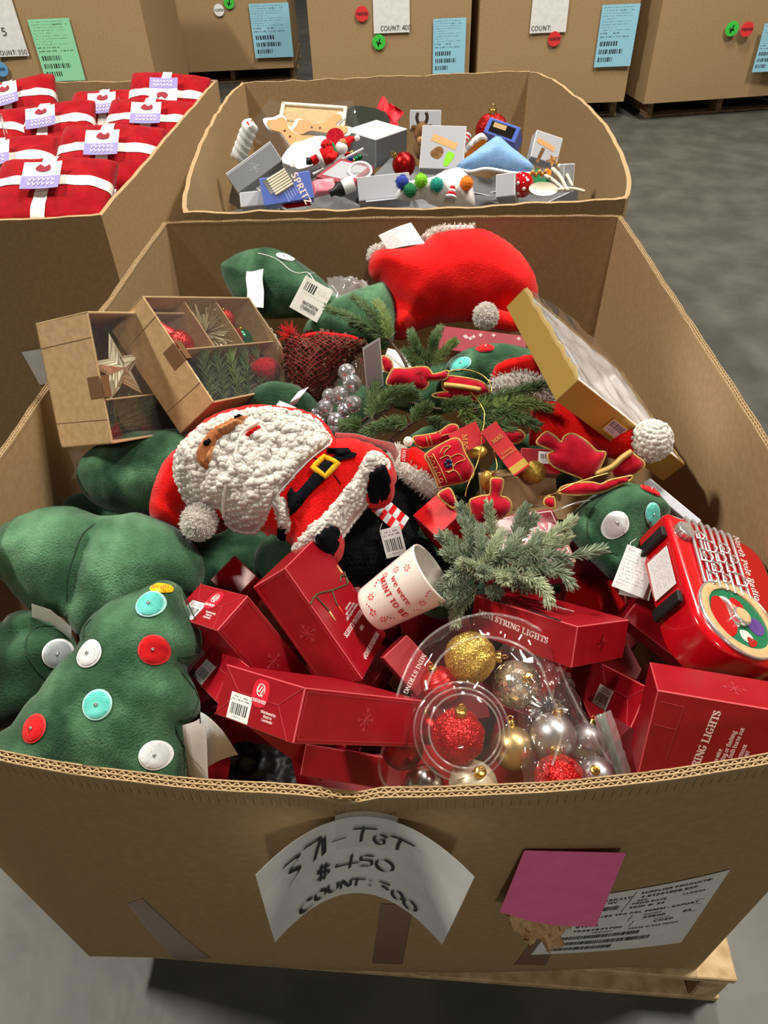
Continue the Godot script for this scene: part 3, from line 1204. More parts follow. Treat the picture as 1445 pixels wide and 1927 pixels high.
func label_print(s: String, height: float, parent: Node, q4: Array, at: Vector2) -> void:
	var t := TextMesh.new()
	var f := SystemFont.new()
	f.font_names = PackedStringArray(["Droid Sans"])
	f.font_weight = 700
	t.font = f
	t.text = s
	t.font_size = 24
	t.pixel_size = height / 18.0
	t.depth = 0.0005
	t.curve_step = 2.0
	part("lettering", wall_map(t, q4, at), M.print_black, parent)

func front_papers() -> void:
	var sheet := tagged(part("price_sheet", leaf(26, 10, func(u: float, t: float) -> Vector3: return sheet_pt(u * 2.0 - 1.0, 1.0 - t), 0.0004), M.paper, self), "white paper with a handwritten price and count of 300, curling off the bin front", "paper sign")
	var three := [[0.0, 1, 0.85, 0.98, 0.3, 0.62, 0.8, 0.4, 0.15, 0.0]]
	var seven := [[0.0, 0.98, 0.5, 1.0, 0.95, 1.0, 0.75, 0.5, 0.55, 0.0]]
	var one := [[0.4, 1, 0.4, 0.5, 0.38, 0]]
	var zero := [[0.5, 1, 0.1, 0.75, 0.1, 0.25, 0.5, 0, 0.92, 0.3, 0.92, 0.75, 0.5, 1]]
	var tee := [[0, 0.98, 1.1, 1.0], [0.5, 1, 0.42, 0.5, 0.4, 0]]
	var s := Soup.new()
	pen(three, Vector2(-0.8, 0.15), Vector2(0.18, 0.26), s, 0.006)
	pen(seven, Vector2(-0.6, 0.11), Vector2(0.17, 0.21), s, 0.006)
	pen(one, Vector2(-0.46, 0.12), Vector2(0.14, 0.18), s, 0.008)
	pen([[0, 0.5, 1, 0.55]], Vector2(-0.32, 0.12), Vector2(0.15, 0.15), s, 0.003)
	pen(tee, Vector2(-0.1, 0.1), Vector2(0.22, 0.15), s, 0.005)
	pen([[0.9, 0.8, 0.4, 0.9, 0.0, 0.5, 0.3, 0.1, 0.7, 0.15, 0.7, 0.5, 0.4, 0.5]], Vector2(0.12, 0.14), Vector2(0.15, 0.13), s, 0.0045)
	pen(tee, Vector2(0.28, 0.13), Vector2(0.22, 0.13), s, 0.005)
	pen([[0.9, 0.8, 0.3, 0.85, 0.15, 0.6, 0.8, 0.4, 0.6, 0.1, 0.0, 0.1], [0.35, 1.05, 0.25, -0.1], [0.65, 1.05, 0.5, -0.1]], Vector2(-0.5, 0.44), Vector2(0.17, 0.17), s)
	pen([[0.75, 1, 0.0, 0.35, 1.1, 0.38], [0.75, 1, 0.65, 0.0]], Vector2(-0.28, 0.41), Vector2(0.24, 0.17), s)
	pen([[0.95, 1, 0.25, 0.95, 0.15, 0.6, 0.8, 0.55, 0.8, 0.15, 0.1, 0.05]], Vector2(-0.02, 0.42), Vector2(0.17, 0.15), s)
	pen(zero, Vector2(0.17, 0.43), Vector2(0.2, 0.15), s)
	pen([[0.95, 0.85, 0.5, 1, 0.05, 0.5, 0.35, 0.0, 0.95, 0.1]], Vector2(-0.72, 0.79), Vector2(0.16, 0.14), s, 0.0052)
	pen(zero, Vector2(-0.54, 0.77), Vector2(0.14, 0.12), s, 0.0052)
	pen([[0.05, 1, 0.1, 0.2, 0.5, 0, 0.9, 0.3, 0.9, 1]], Vector2(-0.38, 0.76), Vector2(0.13, 0.11), s)
	pen([[0.0, 0, 0.05, 1, 0.8, 0.1, 0.9, 1]], Vector2(-0.22, 0.76), Vector2(0.13, 0.1), s)
	pen(tee, Vector2(-0.1, 0.75), Vector2(0.16, 0.1), s)
	pen([[0, 0.9, 0.3, 0.95], [0, 0.2, 0.3, 0.2]], Vector2(0.12, 0.75), Vector2(0.1, 0.1), s, 0.005)
	pen(three, Vector2(0.24, 0.74), Vector2(0.14, 0.13), s, 0.0052)
	pen(zero, Vector2(0.40, 0.77), Vector2(0.13, 0.12), s, 0.0052)
	pen(zero, Vector2(0.54, 0.79), Vector2(0.15, 0.13), s, 0.0052)
	part("handwriting", soup_mesh(s), M.ink, sheet)
	part("tape_strip", leaf(6, 3, func(u: float, t: float) -> Vector3: return sheet_pt(lerpf(-0.28, 0.32, u), lerpf(0.33, -0.06, t)) + Vector3(0, 0, 0.0005), 0.0002), film(0.12, 0.15), sheet)
	# the shipping label
	var lab := tagged(part("shipping_label", on_wall([Vector2(0.7032, 0.2860), Vector2(0.9178, 0.2571), Vector2(0.8885, 0.6481), Vector2(0.7159, 0.6213)], 0.0012), M.paper, self), "white printed shipping label under the pink paper at the corner of the bin", "label")
	var q4 := [Vector2(0.7032, 0.2860), Vector2(0.9178, 0.2571), Vector2(0.8885, 0.6481), Vector2(0.7159, 0.6213)]
	for r in [["SUPPLIER PRODUCT#:", 0.042, 0.128, 0.0075], ["1.91291906.EXP", 0.035, 0.112, 0.0085], ["REV.", 0.0, 0.099, 0.006], ["11/20/24", 0.075, 0.092, 0.006], ["PROD DATE", 0.012, 0.088, 0.007], ["SKID #: 24", 0.012, 0.073, 0.008], ["MARK LLC", -0.045, 0.118, 0.008], ["WV", -0.045, 0.106, 0.007], ["INNER TUBE TPX PRL 20MM - EXPORT", 0.0, 0.048, 0.008], ["QUANTITY", 0.03, 0.033, 0.004], ["23800", 0.035, 0.02, 0.009], ["EA", 0.085, 0.018, 0.009], ["91906", -0.06, 0.008, 0.009], ["PALLET TYPE", 0.05, 0.006, 0.003], ["CHEP", 0.055, -0.006, 0.009], ["TS281871700", -0.04, -0.014, 0.009], ["PRESS #: E07-TMWV", 0.045, -0.028, 0.006], ["PG519WV", -0.03, -0.03, 0.005]]:
		label_print(r[0], r[3], lab, q4, Vector2(r[1], r[2]))
	var lines := [[-18, 140, -22, 60], [-95, 60, 100, 56], [-95, 40, 100, 38], [0, 38, -2, 12], [-95, 14, 100, 10], [8, 10, 6, -18]]
	var bars := Soup.new()
	var r2 := RandomNumberGenerator.new()
	r2.seed = 5
	for row in [[-0.095, 0.03, -0.05, 0.016], [-0.095, 0.05, -0.082, 0.018], [-0.095, 0.0, -0.114, 0.018], [-0.06, -0.03, 0.082, 0.016]]:
		var x: float = row[0]
		while x < row[1]:
			var t := r2.randf_range(0.0007, 0.002)
			bars.slab(Vector3(x + t / 2, row[2], 0.0004), Vector3(t / 2, 0, 0), Vector3(0, row[3] / 2, 0), Vector3(0, 0, 0.0002))
			x += t + r2.randf_range(0.0007, 0.002)
	for l in lines:
		bars.slab(Vector3((l[0] + l[2]) * 0.0005, (l[1] + l[3]) * 0.0005, 0.0004), Vector3(l[2] - l[0], l[3] - l[1], 0) * 0.0005, Vector3(l[1] - l[3], l[2] - l[0], 0).normalized() * 0.0004, Vector3(0, 0, 0.0002))
	part("barcode", wall_map(soup_mesh(bars), q4, Vector2.ZERO), M.print_black, lab)
	tagged(part("pink_paper", leaf(12, 10, func(u: float, t: float) -> Vector3:
		var a: Vector3 = Vector3(0.1079, 0.6516, -0.2793).lerp(Vector3(0.2288, 0.5686, -0.2828), u)
		var b: Vector3 = Vector3(0.1202, 0.8019, -0.2823).lerp(Vector3(0.2207, 0.7853, -0.2827), u)
		return a.lerp(b, t) + Vector3(0, 0, 0.004 * sin(u * 4.0) * (1.0 - t)), 0.0004), M.pink, self), "blank bright pink paper stuck over the torn corner of the shipping label", "note")
	tagged(part("torn_liner", leaf(22, 16, func(u: float, t: float) -> Vector3:
		var p: Vector3 = Vector3(0.1546, 0.4935, -0.3039).lerp(Vector3(0.2063, 0.4436, -0.3092), u).lerp(Vector3(0.1166, 0.6432, -0.2919).lerp(Vector3(0.1978, 0.6037, -0.2968), u), t)
		var n := wob.get_noise_2d(u * 260, t * 260) + 0.6 * wob.get_noise_2d(u * 700, t * 700 + 90)
		return p + Vector3(wob.get_noise_2d(t * 300, 40) * 0.012, wob.get_noise_2d(u * 300, 80) * 0.012, 0.006 + n * 0.014), 0.0006), M.tear, self), "crumpled strip of torn tan cardboard liner hanging below the pink paper", "torn paper")
	for k in [[[Vector2(0.1671, 0.0792), Vector2(0.2370, 0.1513), Vector2(0.2201, 0.5493), Vector2(0.1897, 0.5013)], "slanting brown tape on the bin front, far from the price sheet"], [[Vector2(0.4831, 0.2158), Vector2(0.5265, 0.2106), Vector2(0.5428, 0.6245), Vector2(0.5069, 0.6286)], "upright brown tape running down from under the price sheet"], [[Vector2(0.6883, 0.1954), Vector2(0.7359, 0.1680), Vector2(0.7288, 0.3845), Vector2(0.6946, 0.4184)], "short brown tape below the torn corner of the shipping label"]]:
		tagged(part("packing_tape", on_wall(k[0], 0.0007), M.tape, self), k[1], "tape", "brown tape on the bin front")

func far_papers() -> void:
	slip("packing_slip", "pale green printed label on the box behind the red clothing bin", "label", M.slip_green, 0.290, 0.380, Transform3D(Basis(Vector3.BACK, 0.000), Vector3(-2.206, 0.6096, -6.074)))
	var a := slip("paper_sheet", "white sheet with a handwritten count of 350 beside the pale green label", "paper sign", M.paper, 0.230, 0.420, Transform3D(Basis(Vector3.BACK, 0.000), Vector3(-2.5308, 0.7955, -6.074)))
	slip("packing_slip", "pale blue label on the set-back box between the taller boxes", "label", M.slip_blue, 0.360, 0.420, Transform3D(Basis(Vector3.BACK, 0.000), Vector3(-0.8496, 0.4285, -7.871)))
	slip("packing_slip", "pale blue label just behind the bin of small ornaments", "label", M.slip_blue, 0.235, 0.345, Transform3D(Basis(Vector3.BACK, 0.000), Vector3(0.6155, 0.5312, -6.074)))
	var b := slip("paper_sheet", "white sheet with a handwritten count of 400", "paper sign", M.paper, 0.257, 0.360, Transform3D(Basis(Vector3.BACK, 0.000), Vector3(0.2012, 0.8108, -6.074)))
	var c := slip("paper_sheet", "white sheet with the word count, above a lone red dot sticker", "paper sign", M.paper, 0.260, 0.360, Transform3D(Basis(Vector3.BACK, 0.000), Vector3(1.3233, 0.772, -6.074)))
	slip("packing_slip", "pale blue label beside the gap in the far row of boxes", "label", M.slip_blue, 0.270, 0.380, Transform3D(Basis(Vector3.BACK, 0.000), Vector3(1.8287, 0.553, -6.074)))
	slip("packing_slip", "pale blue label cut off by the edge of the picture", "label", M.slip_blue, 0.200, 0.300, Transform3D(Basis(Vector3.BACK, 0.000), Vector3(2.9635, 0.4496, -6.016)))
	slip("paper_sheet", "white sheet taped on the front of the clothing bin, behind the star carton", "paper sign", M.paper, 0.07, 0.1, Transform3D(Basis(Vector3.BACK, 0.12), Vector3(-0.8826, 0.5545, -1.675)))
	text("COUNT: 400", 0.03, M.print_black, b, Transform3D(Basis(), Vector3(0.03, -0.15, 0.003)))
	text("COUNT:", 0.03, M.print_black, c, Transform3D(Basis(), Vector3(-0.05, -0.15, 0.003)))
	text("COUNT: 350", 0.03, M.print_black, a, Transform3D(Basis(), Vector3(0.0, -0.185, 0.003)))
	text("5", 0.05, M.print_black, a, Transform3D(Basis(), Vector3(-0.01, -0.06, 0.003)))
	far_dot(M.dot_blue, Vector3(-2.6466, 0.5103, -6.074), "blue round sticker under the sheet with the count of 350", "MM")
	far_dot(M.white_edge, Vector3(-1.3036, 0.6019, -7.871), "white round sticker on the set-back box", "12MM")
	far_dot(M.dot_green, Vector3(-1.2027, 0.6537, -7.871), "green round sticker beside the white round sticker", "")
	far_dot(M.dot_red, Vector3(-0.0068, 0.7505, -6.074), "red round sticker beside the sheet with the count of 400", "16MM")
	far_dot(M.dot_green, Vector3(0.1071, 0.5787, -6.074), "green round sticker below the sheet with the count of 400", "")
	far_dot(M.dot_red, Vector3(1.3779, 0.5528, -6.074), "red round sticker just under a white sheet", "16MM")
	far_dot(M.dot_green, Vector3(2.6349, 0.5775, -6.016), "green round sticker on the box past the gap", "")
	far_dot(M.dot_red, Vector3(2.7438, 0.5705, -6.016), "red round sticker beside the green one on the box past the gap", "16MM")

func far_dot(m, at: Vector3, label: String, word: String) -> void:
	var o := thing("dot_sticker", label, "sticker", Transform3D(Basis(), at), "round stickers on the far boxes")
	part("disc", disc(0.047, 0.001), m, o)
	if word != "":
		text(word, 0.022, M.print_black, o, Transform3D(Basis(), Vector3(0, 0, 0.001)), "Droid Sans", true)
	else:
		rule(o, M.print_black, Transform3D(Basis(), Vector3(0, 0, 0.001)), [[-5, -20, 8, 18], [-14, 2, -5, -20], [0, -5, 14, -8]], 0.009, "tick_print")

# ---------------------------------------------------------------- stuffed toys
func felt_button(c: Dictionary, o: Node3D, at: Array, r: float, m, edge, sq := 1.0, turn := 0.0, label := "") -> void:
	# a felt disc stitched on the plush, with a metal snap in its middle
	var ring := []
	var inner := []
	for k in 14:
		var d := Vector2(cos(TAU * k / 14), sin(TAU * k / 14) * sq).rotated(deg_to_rad(turn)) * r * 1000
		ring.append_array([at[0] + d.x, at[1] + d.y])
		inner.append_array([at[0] + d.x * 0.86, at[1] + d.y * 0.86])
	var e := part("button", patch(c, ring, 0.0032, 0.0006, 0.004, 4), edge, o)
	if label != "":
		e.set_meta("label", label)
	part("felt_face", patch(c, inner, 0.0064, 0.0003, 0.004, 4), m, e)
	var p := Vector2(at[0], at[1]) * 0.001
	var z: float = puff_at(c, p, edge_dist(p, c.poly)) + 0.0066
	part("metal_snap", lathe([[0.0001, 0], [r * 0.13, 0], [r * 0.12, 0.0016], [r * 0.06, 0.002], [0.0001, 0.0012]], 14), M.silver, e, Transform3D(Basis(Vector3.RIGHT, PI / 2), Vector3(p.x, p.y, z)))

func care_label(o: Node3D, path: Array, w: Vector3, m, th := 0.0004) -> void:
	# a satin strip through the points, w its half width
	part("care_label", leaf(14, 3, func(u: float, t: float) -> Vector3:
		var k: float = u * (path.size() - 1)
		var i := mini(int(k), path.size() - 2)
		return (path[i] as Vector3).lerp(path[i + 1], k - i) + w * (t * 2.0 - 1.0), th), m, o)

func hang_tag(o: Node3D, xf: Transform3D, w: float, h: float, m, words: Array) -> void:
	var t := part("hang_tag", card(w, h, 0.001), m, o, xf)
	for r in words:
		text(r[0], r[1], M.print_black, t, Transform3D(Basis(), Vector3(r[2], r[3], 0.0012)))
	part("tag_thread", tube([Vector3(-w * 0.4, h * 0.42, 0.001), Vector3(-w * 0.45, h * 0.55, 0.004), Vector3(-w * 0.3, h * 0.7, -0.004)], 0.0004, 5), M.white, t)

func plush_toys() -> void:
	# the tree-shaped cushion at the front
	var o := thing("tree_cushion", "green tree-shaped plush cushion with six felt buttons and a yellow sticker, at the front rim", "cushion", Transform3D(Basis(Vector3(0.9992, -0.0347, -0.0202), Vector3(0, 0.5026, -0.8645), Vector3(0.0402, 0.8638, 0.5022)), Vector3(-0.3408, 0.8, -0.4916)), "green tree-shaped plush cushions")
	var c := cushion([52, 119, 63, 124, 76, 122, 87, 114, 93, 98, 102, 79, 113, 58, 116, 43, 112, 29, 101, 18, 101, 10, 109, -4, 116, -22, 116, -36, 106, -46, 100, -54, 102, -78, 105, -108, 96, -135, -15, -135, -120, -110, -136, -68, -114, -50, -96, -38, -83, -17, -72, -4, -58, 19, -42, 36, -30, 50, -28, 65, -18, 81, -1, 97, 19, 106, 37, 112], 0.115, 0.075, {"seed": 1.0, "wr": 0.005, "pk": 0.004})
	part("cover", stuffed(c, 0.009), M.green, o)
	felt_button(c, o, [64, 87], 0.0165, M.teal_felt, M.teal_edge)
	felt_button(c, o, [-0, 32], 0.016, M.white_felt, M.white_edge)
	felt_button(c, o, [73, 33], 0.0165, M.red_felt, M.red_edge)
	felt_button(c, o, [18, -25], 0.0165, M.teal_felt, M.teal_edge)
	felt_button(c, o, [-49, -47], 0.0155, M.red_felt, M.red_edge)
	felt_button(c, o, [79, -80], 0.0155, M.white_felt, M.white_edge)
	var y := part("round_sticker", patch(c, [84, 108, 83, 104, 78, 102, 72, 101, 65, 102, 60, 105, 58, 109, 60, 112, 65, 115, 71, 115, 78, 114, 83, 111], 0.003, 0.0006, 0.004, 2), M.sticker, o)
	var yp := Vector2(0.0720, 0.1082)
	var yz: float = puff_at(c, yp, edge_dist(yp, c.poly)) + 0.006
	text("TRY ME!", 0.0045, M.orange_print, y, Transform3D(Basis(), Vector3(yp.x, yp.y, yz)))
	for seam in [[89, 114, 99, 95, 112, 67, 118, 47, 112, 32, 95, 26], [97, 10, 107, -3, 115, -18, 112, -37, 95, -46, 98, -64, 107, -85], [-7, 74, -15, 64, -12, 53]]:
		part("seam", ribbon_on(c, seam, 0.0015), M.stitch, o)
	# the broad cushion behind it, back side up
	o = thing("tree_cushion", "broad plain green plush cushion with one dark seam, behind the buttoned tree cushion", "cushion", Transform3D(Basis(Vector3(0.9968, -0.0638, -0.0478), Vector3(0, 0.6, -0.8), Vector3(0.0797, 0.7975, 0.5981)), Vector3(-0.3967, 0.815, -0.6642)), "green tree-shaped plush cushions")
	c = cushion([-147, 47, -120, 64, -99, 77, -65, 89, -31, 90, -12, 84, 9, 76, 33, 76, 56, 79, 74, 74, 104, 61, 129, 43, 146, 17, 151, -6, 146, -27, 132, -43, 106, -69, 46, -87, -2, -91, -20, -78, -34, -60, -74, -49, -95, -31, -112, -10, -141, 12], 0.12, 0.08, {"seed": 2.0, "wr": 0.006, "gr": [[11, 59, -17, -42]]})
	part("cover", stuffed(c, 0.01), M.green_pale, o)
	part("seam", ribbon_on(c, [10, 62, 0, 46, -8, 16, -16, -16, -20, -45], 0.0022, 0.001, 0.0006), M.stitch, o)
	# small one cut by the frame
	o = thing("tree_cushion", "small folded green cushion with one grey button, half covered by the buttoned tree cushion", "cushion", Transform3D(Basis(Vector3(0.9545, -0.2328, -0.1862), Vector3(0, 0.6247, -0.7809), Vector3(0.2981, 0.7454, 0.5963)), Vector3(-0.4494, 0.775, -0.5453)), "green tree-shaped plush cushions")
	c = cushion([-57, 47, -38, 53, -28, 63, -12, 68, 7, 64, 24, 54, 39, 43, 50, 26, 52, 8, 42, -15, 23, -38, 8, -54, -19, -71, -50, -76, -60, -27], 0.10, 0.06, {"seed": 3.0, "wr": 0.008, "gr": [[-29, 34, -1, 42]]})
	part("cover", stuffed(c, 0.008), M.green_deep, o)
	felt_button(c, o, [34, 12], 0.0165, M.grey_felt, M.white_edge, 1.1)
	part("seam", ribbon_on(c, [28, 46, 10, 46, -1, 34, 1, 15, 11, -4, 21, -19], 0.0015), M.stitch, o)
	care_label(o, [Vector3(0.0025, 0.0657, 0.03), Vector3(0.0244, 0.0576, 0.035), Vector3(0.0468, 0.0361, 0.02)], Vector3(0.001, 0.0075, 0.0101), M.white)
	# dark ones under the cartons
	o = thing("tree_cushion", "dark green plush cushion end sticking out under the star carton", "cushion", Transform3D(Basis(Vector3(0.9988, 0.0437, 0.0239), Vector3(0, 0.4789, -0.8779), Vector3(-0.0498, 0.8768, 0.4783)), Vector3(-0.3692, 0.83, -0.8598)), "green tree-shaped plush cushions")
	c = cushion([-96, -11, -90, 21, -66, 42, -26, 60, 25, 63, 75, 60, 110, 24, 105, -37, 58, -68, 9, -72, -49, -60, -84, -36], 0.11, 0.06, {"seed": 4.0, "pk": 0.007})
	part("cover", stuffed(c, 0.008), M.green, o)
	var buried := o
	care_label(o, [Vector3(-0.1087, 0.0431, 0), Vector3(-0.09, 0.0062, 0.01), Vector3(-0.0993, -0.0066, 0)], Vector3(0.009, 0.002, 0), M.cloudy)
	o = thing("tree_cushion", "dark green cushion lying lowest, between the broad cushion and the santa hat tip", "cushion", Transform3D(Basis(Vector3(1, 0, 0), Vector3(0, 0.3011, -0.9536), Vector3(0, 0.9536, 0.3011)), Vector3(-0.4216, 0.76, -0.8433)), "green tree-shaped plush cushions")
	c = cushion([-86, 9, -73, 30, -31, 36, 14, 19, 57, 12, 94, -14, 101, -75, -3, -89, -73, -58], 0.09, 0.05, {"seed": 5.0})
	part("cover", stuffed(c, 0.008), M.green_deep, o)
	# the pair at the back wall
	o = thing("tree_cushion", "dark green cushion with a square white hang tag, standing at the rear bin wall", "cushion", Transform3D(Basis(Vector3(0.9685, 0.1585, 0.1918), Vector3(0, 0.7707, -0.6371), Vector3(-0.2488, 0.6171, 0.7465)), Vector3(-0.1938, 0.86, -1.4224)), "green tree-shaped plush cushions")
	c = cushion([-134, 48, -124, 64, -86, 80, -37, 86, 4, 74, 38, 50, 83, 13, 116, -23, 137, -47, 134, -68, 90, -77, 32, -67, -39, -62, -87, -41, -121, 7], 0.13, 0.075, {"seed": 6.0, "pk": 0.006})
	part("cover", stuffed(c, 0.008), M.green, o)
	felt_button(c, o, [21, 52], 0.017, M.white_felt, M.white_edge, 0.5, -25)
	part("seam", ribbon_on(c, [-30, 60, 9, 44, 37, 19, 54, 11, 69, 15, 87, -8, 109, -19, 118, -16, 132, -41, 151, -50], 0.0018), M.white_edge, o)
	care_label(o, [Vector3(-0.0319, 0.0354, 0.055), Vector3(-0.0282, 0, 0.075), Vector3(-0.023, -0.0264, 0.082), Vector3(-0.0222, -0.0596, 0.09)], Vector3(0.0172, -0.0025, -0.0012), M.small_print)
	hang_tag(o, Transform3D(Basis(Vector3(0.8269, -0.5355, -0.1714), Vector3(0.5427, 0.8399, -0.0062), Vector3(0.1473, -0.0879, 0.9852)), Vector3(0.0944, -0.0549, 0.085)), 0.062, 0.068, M.hang_tag, [["WOMEN", 0.007, 0.004, -0.012], ["OWNED", 0.007, 0.004, -0.021]])
	o = thing("tree_cushion", "green cushion lying between the hang-tagged cushion and the big red plush", "cushion", Transform3D(Basis(Vector3(0.9949, -0.087, -0.0512), Vector3(0, 0.507, -0.8619), Vector3(0.1009, 0.8575, 0.5044)), Vector3(-0.0404, 0.82, -1.3686)), "green tree-shaped plush cushions")
	c = cushion([-110, -49, -77, 5, -32, 35, 24, 58, 64, 66, 84, 14, 75, -62, 30, -87, -56, -82], 0.12, 0.06, {"seed": 7.0})
	part("cover", stuffed(c, 0.008), M.green_pale, o)
	# small cushion peeping out behind the fleece beard
	o = thing("tree_cushion", "small green cushion with white label loops, between the carton and the fleece beard", "cushion", Transform3D(Basis(Vector3(1, 0, 0), Vector3(0, 0.4061, -0.9138), Vector3(0, 0.9138, 0.4061)), Vector3(-0.1628, 0.86, -0.9735)), "green tree-shaped plush cushions")
	c = cushion([-60, -7, -48, 23, -23, 39, 12, 39, 43, 25, 65, -3, 56, -38, -3, -45, -55, -32], 0.10, 0.05, {"seed": 8.0})
	part("cover", stuffed(c, 0.008), M.green_deep, o)
	care_label(o, [Vector3(0.0218, -0.025, 0.03), Vector3(0.0342, -0.0241, 0.055), Vector3(0.0457, -0.003, 0.05)], Vector3(0.008, 0.004, 0), M.white)
	care_label(o, [Vector3(0.0024, -0.0226, 0.04), Vector3(0.0173, -0.0386, 0.055), Vector3(0.0323, -0.0407, 0.045)], Vector3(0.002, 0.009, 0), M.white)
	# back cushion with red and teal buttons
	o = thing("tree_cushion", "green cushion with one teal and one red button, half hidden behind the pine branches", "cushion", Transform3D(Basis(Vector3(0.9987, -0.042, -0.0282), Vector3(0, 0.557, -0.8305), Vector3(0.0506, 0.8294, 0.5563)), Vector3(0.1971, 0.84, -1.1028)), "green tree-shaped plush cushions")
	c = cushion([-97, -38, -76, 7, -45, 30, -2, 41, 41, 38, 79, 24, 94, -12, 71, -58, -6, -76, -80, -69], 0.11, 0.06, {"seed": 9.0})
	part("cover", stuffed(c, 0.008), M.green, o)
	felt_button(c, o, [-59, -15], 0.0175, M.teal_felt, M.teal_edge, 0.85)
	felt_button(c, o, [-14, 14], 0.016, M.red_felt, M.red_edge, 0.7)
	# the tree cushion at the far wall of the right side
	o = thing("tree_cushion", "green tree cushion with a white button and paper tags, next to the red tin radio", "cushion", Transform3D(Basis(Vector3(0.9949, 0.087, 0.0512), Vector3(0, 0.507, -0.8619), Vector3(-0.1009, 0.8575, 0.5044)), Vector3(0.3136, 0.81, -0.7033)), "green tree-shaped plush cushions")
	c = cushion([-55, 19, -44, 35, -24, 51, -2, 64, 22, 72, 43, 66, 64, 56, 79, 38, 83, 21, 60, -3, 42, -37, 38, -59, 23, -79, -3, -73, -22, -53, -39, -31, -54, -7], 0.11, 0.07, {"seed": 10.0, "gr": [[-33, 14, 1, -38]]})
	part("cover", stuffed(c, 0.008), M.green, o)
	felt_button(c, o, [-3, -3], 0.0165, M.white_felt, M.white_edge)
	felt_button(c, o, [50, 9], 0.012, M.teal_felt, M.teal_edge, 1.3)
	felt_button(c, o, [53, 46], 0.015, M.red_felt, M.red_edge, 0.5, -35)
	part("seam", ribbon_on(c, [-1, 49, -23, 31, -35, 9, -37, -18, -22, -31, -1, -40], 0.0015), M.stitch, o)
	care_label(o, [Vector3(-0.0377, 0.0359, 0.03), Vector3(-0.0542, 0.0349, 0.03), Vector3(-0.0714, 0.0333, 0.01)], Vector3(0.0058, -0.0032, 0.0177), M.small_print)
	hang_tag(o, Transform3D(Basis(Vector3(0.8984, -0.4321, -0.0783), Vector3(0.4391, 0.8836, 0.1626), Vector3(-0.001, -0.1804, 0.9836)), Vector3(0.0118, -0.0682, 0.05)), 0.042, 0.058, M.small_print, [])
	hang_tag(o, Transform3D(Basis(Vector3(0.9545, -0.2953, 0.0416), Vector3(0.2782, 0.9319, 0.2326), Vector3(-0.1074, -0.2104, 0.9717)), Vector3(0.0156, -0.0742, 0.044)), 0.038, 0.055, M.paper, [])
	# more of the same cushions deep in the heap
	for k in 12:
		var p := Vector3(-0.3 + 0.2 * (k % 4) + rng.randf_range(-0.03, 0.03), 0.665 + rng.randf_range(-0.02, 0.02), -0.8 - 0.25 * (k / 4))
		var b := Basis(Vector3(rng.randf_range(-0.2, 0.2), 1, rng.randf_range(-0.2, 0.2)).normalized(), rng.randf() * TAU) * Basis(Vector3.RIGHT, -PI / 2)
		copy_of(buried, "dark green cushion buried in the heap, mostly hidden under other toys", Transform3D(b, p), "buried green cushions")
	# the big red plush lying face down at the rear wall
	o = thing("santa_plush", "big red plush lying face down against the rear wall, with a white pompom", "plush toy", Transform3D(Basis(Vector3(0.9987, -0.033, -0.0375), Vector3(0, 0.7507, -0.6606), Vector3(0.05, 0.6598, 0.7498)), Vector3(0.1624, 0.85, -1.4226)))
	c = cushion([-173, 47, -163, 68, -147, 76, -107, 77, -61, 85, -35, 105, 9, 111, 52, 113, 86, 105, 126, 79, 156, 48, 177, 10, 183, -27, 171, -58, 142, -76, 95, -81, 48, -81, 7, -79, -43, -86, -84, -98, -100, -112, -124, -111, -139, -89, -133, -58, -141, -18, -150, 3, -171, 22], 0.17, 0.10, {"seed": 11.0, "wr": 0.006, "pk": 0.006, "gr": [[-154, -11, -75, -72]]})
	part("body", stuffed(c, 0.009), M.red_plush, o)
	pompom(0.0254, M.fleece, o, Transform3D(Basis(), Vector3(0.0518, -0.0907, 0.085)))
	part("hat_tip", tube(spline([Vector3(0.0741, -0.0901, 0.06), Vector3(0.1088, -0.095, 0.05), Vector3(0.1583, -0.0848, 0.03)], 6), 0.02, 12), M.red_plush, o)
	for e in [[Vector3(-0.1654, 0.0644, -0.02), Vector3(-0.1579, 0.0799, -0.02), Vector3(-0.1351, 0.0872, -0.02)], [Vector3(-0.0462, 0.103, -0.02), Vector3(-0.0308, 0.1177, -0.03), Vector3(-0.0041, 0.1261, -0.03), Vector3(0.0555, 0.1259, -0.03)], [Vector3(-0.1473, -0.0041, -0.01), Vector3(-0.1449, -0.0265, -0.01), Vector3(-0.136, -0.0546, -0.01)]]:
		part("fur_trim", tube(spline(e, 6), 0.008, 12), M.fleece, o)
		scatter("trim_fur", last_v, last_n, 900, tuft(0.006, 0.0009), M.fleece, o, Vector2(0.7, 1.2), 0.5)
	part("sewn_label", leaf(10, 6, func(u: float, t: float) -> Vector3: return Vector3(-0.1332, 0.0648, 0.03).lerp(Vector3(-0.055, 0.0785, 0.02), u).lerp(Vector3(-0.1516, 0.0945, 0.03).lerp(Vector3(-0.0829, 0.1229, 0.02), u), t) + Vector3(0, 0, 0.006 * sin(u * 3.0)), 0.0005), M.small_print, o)
	# small red hat top near it
	o = thing("santa_plush", "small red plush hat with white fluffy brim, between the green cushion and the gold box", "plush toy", Transform3D(Basis(Vector3(1, 0, 0), Vector3(0, 0.6, -0.8), Vector3(0, 0.8, 0.6)), Vector3(0.2371, 0.855, -1.0565)))
	c = cushion([-47, -4, -42, 10, -18, 22, 19, 28, 36, 23, 43, -7, 46, -31, 6, -21, -44, -19], 0.08, 0.04, {"seed": 12.0})
	part("hat", stuffed(c, 0.007), M.red_plush, o)
	part("fur_trim", tube(spline([Vector3(-0.0351, -0.0196, 0), Vector3(0.0037, -0.033, 0.03), Vector3(0.0331, -0.0511, 0.03), Vector3(0.0464, -0.0759, 0.02)], 6), 0.017, 12), M.fleece, o)
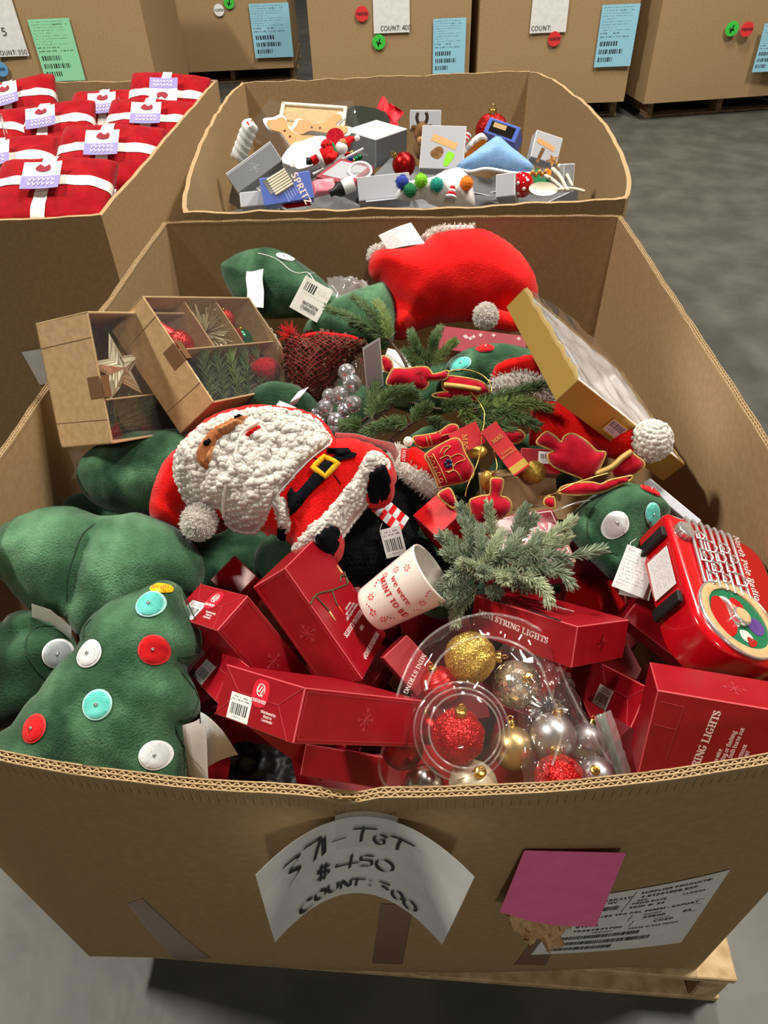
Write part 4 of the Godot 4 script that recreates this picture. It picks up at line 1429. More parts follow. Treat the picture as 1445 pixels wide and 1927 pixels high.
	scatter("trim_fur", last_v, last_n, 1500, tuft(0.009, 0.001), M.fleece, o, Vector2(0.7, 1.2), 0.5)
	# red hat with the big pompom
	o = thing("santa_hat", "red hat with a large white fleece pompom resting against the gold box corner", "hat", Transform3D())
	part("cone", tube(spline([Vector3(0.2334, 0.86, -0.8996), Vector3(0.2804, 0.86, -0.8891), Vector3(0.3287, 0.865, -0.8579), Vector3(0.3613, 0.87, -0.8223), Vector3(0.3829, 0.87, -0.8169)], 6), 0.036, 18, 0.026), M.red_plush, o)
	part("pompom", ball(0.0288, 24), M.fleece, o, Transform3D(Basis(), Vector3(0.3842, 0.885, -0.8068)))
	var v := PackedVector3Array()
	for q in last_v:
		v.append(q + Vector3(0.3842, 0.885, -0.8068))
	scatter("pompom_fur", v, last_n, 2600, bead(0.0036), M.fleece, o, Vector2(0.7, 1.3), 0.6)

func santa_plush() -> void:
	var o := thing("santa_cushion", "santa-shaped plush cushion with white fleece beard, black belt and boots, on top of the heap", "plush toy", Transform3D(Basis(Vector3(0.9987, -0.0421, -0.027), Vector3(0, 0.5408, -0.8412), Vector3(0.05, 0.8401, 0.5401)), Vector3(-0.1574, 0.868, -0.7731)))
	var c := cushion([-112, 72, -94, 92, -63, 107, -25, 114, -0, 113, 32, 109, 63, 99, 83, 81, 93, 62, 113, 61, 142, 52, 166, 35, 176, 13, 177, -5, 164, -21, 143, -27, 126, -46, 99, -83, 95, -98, 81, -113, 63, -114, 42, -110, 30, -107, 27, -91, 6, -78, -36, -63, -73, -51, -106, -29, -131, -12, -139, 7, -139, 30, -127, 56], 0.12, 0.065, {"seed": 20.0, "wr": 0.004})
	part("body", stuffed(c, 0.008), M.red_plush, o)
	var hat := cushion([-110, 86, -131, 61, -151, 37, -165, 5, -170, -24, -167, -45, -153, -58, -135, -61, -123, -63, -116, -48, -121, -35, -103, -23, -92, -14, -105, 36, -100, 69], 0.085, 0.045, {"seed": 21.0, "pk": 0.008})
	part("hat", stuffed(hat, 0.008), M.red_plush, o, Transform3D(Basis(), Vector3(0, 0, -0.012)))
	pompom(0.0245, M.fleece, o, Transform3D(Basis(), Vector3(-0.0927, -0.0622, 0.025)), 2800)
	var fl := part("fleece_beard", patch(c, [-121, 34, -101, 56, -78, 71, -48, 83, -18, 90, 12, 90, 42, 85, 66, 76, 81, 62, 87, 46, 83, 32, 56, 7, 23, -29, 9, -47, -6, -64, -23, -71, -43, -69, -60, -60, -63, -45, -89, -38, -113, -34, -124, -22, -126, 6], 0.004, 0.012, 0.006, 5, 0.004), M.fleece, o)
	scatter("beard_fleece", last_v, last_n, 9000, bead(0.0038), M.fleece, fl, Vector2(0.6, 1.2), 0.3, [poly([-90, 5, -86, 28, -73, 48, -52, 63, -23, 73, -24, 62, -40, 48, -54, 37, -65, 22, -69, 7, -72, -6]), poly([-27, 42, -17, 51, -1, 57, -4, 49, -14, 41, -26, 35])])
	var face := part("face", patch(c, [-89, 5, -85, 26, -72, 46, -52, 61, -24, 71, -26, 62, -40, 49, -54, 38, -66, 23, -70, 7, -72, -4], 0.0225, 0.001, 0.004, 4), M.skin_felt, o)
	part("nose", patch(c, [-60, 50, -37, 62, -27, 58, -43, 46, -53, 42, -60, 42], 0.0255, 0.002, 0.004, 4), M.nose_felt, face)
	part("cheek", patch(c, [-75, 14, -66, 27, -63, 21, -68, 7, -72, -2, -76, 4], 0.0250, 0.001, 0.004, 4), M.nose_felt, face)
	part("eye", patch(c, [-79, 28, -75, 33, -68, 34, -65, 29, -70, 23, -77, 23], 0.0275, 0.001, 0.003, 4), M.black_felt, face)
	part("eye", patch(c, [-39, 65, -34, 68, -28, 70, -29, 65, -34, 62, -38, 62], 0.0275, 0.001, 0.003, 4), M.black_felt, face)
	var mo := part("mouth", patch(c, [-26, 41, -16, 49, -2, 55, -5, 48, -13, 41, -25, 36], 0.0225, 0.001, 0.004, 3), M.red_felt, o)
	part("lip", patch(c, [-26, 44, -16, 50, -2, 55, -10, 52, -19, 44, -25, 41], 0.0240, 0.001, 0.004, 3), M.nose_felt, mo)
	part("mustache_seam", ribbon_on(c, [-6, 58, -24, 47, -33, 32, -38, 10, -47, -15, -54, -36, -60, -57], 0.004, 0.001, 0.018), M.fleece, o)
	var hem := part("fleece_hem", patch(c, [143, 25, 157, 23, 166, 11, 159, -5, 138, -32, 119, -56, 101, -80, 83, -106, 66, -121, 46, -119, 34, -115, 32, -104, 46, -90, 72, -67, 93, -43, 114, -16, 130, 8], 0.002, 0.009, 0.006, 5, 0.003), M.fleece, o)
	scatter("hem_fleece", last_v, last_n, 3600, bead(0.0036), M.fleece, hem, Vector2(0.5, 1.25), 0.6)
	part("belt", patch(c, [117, 20, 120, 13, 94, 3, 78, -20, 61, -35, 47, -49, 35, -43, 56, -19, 74, 2, 92, 14], 0.006, 0.001, 0.004, 3), M.black_felt, o)
	part("belt_end", patch(c, [15, -72, 25, -74, 20, -87, 9, -81], 0.002, 0.001, 0.005, 2), M.black_felt, o)
	for mt in [[79, 23, 86, 28, 101, 29, 114, 27, 114, 18, 106, 11, 96, 11, 90, 17, 81, 18], [26, -41, 31, -28, 36, -26, 39, -33, 48, -33, 53, -41, 49, -51, 39, -60, 30, -64, 28, -53]]:
		part("mitten", patch(c, mt, 0.0085, 0.003, 0.004, 4), M.black_felt, o)
	var cuff := part("fleece_cuff", patch(c, [9, -42, 20, -37, 25, -43, 29, -61, 30, -75, 21, -78, 14, -68], 0.003, 0.006, 0.005, 4, 0.002), M.fleece, o)
	scatter("cuff_fleece", last_v, last_n, 420, bead(0.0034), M.fleece, cuff, Vector2(0.5, 1.25), 0.6)
	part("beard_edge", ribbon_on(c, [84, 31, 56, 6, 22, -30, 9, -45], 0.0022, 0.001, 0.003), M.white, o)
	part("jacket_seam", ribbon_on(c, [90, -12, 95, -18, 99, -24], 0.0014), M.black_felt, o)
	part("jacket_seam", ribbon_on(c, [64, 12, 69, 10], 0.0014), M.black_felt, o)
	# the buckle: a thick embroidered frame
	var bc := []
	for q in [63, -3, 78, 12, 96, 2, 79, -16]:
		bc.append(q)
	var ring := []
	for k in 4:
		for s in 4:
			var a := Vector2(bc[k * 2], bc[k * 2 + 1]).lerp(Vector2(bc[(k * 2 + 2) % 8], bc[(k * 2 + 3) % 8]), s / 4.0) * 0.001
			ring.append(Vector3(a.x, a.y, puff_at(c, a, edge_dist(a, c.poly)) + 0.005))
	part("buckle", tube(ring, 0.004, 8, -1, true), M.yellow, o)
	for b in [[[132, -18, 137, -6, 147, 1, 159, 3, 169, -5, 171, -19, 164, -32, 149, -38, 134, -37], [130, -18, 136, -3, 148, 5, 161, 6, 173, -4, 174, -21, 166, -33, 146, -39, 133, -37]], [[59, -108, 63, -93, 75, -80, 90, -76, 98, -79, 98, -95, 93, -109, 83, -119, 68, -123, 60, -120], [56, -107, 62, -91, 75, -77, 91, -72, 100, -76, 101, -95, 96, -111, 84, -121, 67, -125, 57, -121]]]:
		part("boot_sole", patch(c, b[1], 0.007, 0.006, 0.005, 4), M.red_plush, o)
		part("boot", patch(c, b[0], 0.0155, 0.006, 0.005, 4), M.black_felt, o)
	care_label(o, [Vector3(0.0901, 0.0646, 0), Vector3(0.1181, 0.0576, 0.012), Vector3(0.1443, 0.0497, 0.01), Vector3(0.1724, 0.041, 0.014), Vector3(0.1795, 0.0299, 0)], Vector3(0.0025, 0.002, 0.0107), M.small_print)

func dark_plush() -> void:
	# black fleece toy under the boots: body, head, hat and scarf
	var o := thing("fleece_plush", "black fleece plush animal with a small red hat and checked scarf, under the santa cushion", "plush toy", Transform3D(Basis(Vector3(1, 0, 0), Vector3(0, 0.4711, -0.8821), Vector3(0, 0.8821, 0.4711)), Vector3(-0.0033, 0.752, -0.7835)))
	var c := cushion([-23, 44, -9, 84, 17, 105, 50, 99, 78, 80, 89, 52, 84, 26, 62, 14, 52, -7, 70, -20, 78, -41, 61, -57, 29, -64, -19, -82, -59, -81, -82, -47, -65, 3], 0.11, 0.05, {"seed": 30.0})
	part("body", stuffed(c, 0.007), M.black_fleece, o)
	scatter("body_fleece", last_v, last_n, 7000, bead(0.0020), M.black_fleece, o, Vector2(0.6, 1.3), 0.6)
	part("hat", tube(spline([Vector3(0.0605, 0.0767, 0.02), Vector3(0.0561, 0.0838, 0.045), Vector3(0.0484, 0.0967, 0.06), Vector3(0.0432, 0.1059, 0.065)], 6), 0.036, 16, 0.008), M.red_plush, o)
	part("hat_tag", card(0.012, 0.02, 0.001), M.red_bright, o, Transform3D(Basis(Vector3(0.9417, -0.2409, 0.235), Vector3(0.1323, 0.907, 0.3997), Vector3(-0.3094, -0.3453, 0.886)), Vector3(0.0372, 0.0867, 0.085)))
	text("MINT", 0.005, M.print_white, o, Transform3D(Basis(Vector3(-0.1323, -0.907, -0.3997), Vector3(0.9417, -0.2409, 0.235), Vector3(-0.3094, -0.3453, 0.886)), Vector3(0.0356, 0.0859, 0.087)))
	part("hat_pompom", ball(0.0075, 14), M.fleece, o, Transform3D(Basis(), Vector3(0.0434, 0.1134, 0.075)))
	part("fur_trim", tube(spline([Vector3(0.0252, 0.1093, 0.05), Vector3(0.0372, 0.0791, 0.058), Vector3(0.0583, 0.058, 0.055), Vector3(0.0808, 0.0456, 0.03)], 6), 0.012, 12), M.fleece, o)
	scatter("trim_fur", last_v, last_n, 1500, tuft(0.007, 0.0008), M.fleece, o, Vector2(0.7, 1.2), 0.5)
	for k in 2:
		var rows := 7
		for i in rows:
			var u := float(i) / rows
			part("scarf_check", leaf(2, 2, func(a: float, b: float) -> Vector3:
				var p: Vector3 = Vector3(0.0009, 0.0407, 0.052).lerp(Vector3(0.0394, -0.0006, 0.058), u + a / rows)
				return p + Vector3(-0.0083, -0.0133, 0.003) * (k + b)), [M.white_felt, M.red_felt, M.red_edge][(i + k) % 2 * (1 + (k if i % 3 == 0 else 0))], o)
	hang_tag(o, Transform3D(Basis(Vector3(0.9769, 0.1677, 0.1322), Vector3(-0.2077, 0.8907, 0.4043), Vector3(-0.0499, -0.4225, 0.905)), Vector3(0.0147, -0.037, 0.062)), 0.030, 0.042, M.code, [])

# ---------------------------------------------------------------- boxes of string lights
func light_box(label: String, xf: Transform3D, d: Vector3, marks: Array) -> Node3D:
	var o := thing("string_light_box", label, "box", xf, "red boxes of mini string lights")
	var body := part("carton", cbox(d, 0.0011), [M.red_box, M.red_edge_worn], o)
	var hx := d.x * 500
	var hy := d.y * 500
	var hz := d.z * 500
	if "end" in marks or "blank_end" in marks:
		var f := face_of(d, "-x")
		rule(body, M.red_line, f, [[-hz, hy, -hz * 0.5, hy * 0.12], [-hz, -hy, -hz * 0.5, hy * 0.12], [-hz * 0.5, hy * 0.12, hz * 0.5, hy * 0.12], [hz * 0.5, hy * 0.12, hz, hy], [hz * 0.5, hy * 0.12, hz * 0.86, -hy]], 0.0006, "flap_seam")
		if "end" in marks:
			var bd := part("certified_badge", extrude([-10, -11, 10, -11, 10, 11, -10, 11], 0.0004, 3), M.badge, body, face_of(d, "-x", 0.002, d.y * 0.16))
			text("UL", 0.008, M.print_white, bd, Transform3D(Basis(Vector3.BACK, -0.5), Vector3(0, 0.003, 0.0003)), "Droid Sans", true)
			text("CERTIFIED", 0.0034, M.print_white, bd, Transform3D(Basis(), Vector3(0, -0.0075, 0.0003)), "Droid Sans", true)
			var c := []
			for k in 20:
				c.append(Vector3(cos(TAU * k / 20) * 0.0058, 0.003 + sin(TAU * k / 20) * 0.0058, 0.0003))
			part("badge_ring", tube(c, 0.0005, 5, -1, true), M.print_white, bd)
			text("Distributed by\\nMade in\\nCambodia".c_unescape(), 0.0026, M.print_white, body, face_of(d, "-x", d.z * 0.16, -d.y * 0.22))
		if "end" in marks or "code" in marks:
			part("barcode_sticker", decal_sheet(0.034, 0.026), M.code, body, face_of(d, "-x", -d.z * 0.2, -d.y * 0.22))
	if "side" in marks:
		var f := face_of(d, "+z")
		flake(body, M.red_line, f, 0.012)
		rule(body, M.red_line, f, [[-hx + 4, hy - 4, hx - 4, hy - 4], [-hx + 4, -hy + 4, hx - 4, -hy + 4], [-hx + 4, -hy + 4, -hx + 4, hy - 4], [hx - 4, -hy + 4, hx - 4, hy - 4]], 0.0004)
	if "face" in marks:
		var f := face_of(d, "+y")
		text("MINI STRING LIGHTS", 0.0068, M.print_white, body, face_of(d, "+y", d.x * 0.19, d.z * 0.1, -90), "Droid Serif", true)
		text("100", 0.006, M.print_white, body, face_of(d, "+y", d.x * 0.27, d.z * 0.1, -90), "Droid Sans", true)
		text("WONDERSHOP", 0.0075, M.print_white, body, face_of(d, "+y", d.x * 0.42, d.z * 0.05, -90), "Droid Sans", true)
		text("Steady or twinkling light\\nReplaceable bulbs\\nGreen wire".c_unescape(), 0.0034, M.print_white, body, face_of(d, "+y", d.x * 0.1, d.z * 0.12, -90))
		rule(body, M.red_line, f, [[-hx + 4, -hz + 4, hx - 4, -hz + 4], [-hx + 4, hz - 4, hx - 4, hz - 4]], 0.0004)
		# printed picture of the wire and three bulbs
		for w in [[[-0.18, -0.5], [-0.19, -0.3], [-0.12, 0.0], [-0.07, 0.25], [-0.045, 0.42], [-0.1, 0.46], [-0.13, 0.36], [-0.1, 0.3]], [[-0.19, -0.34], [-0.08, -0.3], [-0.02, -0.28]], [[-0.12, 0.02], [-0.03, -0.06], [0.01, -0.07]], [[-0.05, 0.4], [-0.1, 0.47], [-0.13, 0.5]]]:
			var p := []
			for q in w:
				p.append(Vector3(q[0] * d.x, q[1] * d.z, 0.0003))
			part("wire_print", tube(spline(p, 6), 0.0011, 6), M.wire_green, body, f)
		for q in [[-0.03, -0.29, 0.014, M.bulb_warm], [0.005, -0.07, 0.012, M.bulb_red], [-0.14, 0.44, -0.012, M.bulb_warm]]:
			part("bulb_print", tube([Vector3(q[0] * d.x, q[1] * d.z, 0.0003), Vector3(q[0] * d.x + q[2], q[1] * d.z, 0.0003)], 0.0017, 6, 0.0005), q[3], body, f)
	if "front" in marks:
		var f := face_of(d, "+z")
		text("MINI STRING LIGHTS", 0.0078, M.print_white, body, face_of(d, "+z", -d.x * 0.16, -d.y * 0.12, 84), "Droid Serif", true)
		text("Green wire\\nSteady illuminating or flashing\\nLights stay lit if one bulb burns out".c_unescape(), 0.0042, M.print_white, body, face_of(d, "+z", -d.x * 0.02, -d.y * 0.14, 84))
		text("FOR INDOOR OR OUTDOOR\\nUSE. DO NOT MOUNT\\nON GAS LAMPS".c_unescape(), 0.0034, M.print_white, body, face_of(d, "+z", d.x * 0.1, -d.y * 0.18, 84))
		rule(body, M.red_line, f, [[-hx + 5, hy - 12, -hx + 28, hy - 14], [-hx + 28, hy - 14, -hx + 24, -hy + 30], [-hx + 5, hy - 40, -hx + 26, hy - 42]], 0.0004, "tab_cut")
	if "slots" in marks:
		text("MINI STRING LIGHTS", 0.0075, M.print_white, body, face_of(d, "+z", -d.x * 0.08, d.y * 0.02, -4), "Droid Serif", true)
		var f := face_of(d, "+y")
		for q in [[-0.3, 0.26], [0.2, 0.3]]:
			part("flap_gap", decal_sheet(d.x * q[1], 0.004), M.print_black, body, face_of(d, "+y", d.x * q[0], -d.z * 0.48, -3))
		flake(body, M.red_dark, face_of(d, "+x"), 0.01)
		text("120 V  60 Hz  0.17 A\\nFor more lighting see the side".c_unescape(), 0.003, M.print_white, body, face_of(d, "+y", 0, 0.01, 180))
	if "top" in marks:
		flake(body, M.red_line, face_of(d, "+y"), 0.012)
	return o

func light_boxes() -> void:
	light_box("red string light box with certified badge and barcode on its end, lying across the front", Transform3D(Basis(Vector3(0.6224, -0.7006, -0.3489), Vector3(0.2397, 0.595, -0.7671), Vector3(0.7451, 0.3938, 0.5383)), Vector3(-0.0739, 0.8291, -0.4312)), Vector3(0.1885, 0.0517, 0.1225), ["end", "side"])
	light_box("red string light box with certified badge, wedged against the buttoned tree cushion", Transform3D(Basis(Vector3(0.4258, -0.8944, 0.1372), Vector3(0.5866, 0.1574, -0.7945), Vector3(0.689, 0.4187, 0.5916)), Vector3(-0.1795, 0.7684, -0.5548)), Vector3(0.1763, 0.0542, 0.1091), ["end", "side"])
	light_box("red string light box showing its printed bulbs and small text, leaning under the white mug", Transform3D(Basis(Vector3(0.5165, -0.7083, 0.4813), Vector3(0.8182, 0.5739, -0.0335), Vector3(-0.2525, 0.4111, 0.8759)), Vector3(-0.0827, 0.7956, -0.5923)), Vector3(0.1654, 0.0522, 0.1204), ["side", "face", "code"])
	light_box("red string light box standing on its corner, behind the lying one with the badge", Transform3D(Basis(Vector3(0.5552, -0.8249, 0.1065), Vector3(0.6386, 0.3407, -0.69), Vector3(0.5329, 0.4511, 0.7159)), Vector3(-0.1569, 0.7186, -0.5008)), Vector3(0.1854, 0.0524, 0.109), ["blank_end", "code"])
	light_box("red string light box with open flap slots, behind the clear bag of baubles", Transform3D(Basis(Vector3(0.6527, 0.368, 0.6622), Vector3(0.1636, 0.785, -0.5975), Vector3(-0.7397, 0.4983, 0.4522)), Vector3(0.1983, 0.7925, -0.5576)), Vector3(0.1528, 0.0482, 0.1126), ["slots"])
	light_box("large-looking red string light box with sideways white lettering, at the corner under the radio", Transform3D(Basis(Vector3(0.9701, -0.0176, 0.2419), Vector3(0.1093, 0.922, -0.3714), Vector3(-0.2165, 0.3867, 0.8964)), Vector3(0.3461, 0.8145, -0.3892)), Vector3(0.1596, 0.1088, 0.0559), ["front", "top"])
	light_box("red string light box with a barcode sticker on its end, below the radio", Transform3D(Basis(Vector3(0.8719, -0.4579, 0.1738), Vector3(0.4564, 0.6308, -0.6276), Vector3(0.1777, 0.6265, 0.7589)), Vector3(0.3557, 0.6986, -0.4723)), Vector3(0.1874, 0.051, 0.1102), ["blank_end", "code"])
	
	light_box("red string light box lying deep behind the one with the badge, near the broad cushion", Transform3D(Basis(Vector3(-0.7026, -0.3881, 0.5964), Vector3(-0.2028, 0.9126, 0.3549), Vector3(-0.6821, 0.1284, -0.7199)), Vector3(-0.2174, 0.715, -0.7194)), Vector3(0.0496, 0.06, 0.0524), ["blank_end"])
	
	light_box("red string light box tucked beneath the foot of the radio", Transform3D(Basis(Vector3(-0.7459, 0.3621, -0.559), Vector3(-0.0467, 0.8088, 0.5862), Vector3(0.6644, 0.4634, -0.5864)), Vector3(0.3596, 0.74, -0.5879)), Vector3(0.0967, 0.06, 0.0506), ["top"])
	
	light_box("red string light box underneath the lying one with the badge, close to the front rim", Transform3D(Basis(Vector3(-0.9752, 0.1856, -0.1206), Vector3(0.1009, 0.8575, 0.5044), Vector3(0.197, 0.4798, -0.855)), Vector3(-0.0622, 0.6717, -0.4469)), Vector3(0.1052, 0.06, 0.0363), ["side"])
	
	light_box("small red string light box turned edge up, between the mug and the clear bag", Transform3D(Basis(Vector3(-0.638, 0.5115, -0.5756), Vector3(0.0995, 0.796, 0.597), Vector3(0.7635, 0.3237, -0.5588)), Vector3(0.0234, 0.7453, -0.5412)), Vector3(0.0639, 0.07, 0.0408), [])
	text("MINI STRING LIGHTS", 0.006, M.print_white, get_child(get_child_count() - 1), face_of(Vector3(0.0639, 0.07, 0.0408), "+y", -0.015, 0.02, 110), "Droid Serif", true)
	
	light_box("red string light box leaning behind the one with the barcode sticker", Transform3D(Basis(Vector3(-0.8524, 0.2784, -0.4427), Vector3(-0.1147, 0.7264, 0.6776), Vector3(0.5102, 0.6284, -0.5872)), Vector3(0.3528, 0.6885, -0.5075)), Vector3(0.0718, 0.06, 0.0645), ["top"])
	# an opened one: walls and a raised flap
	var o := thing("open_light_box", "opened empty red box with its flap up, between the frosted branch and the green cushion", "box", Transform3D(Basis(Vector3.UP, -0.15), Vector3(0.3011, 0.7, -0.6835)))
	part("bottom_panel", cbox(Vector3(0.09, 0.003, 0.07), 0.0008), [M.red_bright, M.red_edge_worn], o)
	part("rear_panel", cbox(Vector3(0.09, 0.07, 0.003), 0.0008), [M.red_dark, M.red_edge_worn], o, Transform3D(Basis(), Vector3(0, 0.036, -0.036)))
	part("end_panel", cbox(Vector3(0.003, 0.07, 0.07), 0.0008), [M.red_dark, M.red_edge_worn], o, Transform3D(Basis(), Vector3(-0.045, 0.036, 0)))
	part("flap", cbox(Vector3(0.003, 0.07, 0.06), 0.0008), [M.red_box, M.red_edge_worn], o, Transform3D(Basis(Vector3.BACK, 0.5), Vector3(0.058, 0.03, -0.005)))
	text("MINI", 0.007, M.red_line, o, Transform3D(Basis(), Vector3(0.0, 0.045, -0.034)), "Droid Serif", true)
	# bright red lidded box near the dark plush
	
	o = thing("gift_box", "bright red box with a plain lid, between the dark fleece plush and the frosted branch", "box", Transform3D(Basis(Vector3(0.5424, 0, 0.8401), Vector3(-0.3243, 0.9225, 0.2094), Vector3(-0.775, -0.386, 0.5004)), Vector3(0.0829, 0.7934, -0.7468)))
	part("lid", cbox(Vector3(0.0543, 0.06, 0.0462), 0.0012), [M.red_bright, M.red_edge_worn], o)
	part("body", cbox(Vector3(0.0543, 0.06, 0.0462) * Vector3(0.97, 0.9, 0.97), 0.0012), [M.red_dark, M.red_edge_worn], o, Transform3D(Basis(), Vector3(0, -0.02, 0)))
	# peppermint box
	
	o = thing("peppermint_box", "pink box with a white border and striped peppermint print, behind the frosted branch", "box", Transform3D(Basis(Vector3(0.9871, 0, -0.16), Vector3(0.0254, 0.9873, 0.1569), Vector3(0.1579, -0.159, 0.9746)), Vector3(0.1956, 0.7878, -0.6956)))
	var d := Vector3(0.1033, 0.05, 0.095)
	part("carton", cbox(d, 0.001), [M.maroon, M.gold_edge], o)
	var f := face_of(d, "+y")
	rule(o, M.print_white, f, [[-d.x * 455, d.z * 440, d.x * 455, d.z * 440], [-d.x * 455, -d.z * 440, d.x * 455, -d.z * 440], [-d.x * 455, -d.z * 440, -d.x * 455, d.z * 440], [d.x * 455, -d.z * 440, d.x * 455, d.z * 440]], 0.0014, "printed_border")
	for c in [[0.012, -0.002, 0.022], [0.03, 0.004, 0.02]]:
		var g := f * Transform3D(Basis(), Vector3(c[0], c[1], 0))
		part("mint_print", disc(c[2], 0.0004), M.print_white, o, g)
		for k in 10:
			var a := TAU * k / 10
			part("mint_stripe", extrude([0, 0, cos(a) * c[2] * 990, sin(a) * c[2] * 990, cos(a + 0.31) * c[2] * 990, sin(a + 0.31) * c[2] * 990], 0.0003, 1), M.peppermint, o, g * Transform3D(Basis(), Vector3(0, 0, 0.0004)))
	for k in 16:
		part("dot_print", disc(0.0011, 0.0003), M.peppermint, o, f * Transform3D(Basis(), Vector3(rng.randf_range(-0.42, 0.42) * d.x, rng.randf_range(0.0, 0.4) * d.z, 0.0002)))
	# snow-dotted lid at the back
	
	o = thing("snow_print_box", "flat dark red box with white stars printed on its lid, below the big red plush", "box", Transform3D(Basis(Vector3(-0.9829, 0.0933, -0.1586), Vector3(0, 0.8619, 0.507), Vector3(0.184, 0.4984, -0.8472)), Vector3(0.1942, 0.8396, -1.1782)))
	d = Vector3(0.1597, 0.025, 0.0486)
	part("carton", cbox(d, 0.001), [M.maroon, M.red_edge_worn], o)
	for k in 12:
		flake(o, M.print_white, face_of(d, "+y", rng.randf_range(-0.42, 0.42) * d.x, rng.randf_range(-0.4, 0.4) * d.z), 0.0035)
	text("WEEKS", 0.006, M.print_white, o, face_of(d, "+y", -0.02, d.z * 0.42))
	# more of the same lying deeper in the heap
	var src := light_box("plain red string light box lying deep in the heap, mostly buried", Transform3D(Basis(Vector3(0.2, 1, 0.1).normalized(), 0.7), Vector3(-0.26, 0.50, -0.56)), Vector3(0.188, 0.055, 0.115), [])
	for k in 24:
		var p := Vector3(-0.36 + 0.143 * (k % 6) + rng.randf_range(-0.02, 0.02), 0.37 + rng.randf_range(-0.02, 0.02), -0.5 - 0.16 * (k / 6) + rng.randf_range(-0.02, 0.02))
		copy_of(src, "plain red string light box lying deep in the heap, mostly buried", Transform3D(Basis(Vector3(rng.randf_range(-0.2, 0.2), 1, rng.randf_range(-0.2, 0.2)).normalized(), rng.randf() * TAU), p))
	for k in 20:
		var p := Vector3(-0.36 + 0.145 * (k % 6) + rng.randf_range(-0.02, 0.02), 0.49 + rng.randf_range(-0.03, 0.03), -0.51 - 0.165 * (k / 6) + rng.randf_range(-0.02, 0.02))
		copy_of(src, "plain red string light box lying deep in the heap, mostly buried", Transform3D(Basis(Vector3(rng.randf_range(-0.3, 0.3), 1, rng.randf_range(-0.3, 0.3)).normalized(), rng.randf() * TAU), p))

# ---------------------------------------------------------------- cartons with clear windows
func carton(label: String, xf: Transform3D, d: Vector3, splits: Array, tape_y: float) -> Node3D:
	# the solid end is +z, the clear window +x
	var o := thing("ornament_carton", label, "carton", xf, "brown ornament cartons with clear windows")
	var t := 0.003
	var mm := [M.kraft, M.kraft_edge]
	part("end_panel", cbox(Vector3(d.x, d.y, t), 0.001), mm, o, Transform3D(Basis(), Vector3(0, 0, d.z / 2 - t / 2)))
	part("end_panel", cbox(Vector3(d.x, d.y, t), 0.001), mm, o, Transform3D(Basis(), Vector3(0, 0, -d.z / 2 + t / 2)))
	for s in [1.0, -1.0]:
		part("side_panel", cbox(Vector3(d.x, t, d.z), 0.001), mm, o, Transform3D(Basis(), Vector3(0, s * (d.y / 2 - t / 2), 0)))
	part("rear_panel", cbox(Vector3(t, d.y, d.z), 0.001), mm, o, Transform3D(Basis(), Vector3(-d.x / 2 + t / 2, 0, 0)))
	part("dark_tray", cbox(Vector3(d.x * 0.5, d.y * (0.5 + splits[0][1]) - 0.008, d.z - 0.009), 0.001), [M.black, M.black], o, Transform3D(Basis(), Vector3(-d.x * 0.22, -d.y / 2 + d.y * (0.5 + splits[0][1]) / 2, 0)))
	for s in splits:
		if s[0] == "y":
			part("divider", cbox(Vector3(d.x * 0.9, t * 0.8, d.z - 0.006), 0.0006), mm, o, Transform3D(Basis(), Vector3(-d.x * 0.04, d.y * s[1], 0)))
		else:
			part("divider", cbox(Vector3(d.x * 0.9, d.y * 0.48, t * 0.8), 0.0006), mm, o, Transform3D(Basis(), Vector3(-d.x * 0.04, d.y * 0.25, d.z * s[1])))
	part("window_film", leaf(24, 16, func(u: float, v: float) -> Vector3: return Vector3(d.x / 2 + 0.0012 + 0.002 * wob.get_noise_2d(u * 420, v * 300), (v - 0.5) * d.y * 0.99, (0.5 - u) * d.z * 0.99), 0.0003), M.clear, o)
	part("tape_piece", cbox(Vector3(0.026, 0.03, 0.0008), 0.0002), [M.tape, M.tape], o, face_of(d, "+z", d.x * 0.5 - 0.013, tape_y * d.y))
	part("tape_piece", cbox(Vector3(0.0008, 0.03, 0.012), 0.0002), [M.tape, M.tape], o, Transform3D(Basis(), Vector3(d.x / 2 + 0.0035, tape_y * d.y, d.z / 2 - 0.006)))
	rule(o, M.tape, face_of(d, "+z"), [[-d.x * 500, d.y * 300, d.x * 500, d.y * 310], [-d.x * 500, -d.y * 300, d.x * 500, -d.y * 310]], 0.0005, "crease")
	return o

func star_mesh(r: float, th: float) -> ArrayMesh:
	var s := Soup.new()
	for k in 10:
		var a := PI / 2 + TAU * k / 10
		var b := PI / 2 + TAU * (k + 1) / 10
		var ra := r if k % 2 == 0 else r * 0.4
		var rb := r * 0.4 if k % 2 == 0 else r
		var p := Vector3(cos(a) * ra, sin(a) * ra, 0)
		var q := Vector3(cos(b) * rb, sin(b) * rb, 0)
		var n := 9
		for i in n:
			for side in [1.0, -1.0]:
				var c := Vector3(0, 0, th * side)
				var w := [c.lerp(p, float(i) / n), c.lerp(q, float(i) / n), c.lerp(q, float(i + 1) / n), c.lerp(p, float(i + 1) / n)]
				for e in 4:
					w[e] += Vector3(0, 0, rng.randf_range(-1, 1) * 0.0012)
				if side > 0:
					s.quad(w[0], w[3], w[2], w[1])
				else:
					s.quad(w[0], w[1], w[2], w[3])
	return soup_mesh(s)

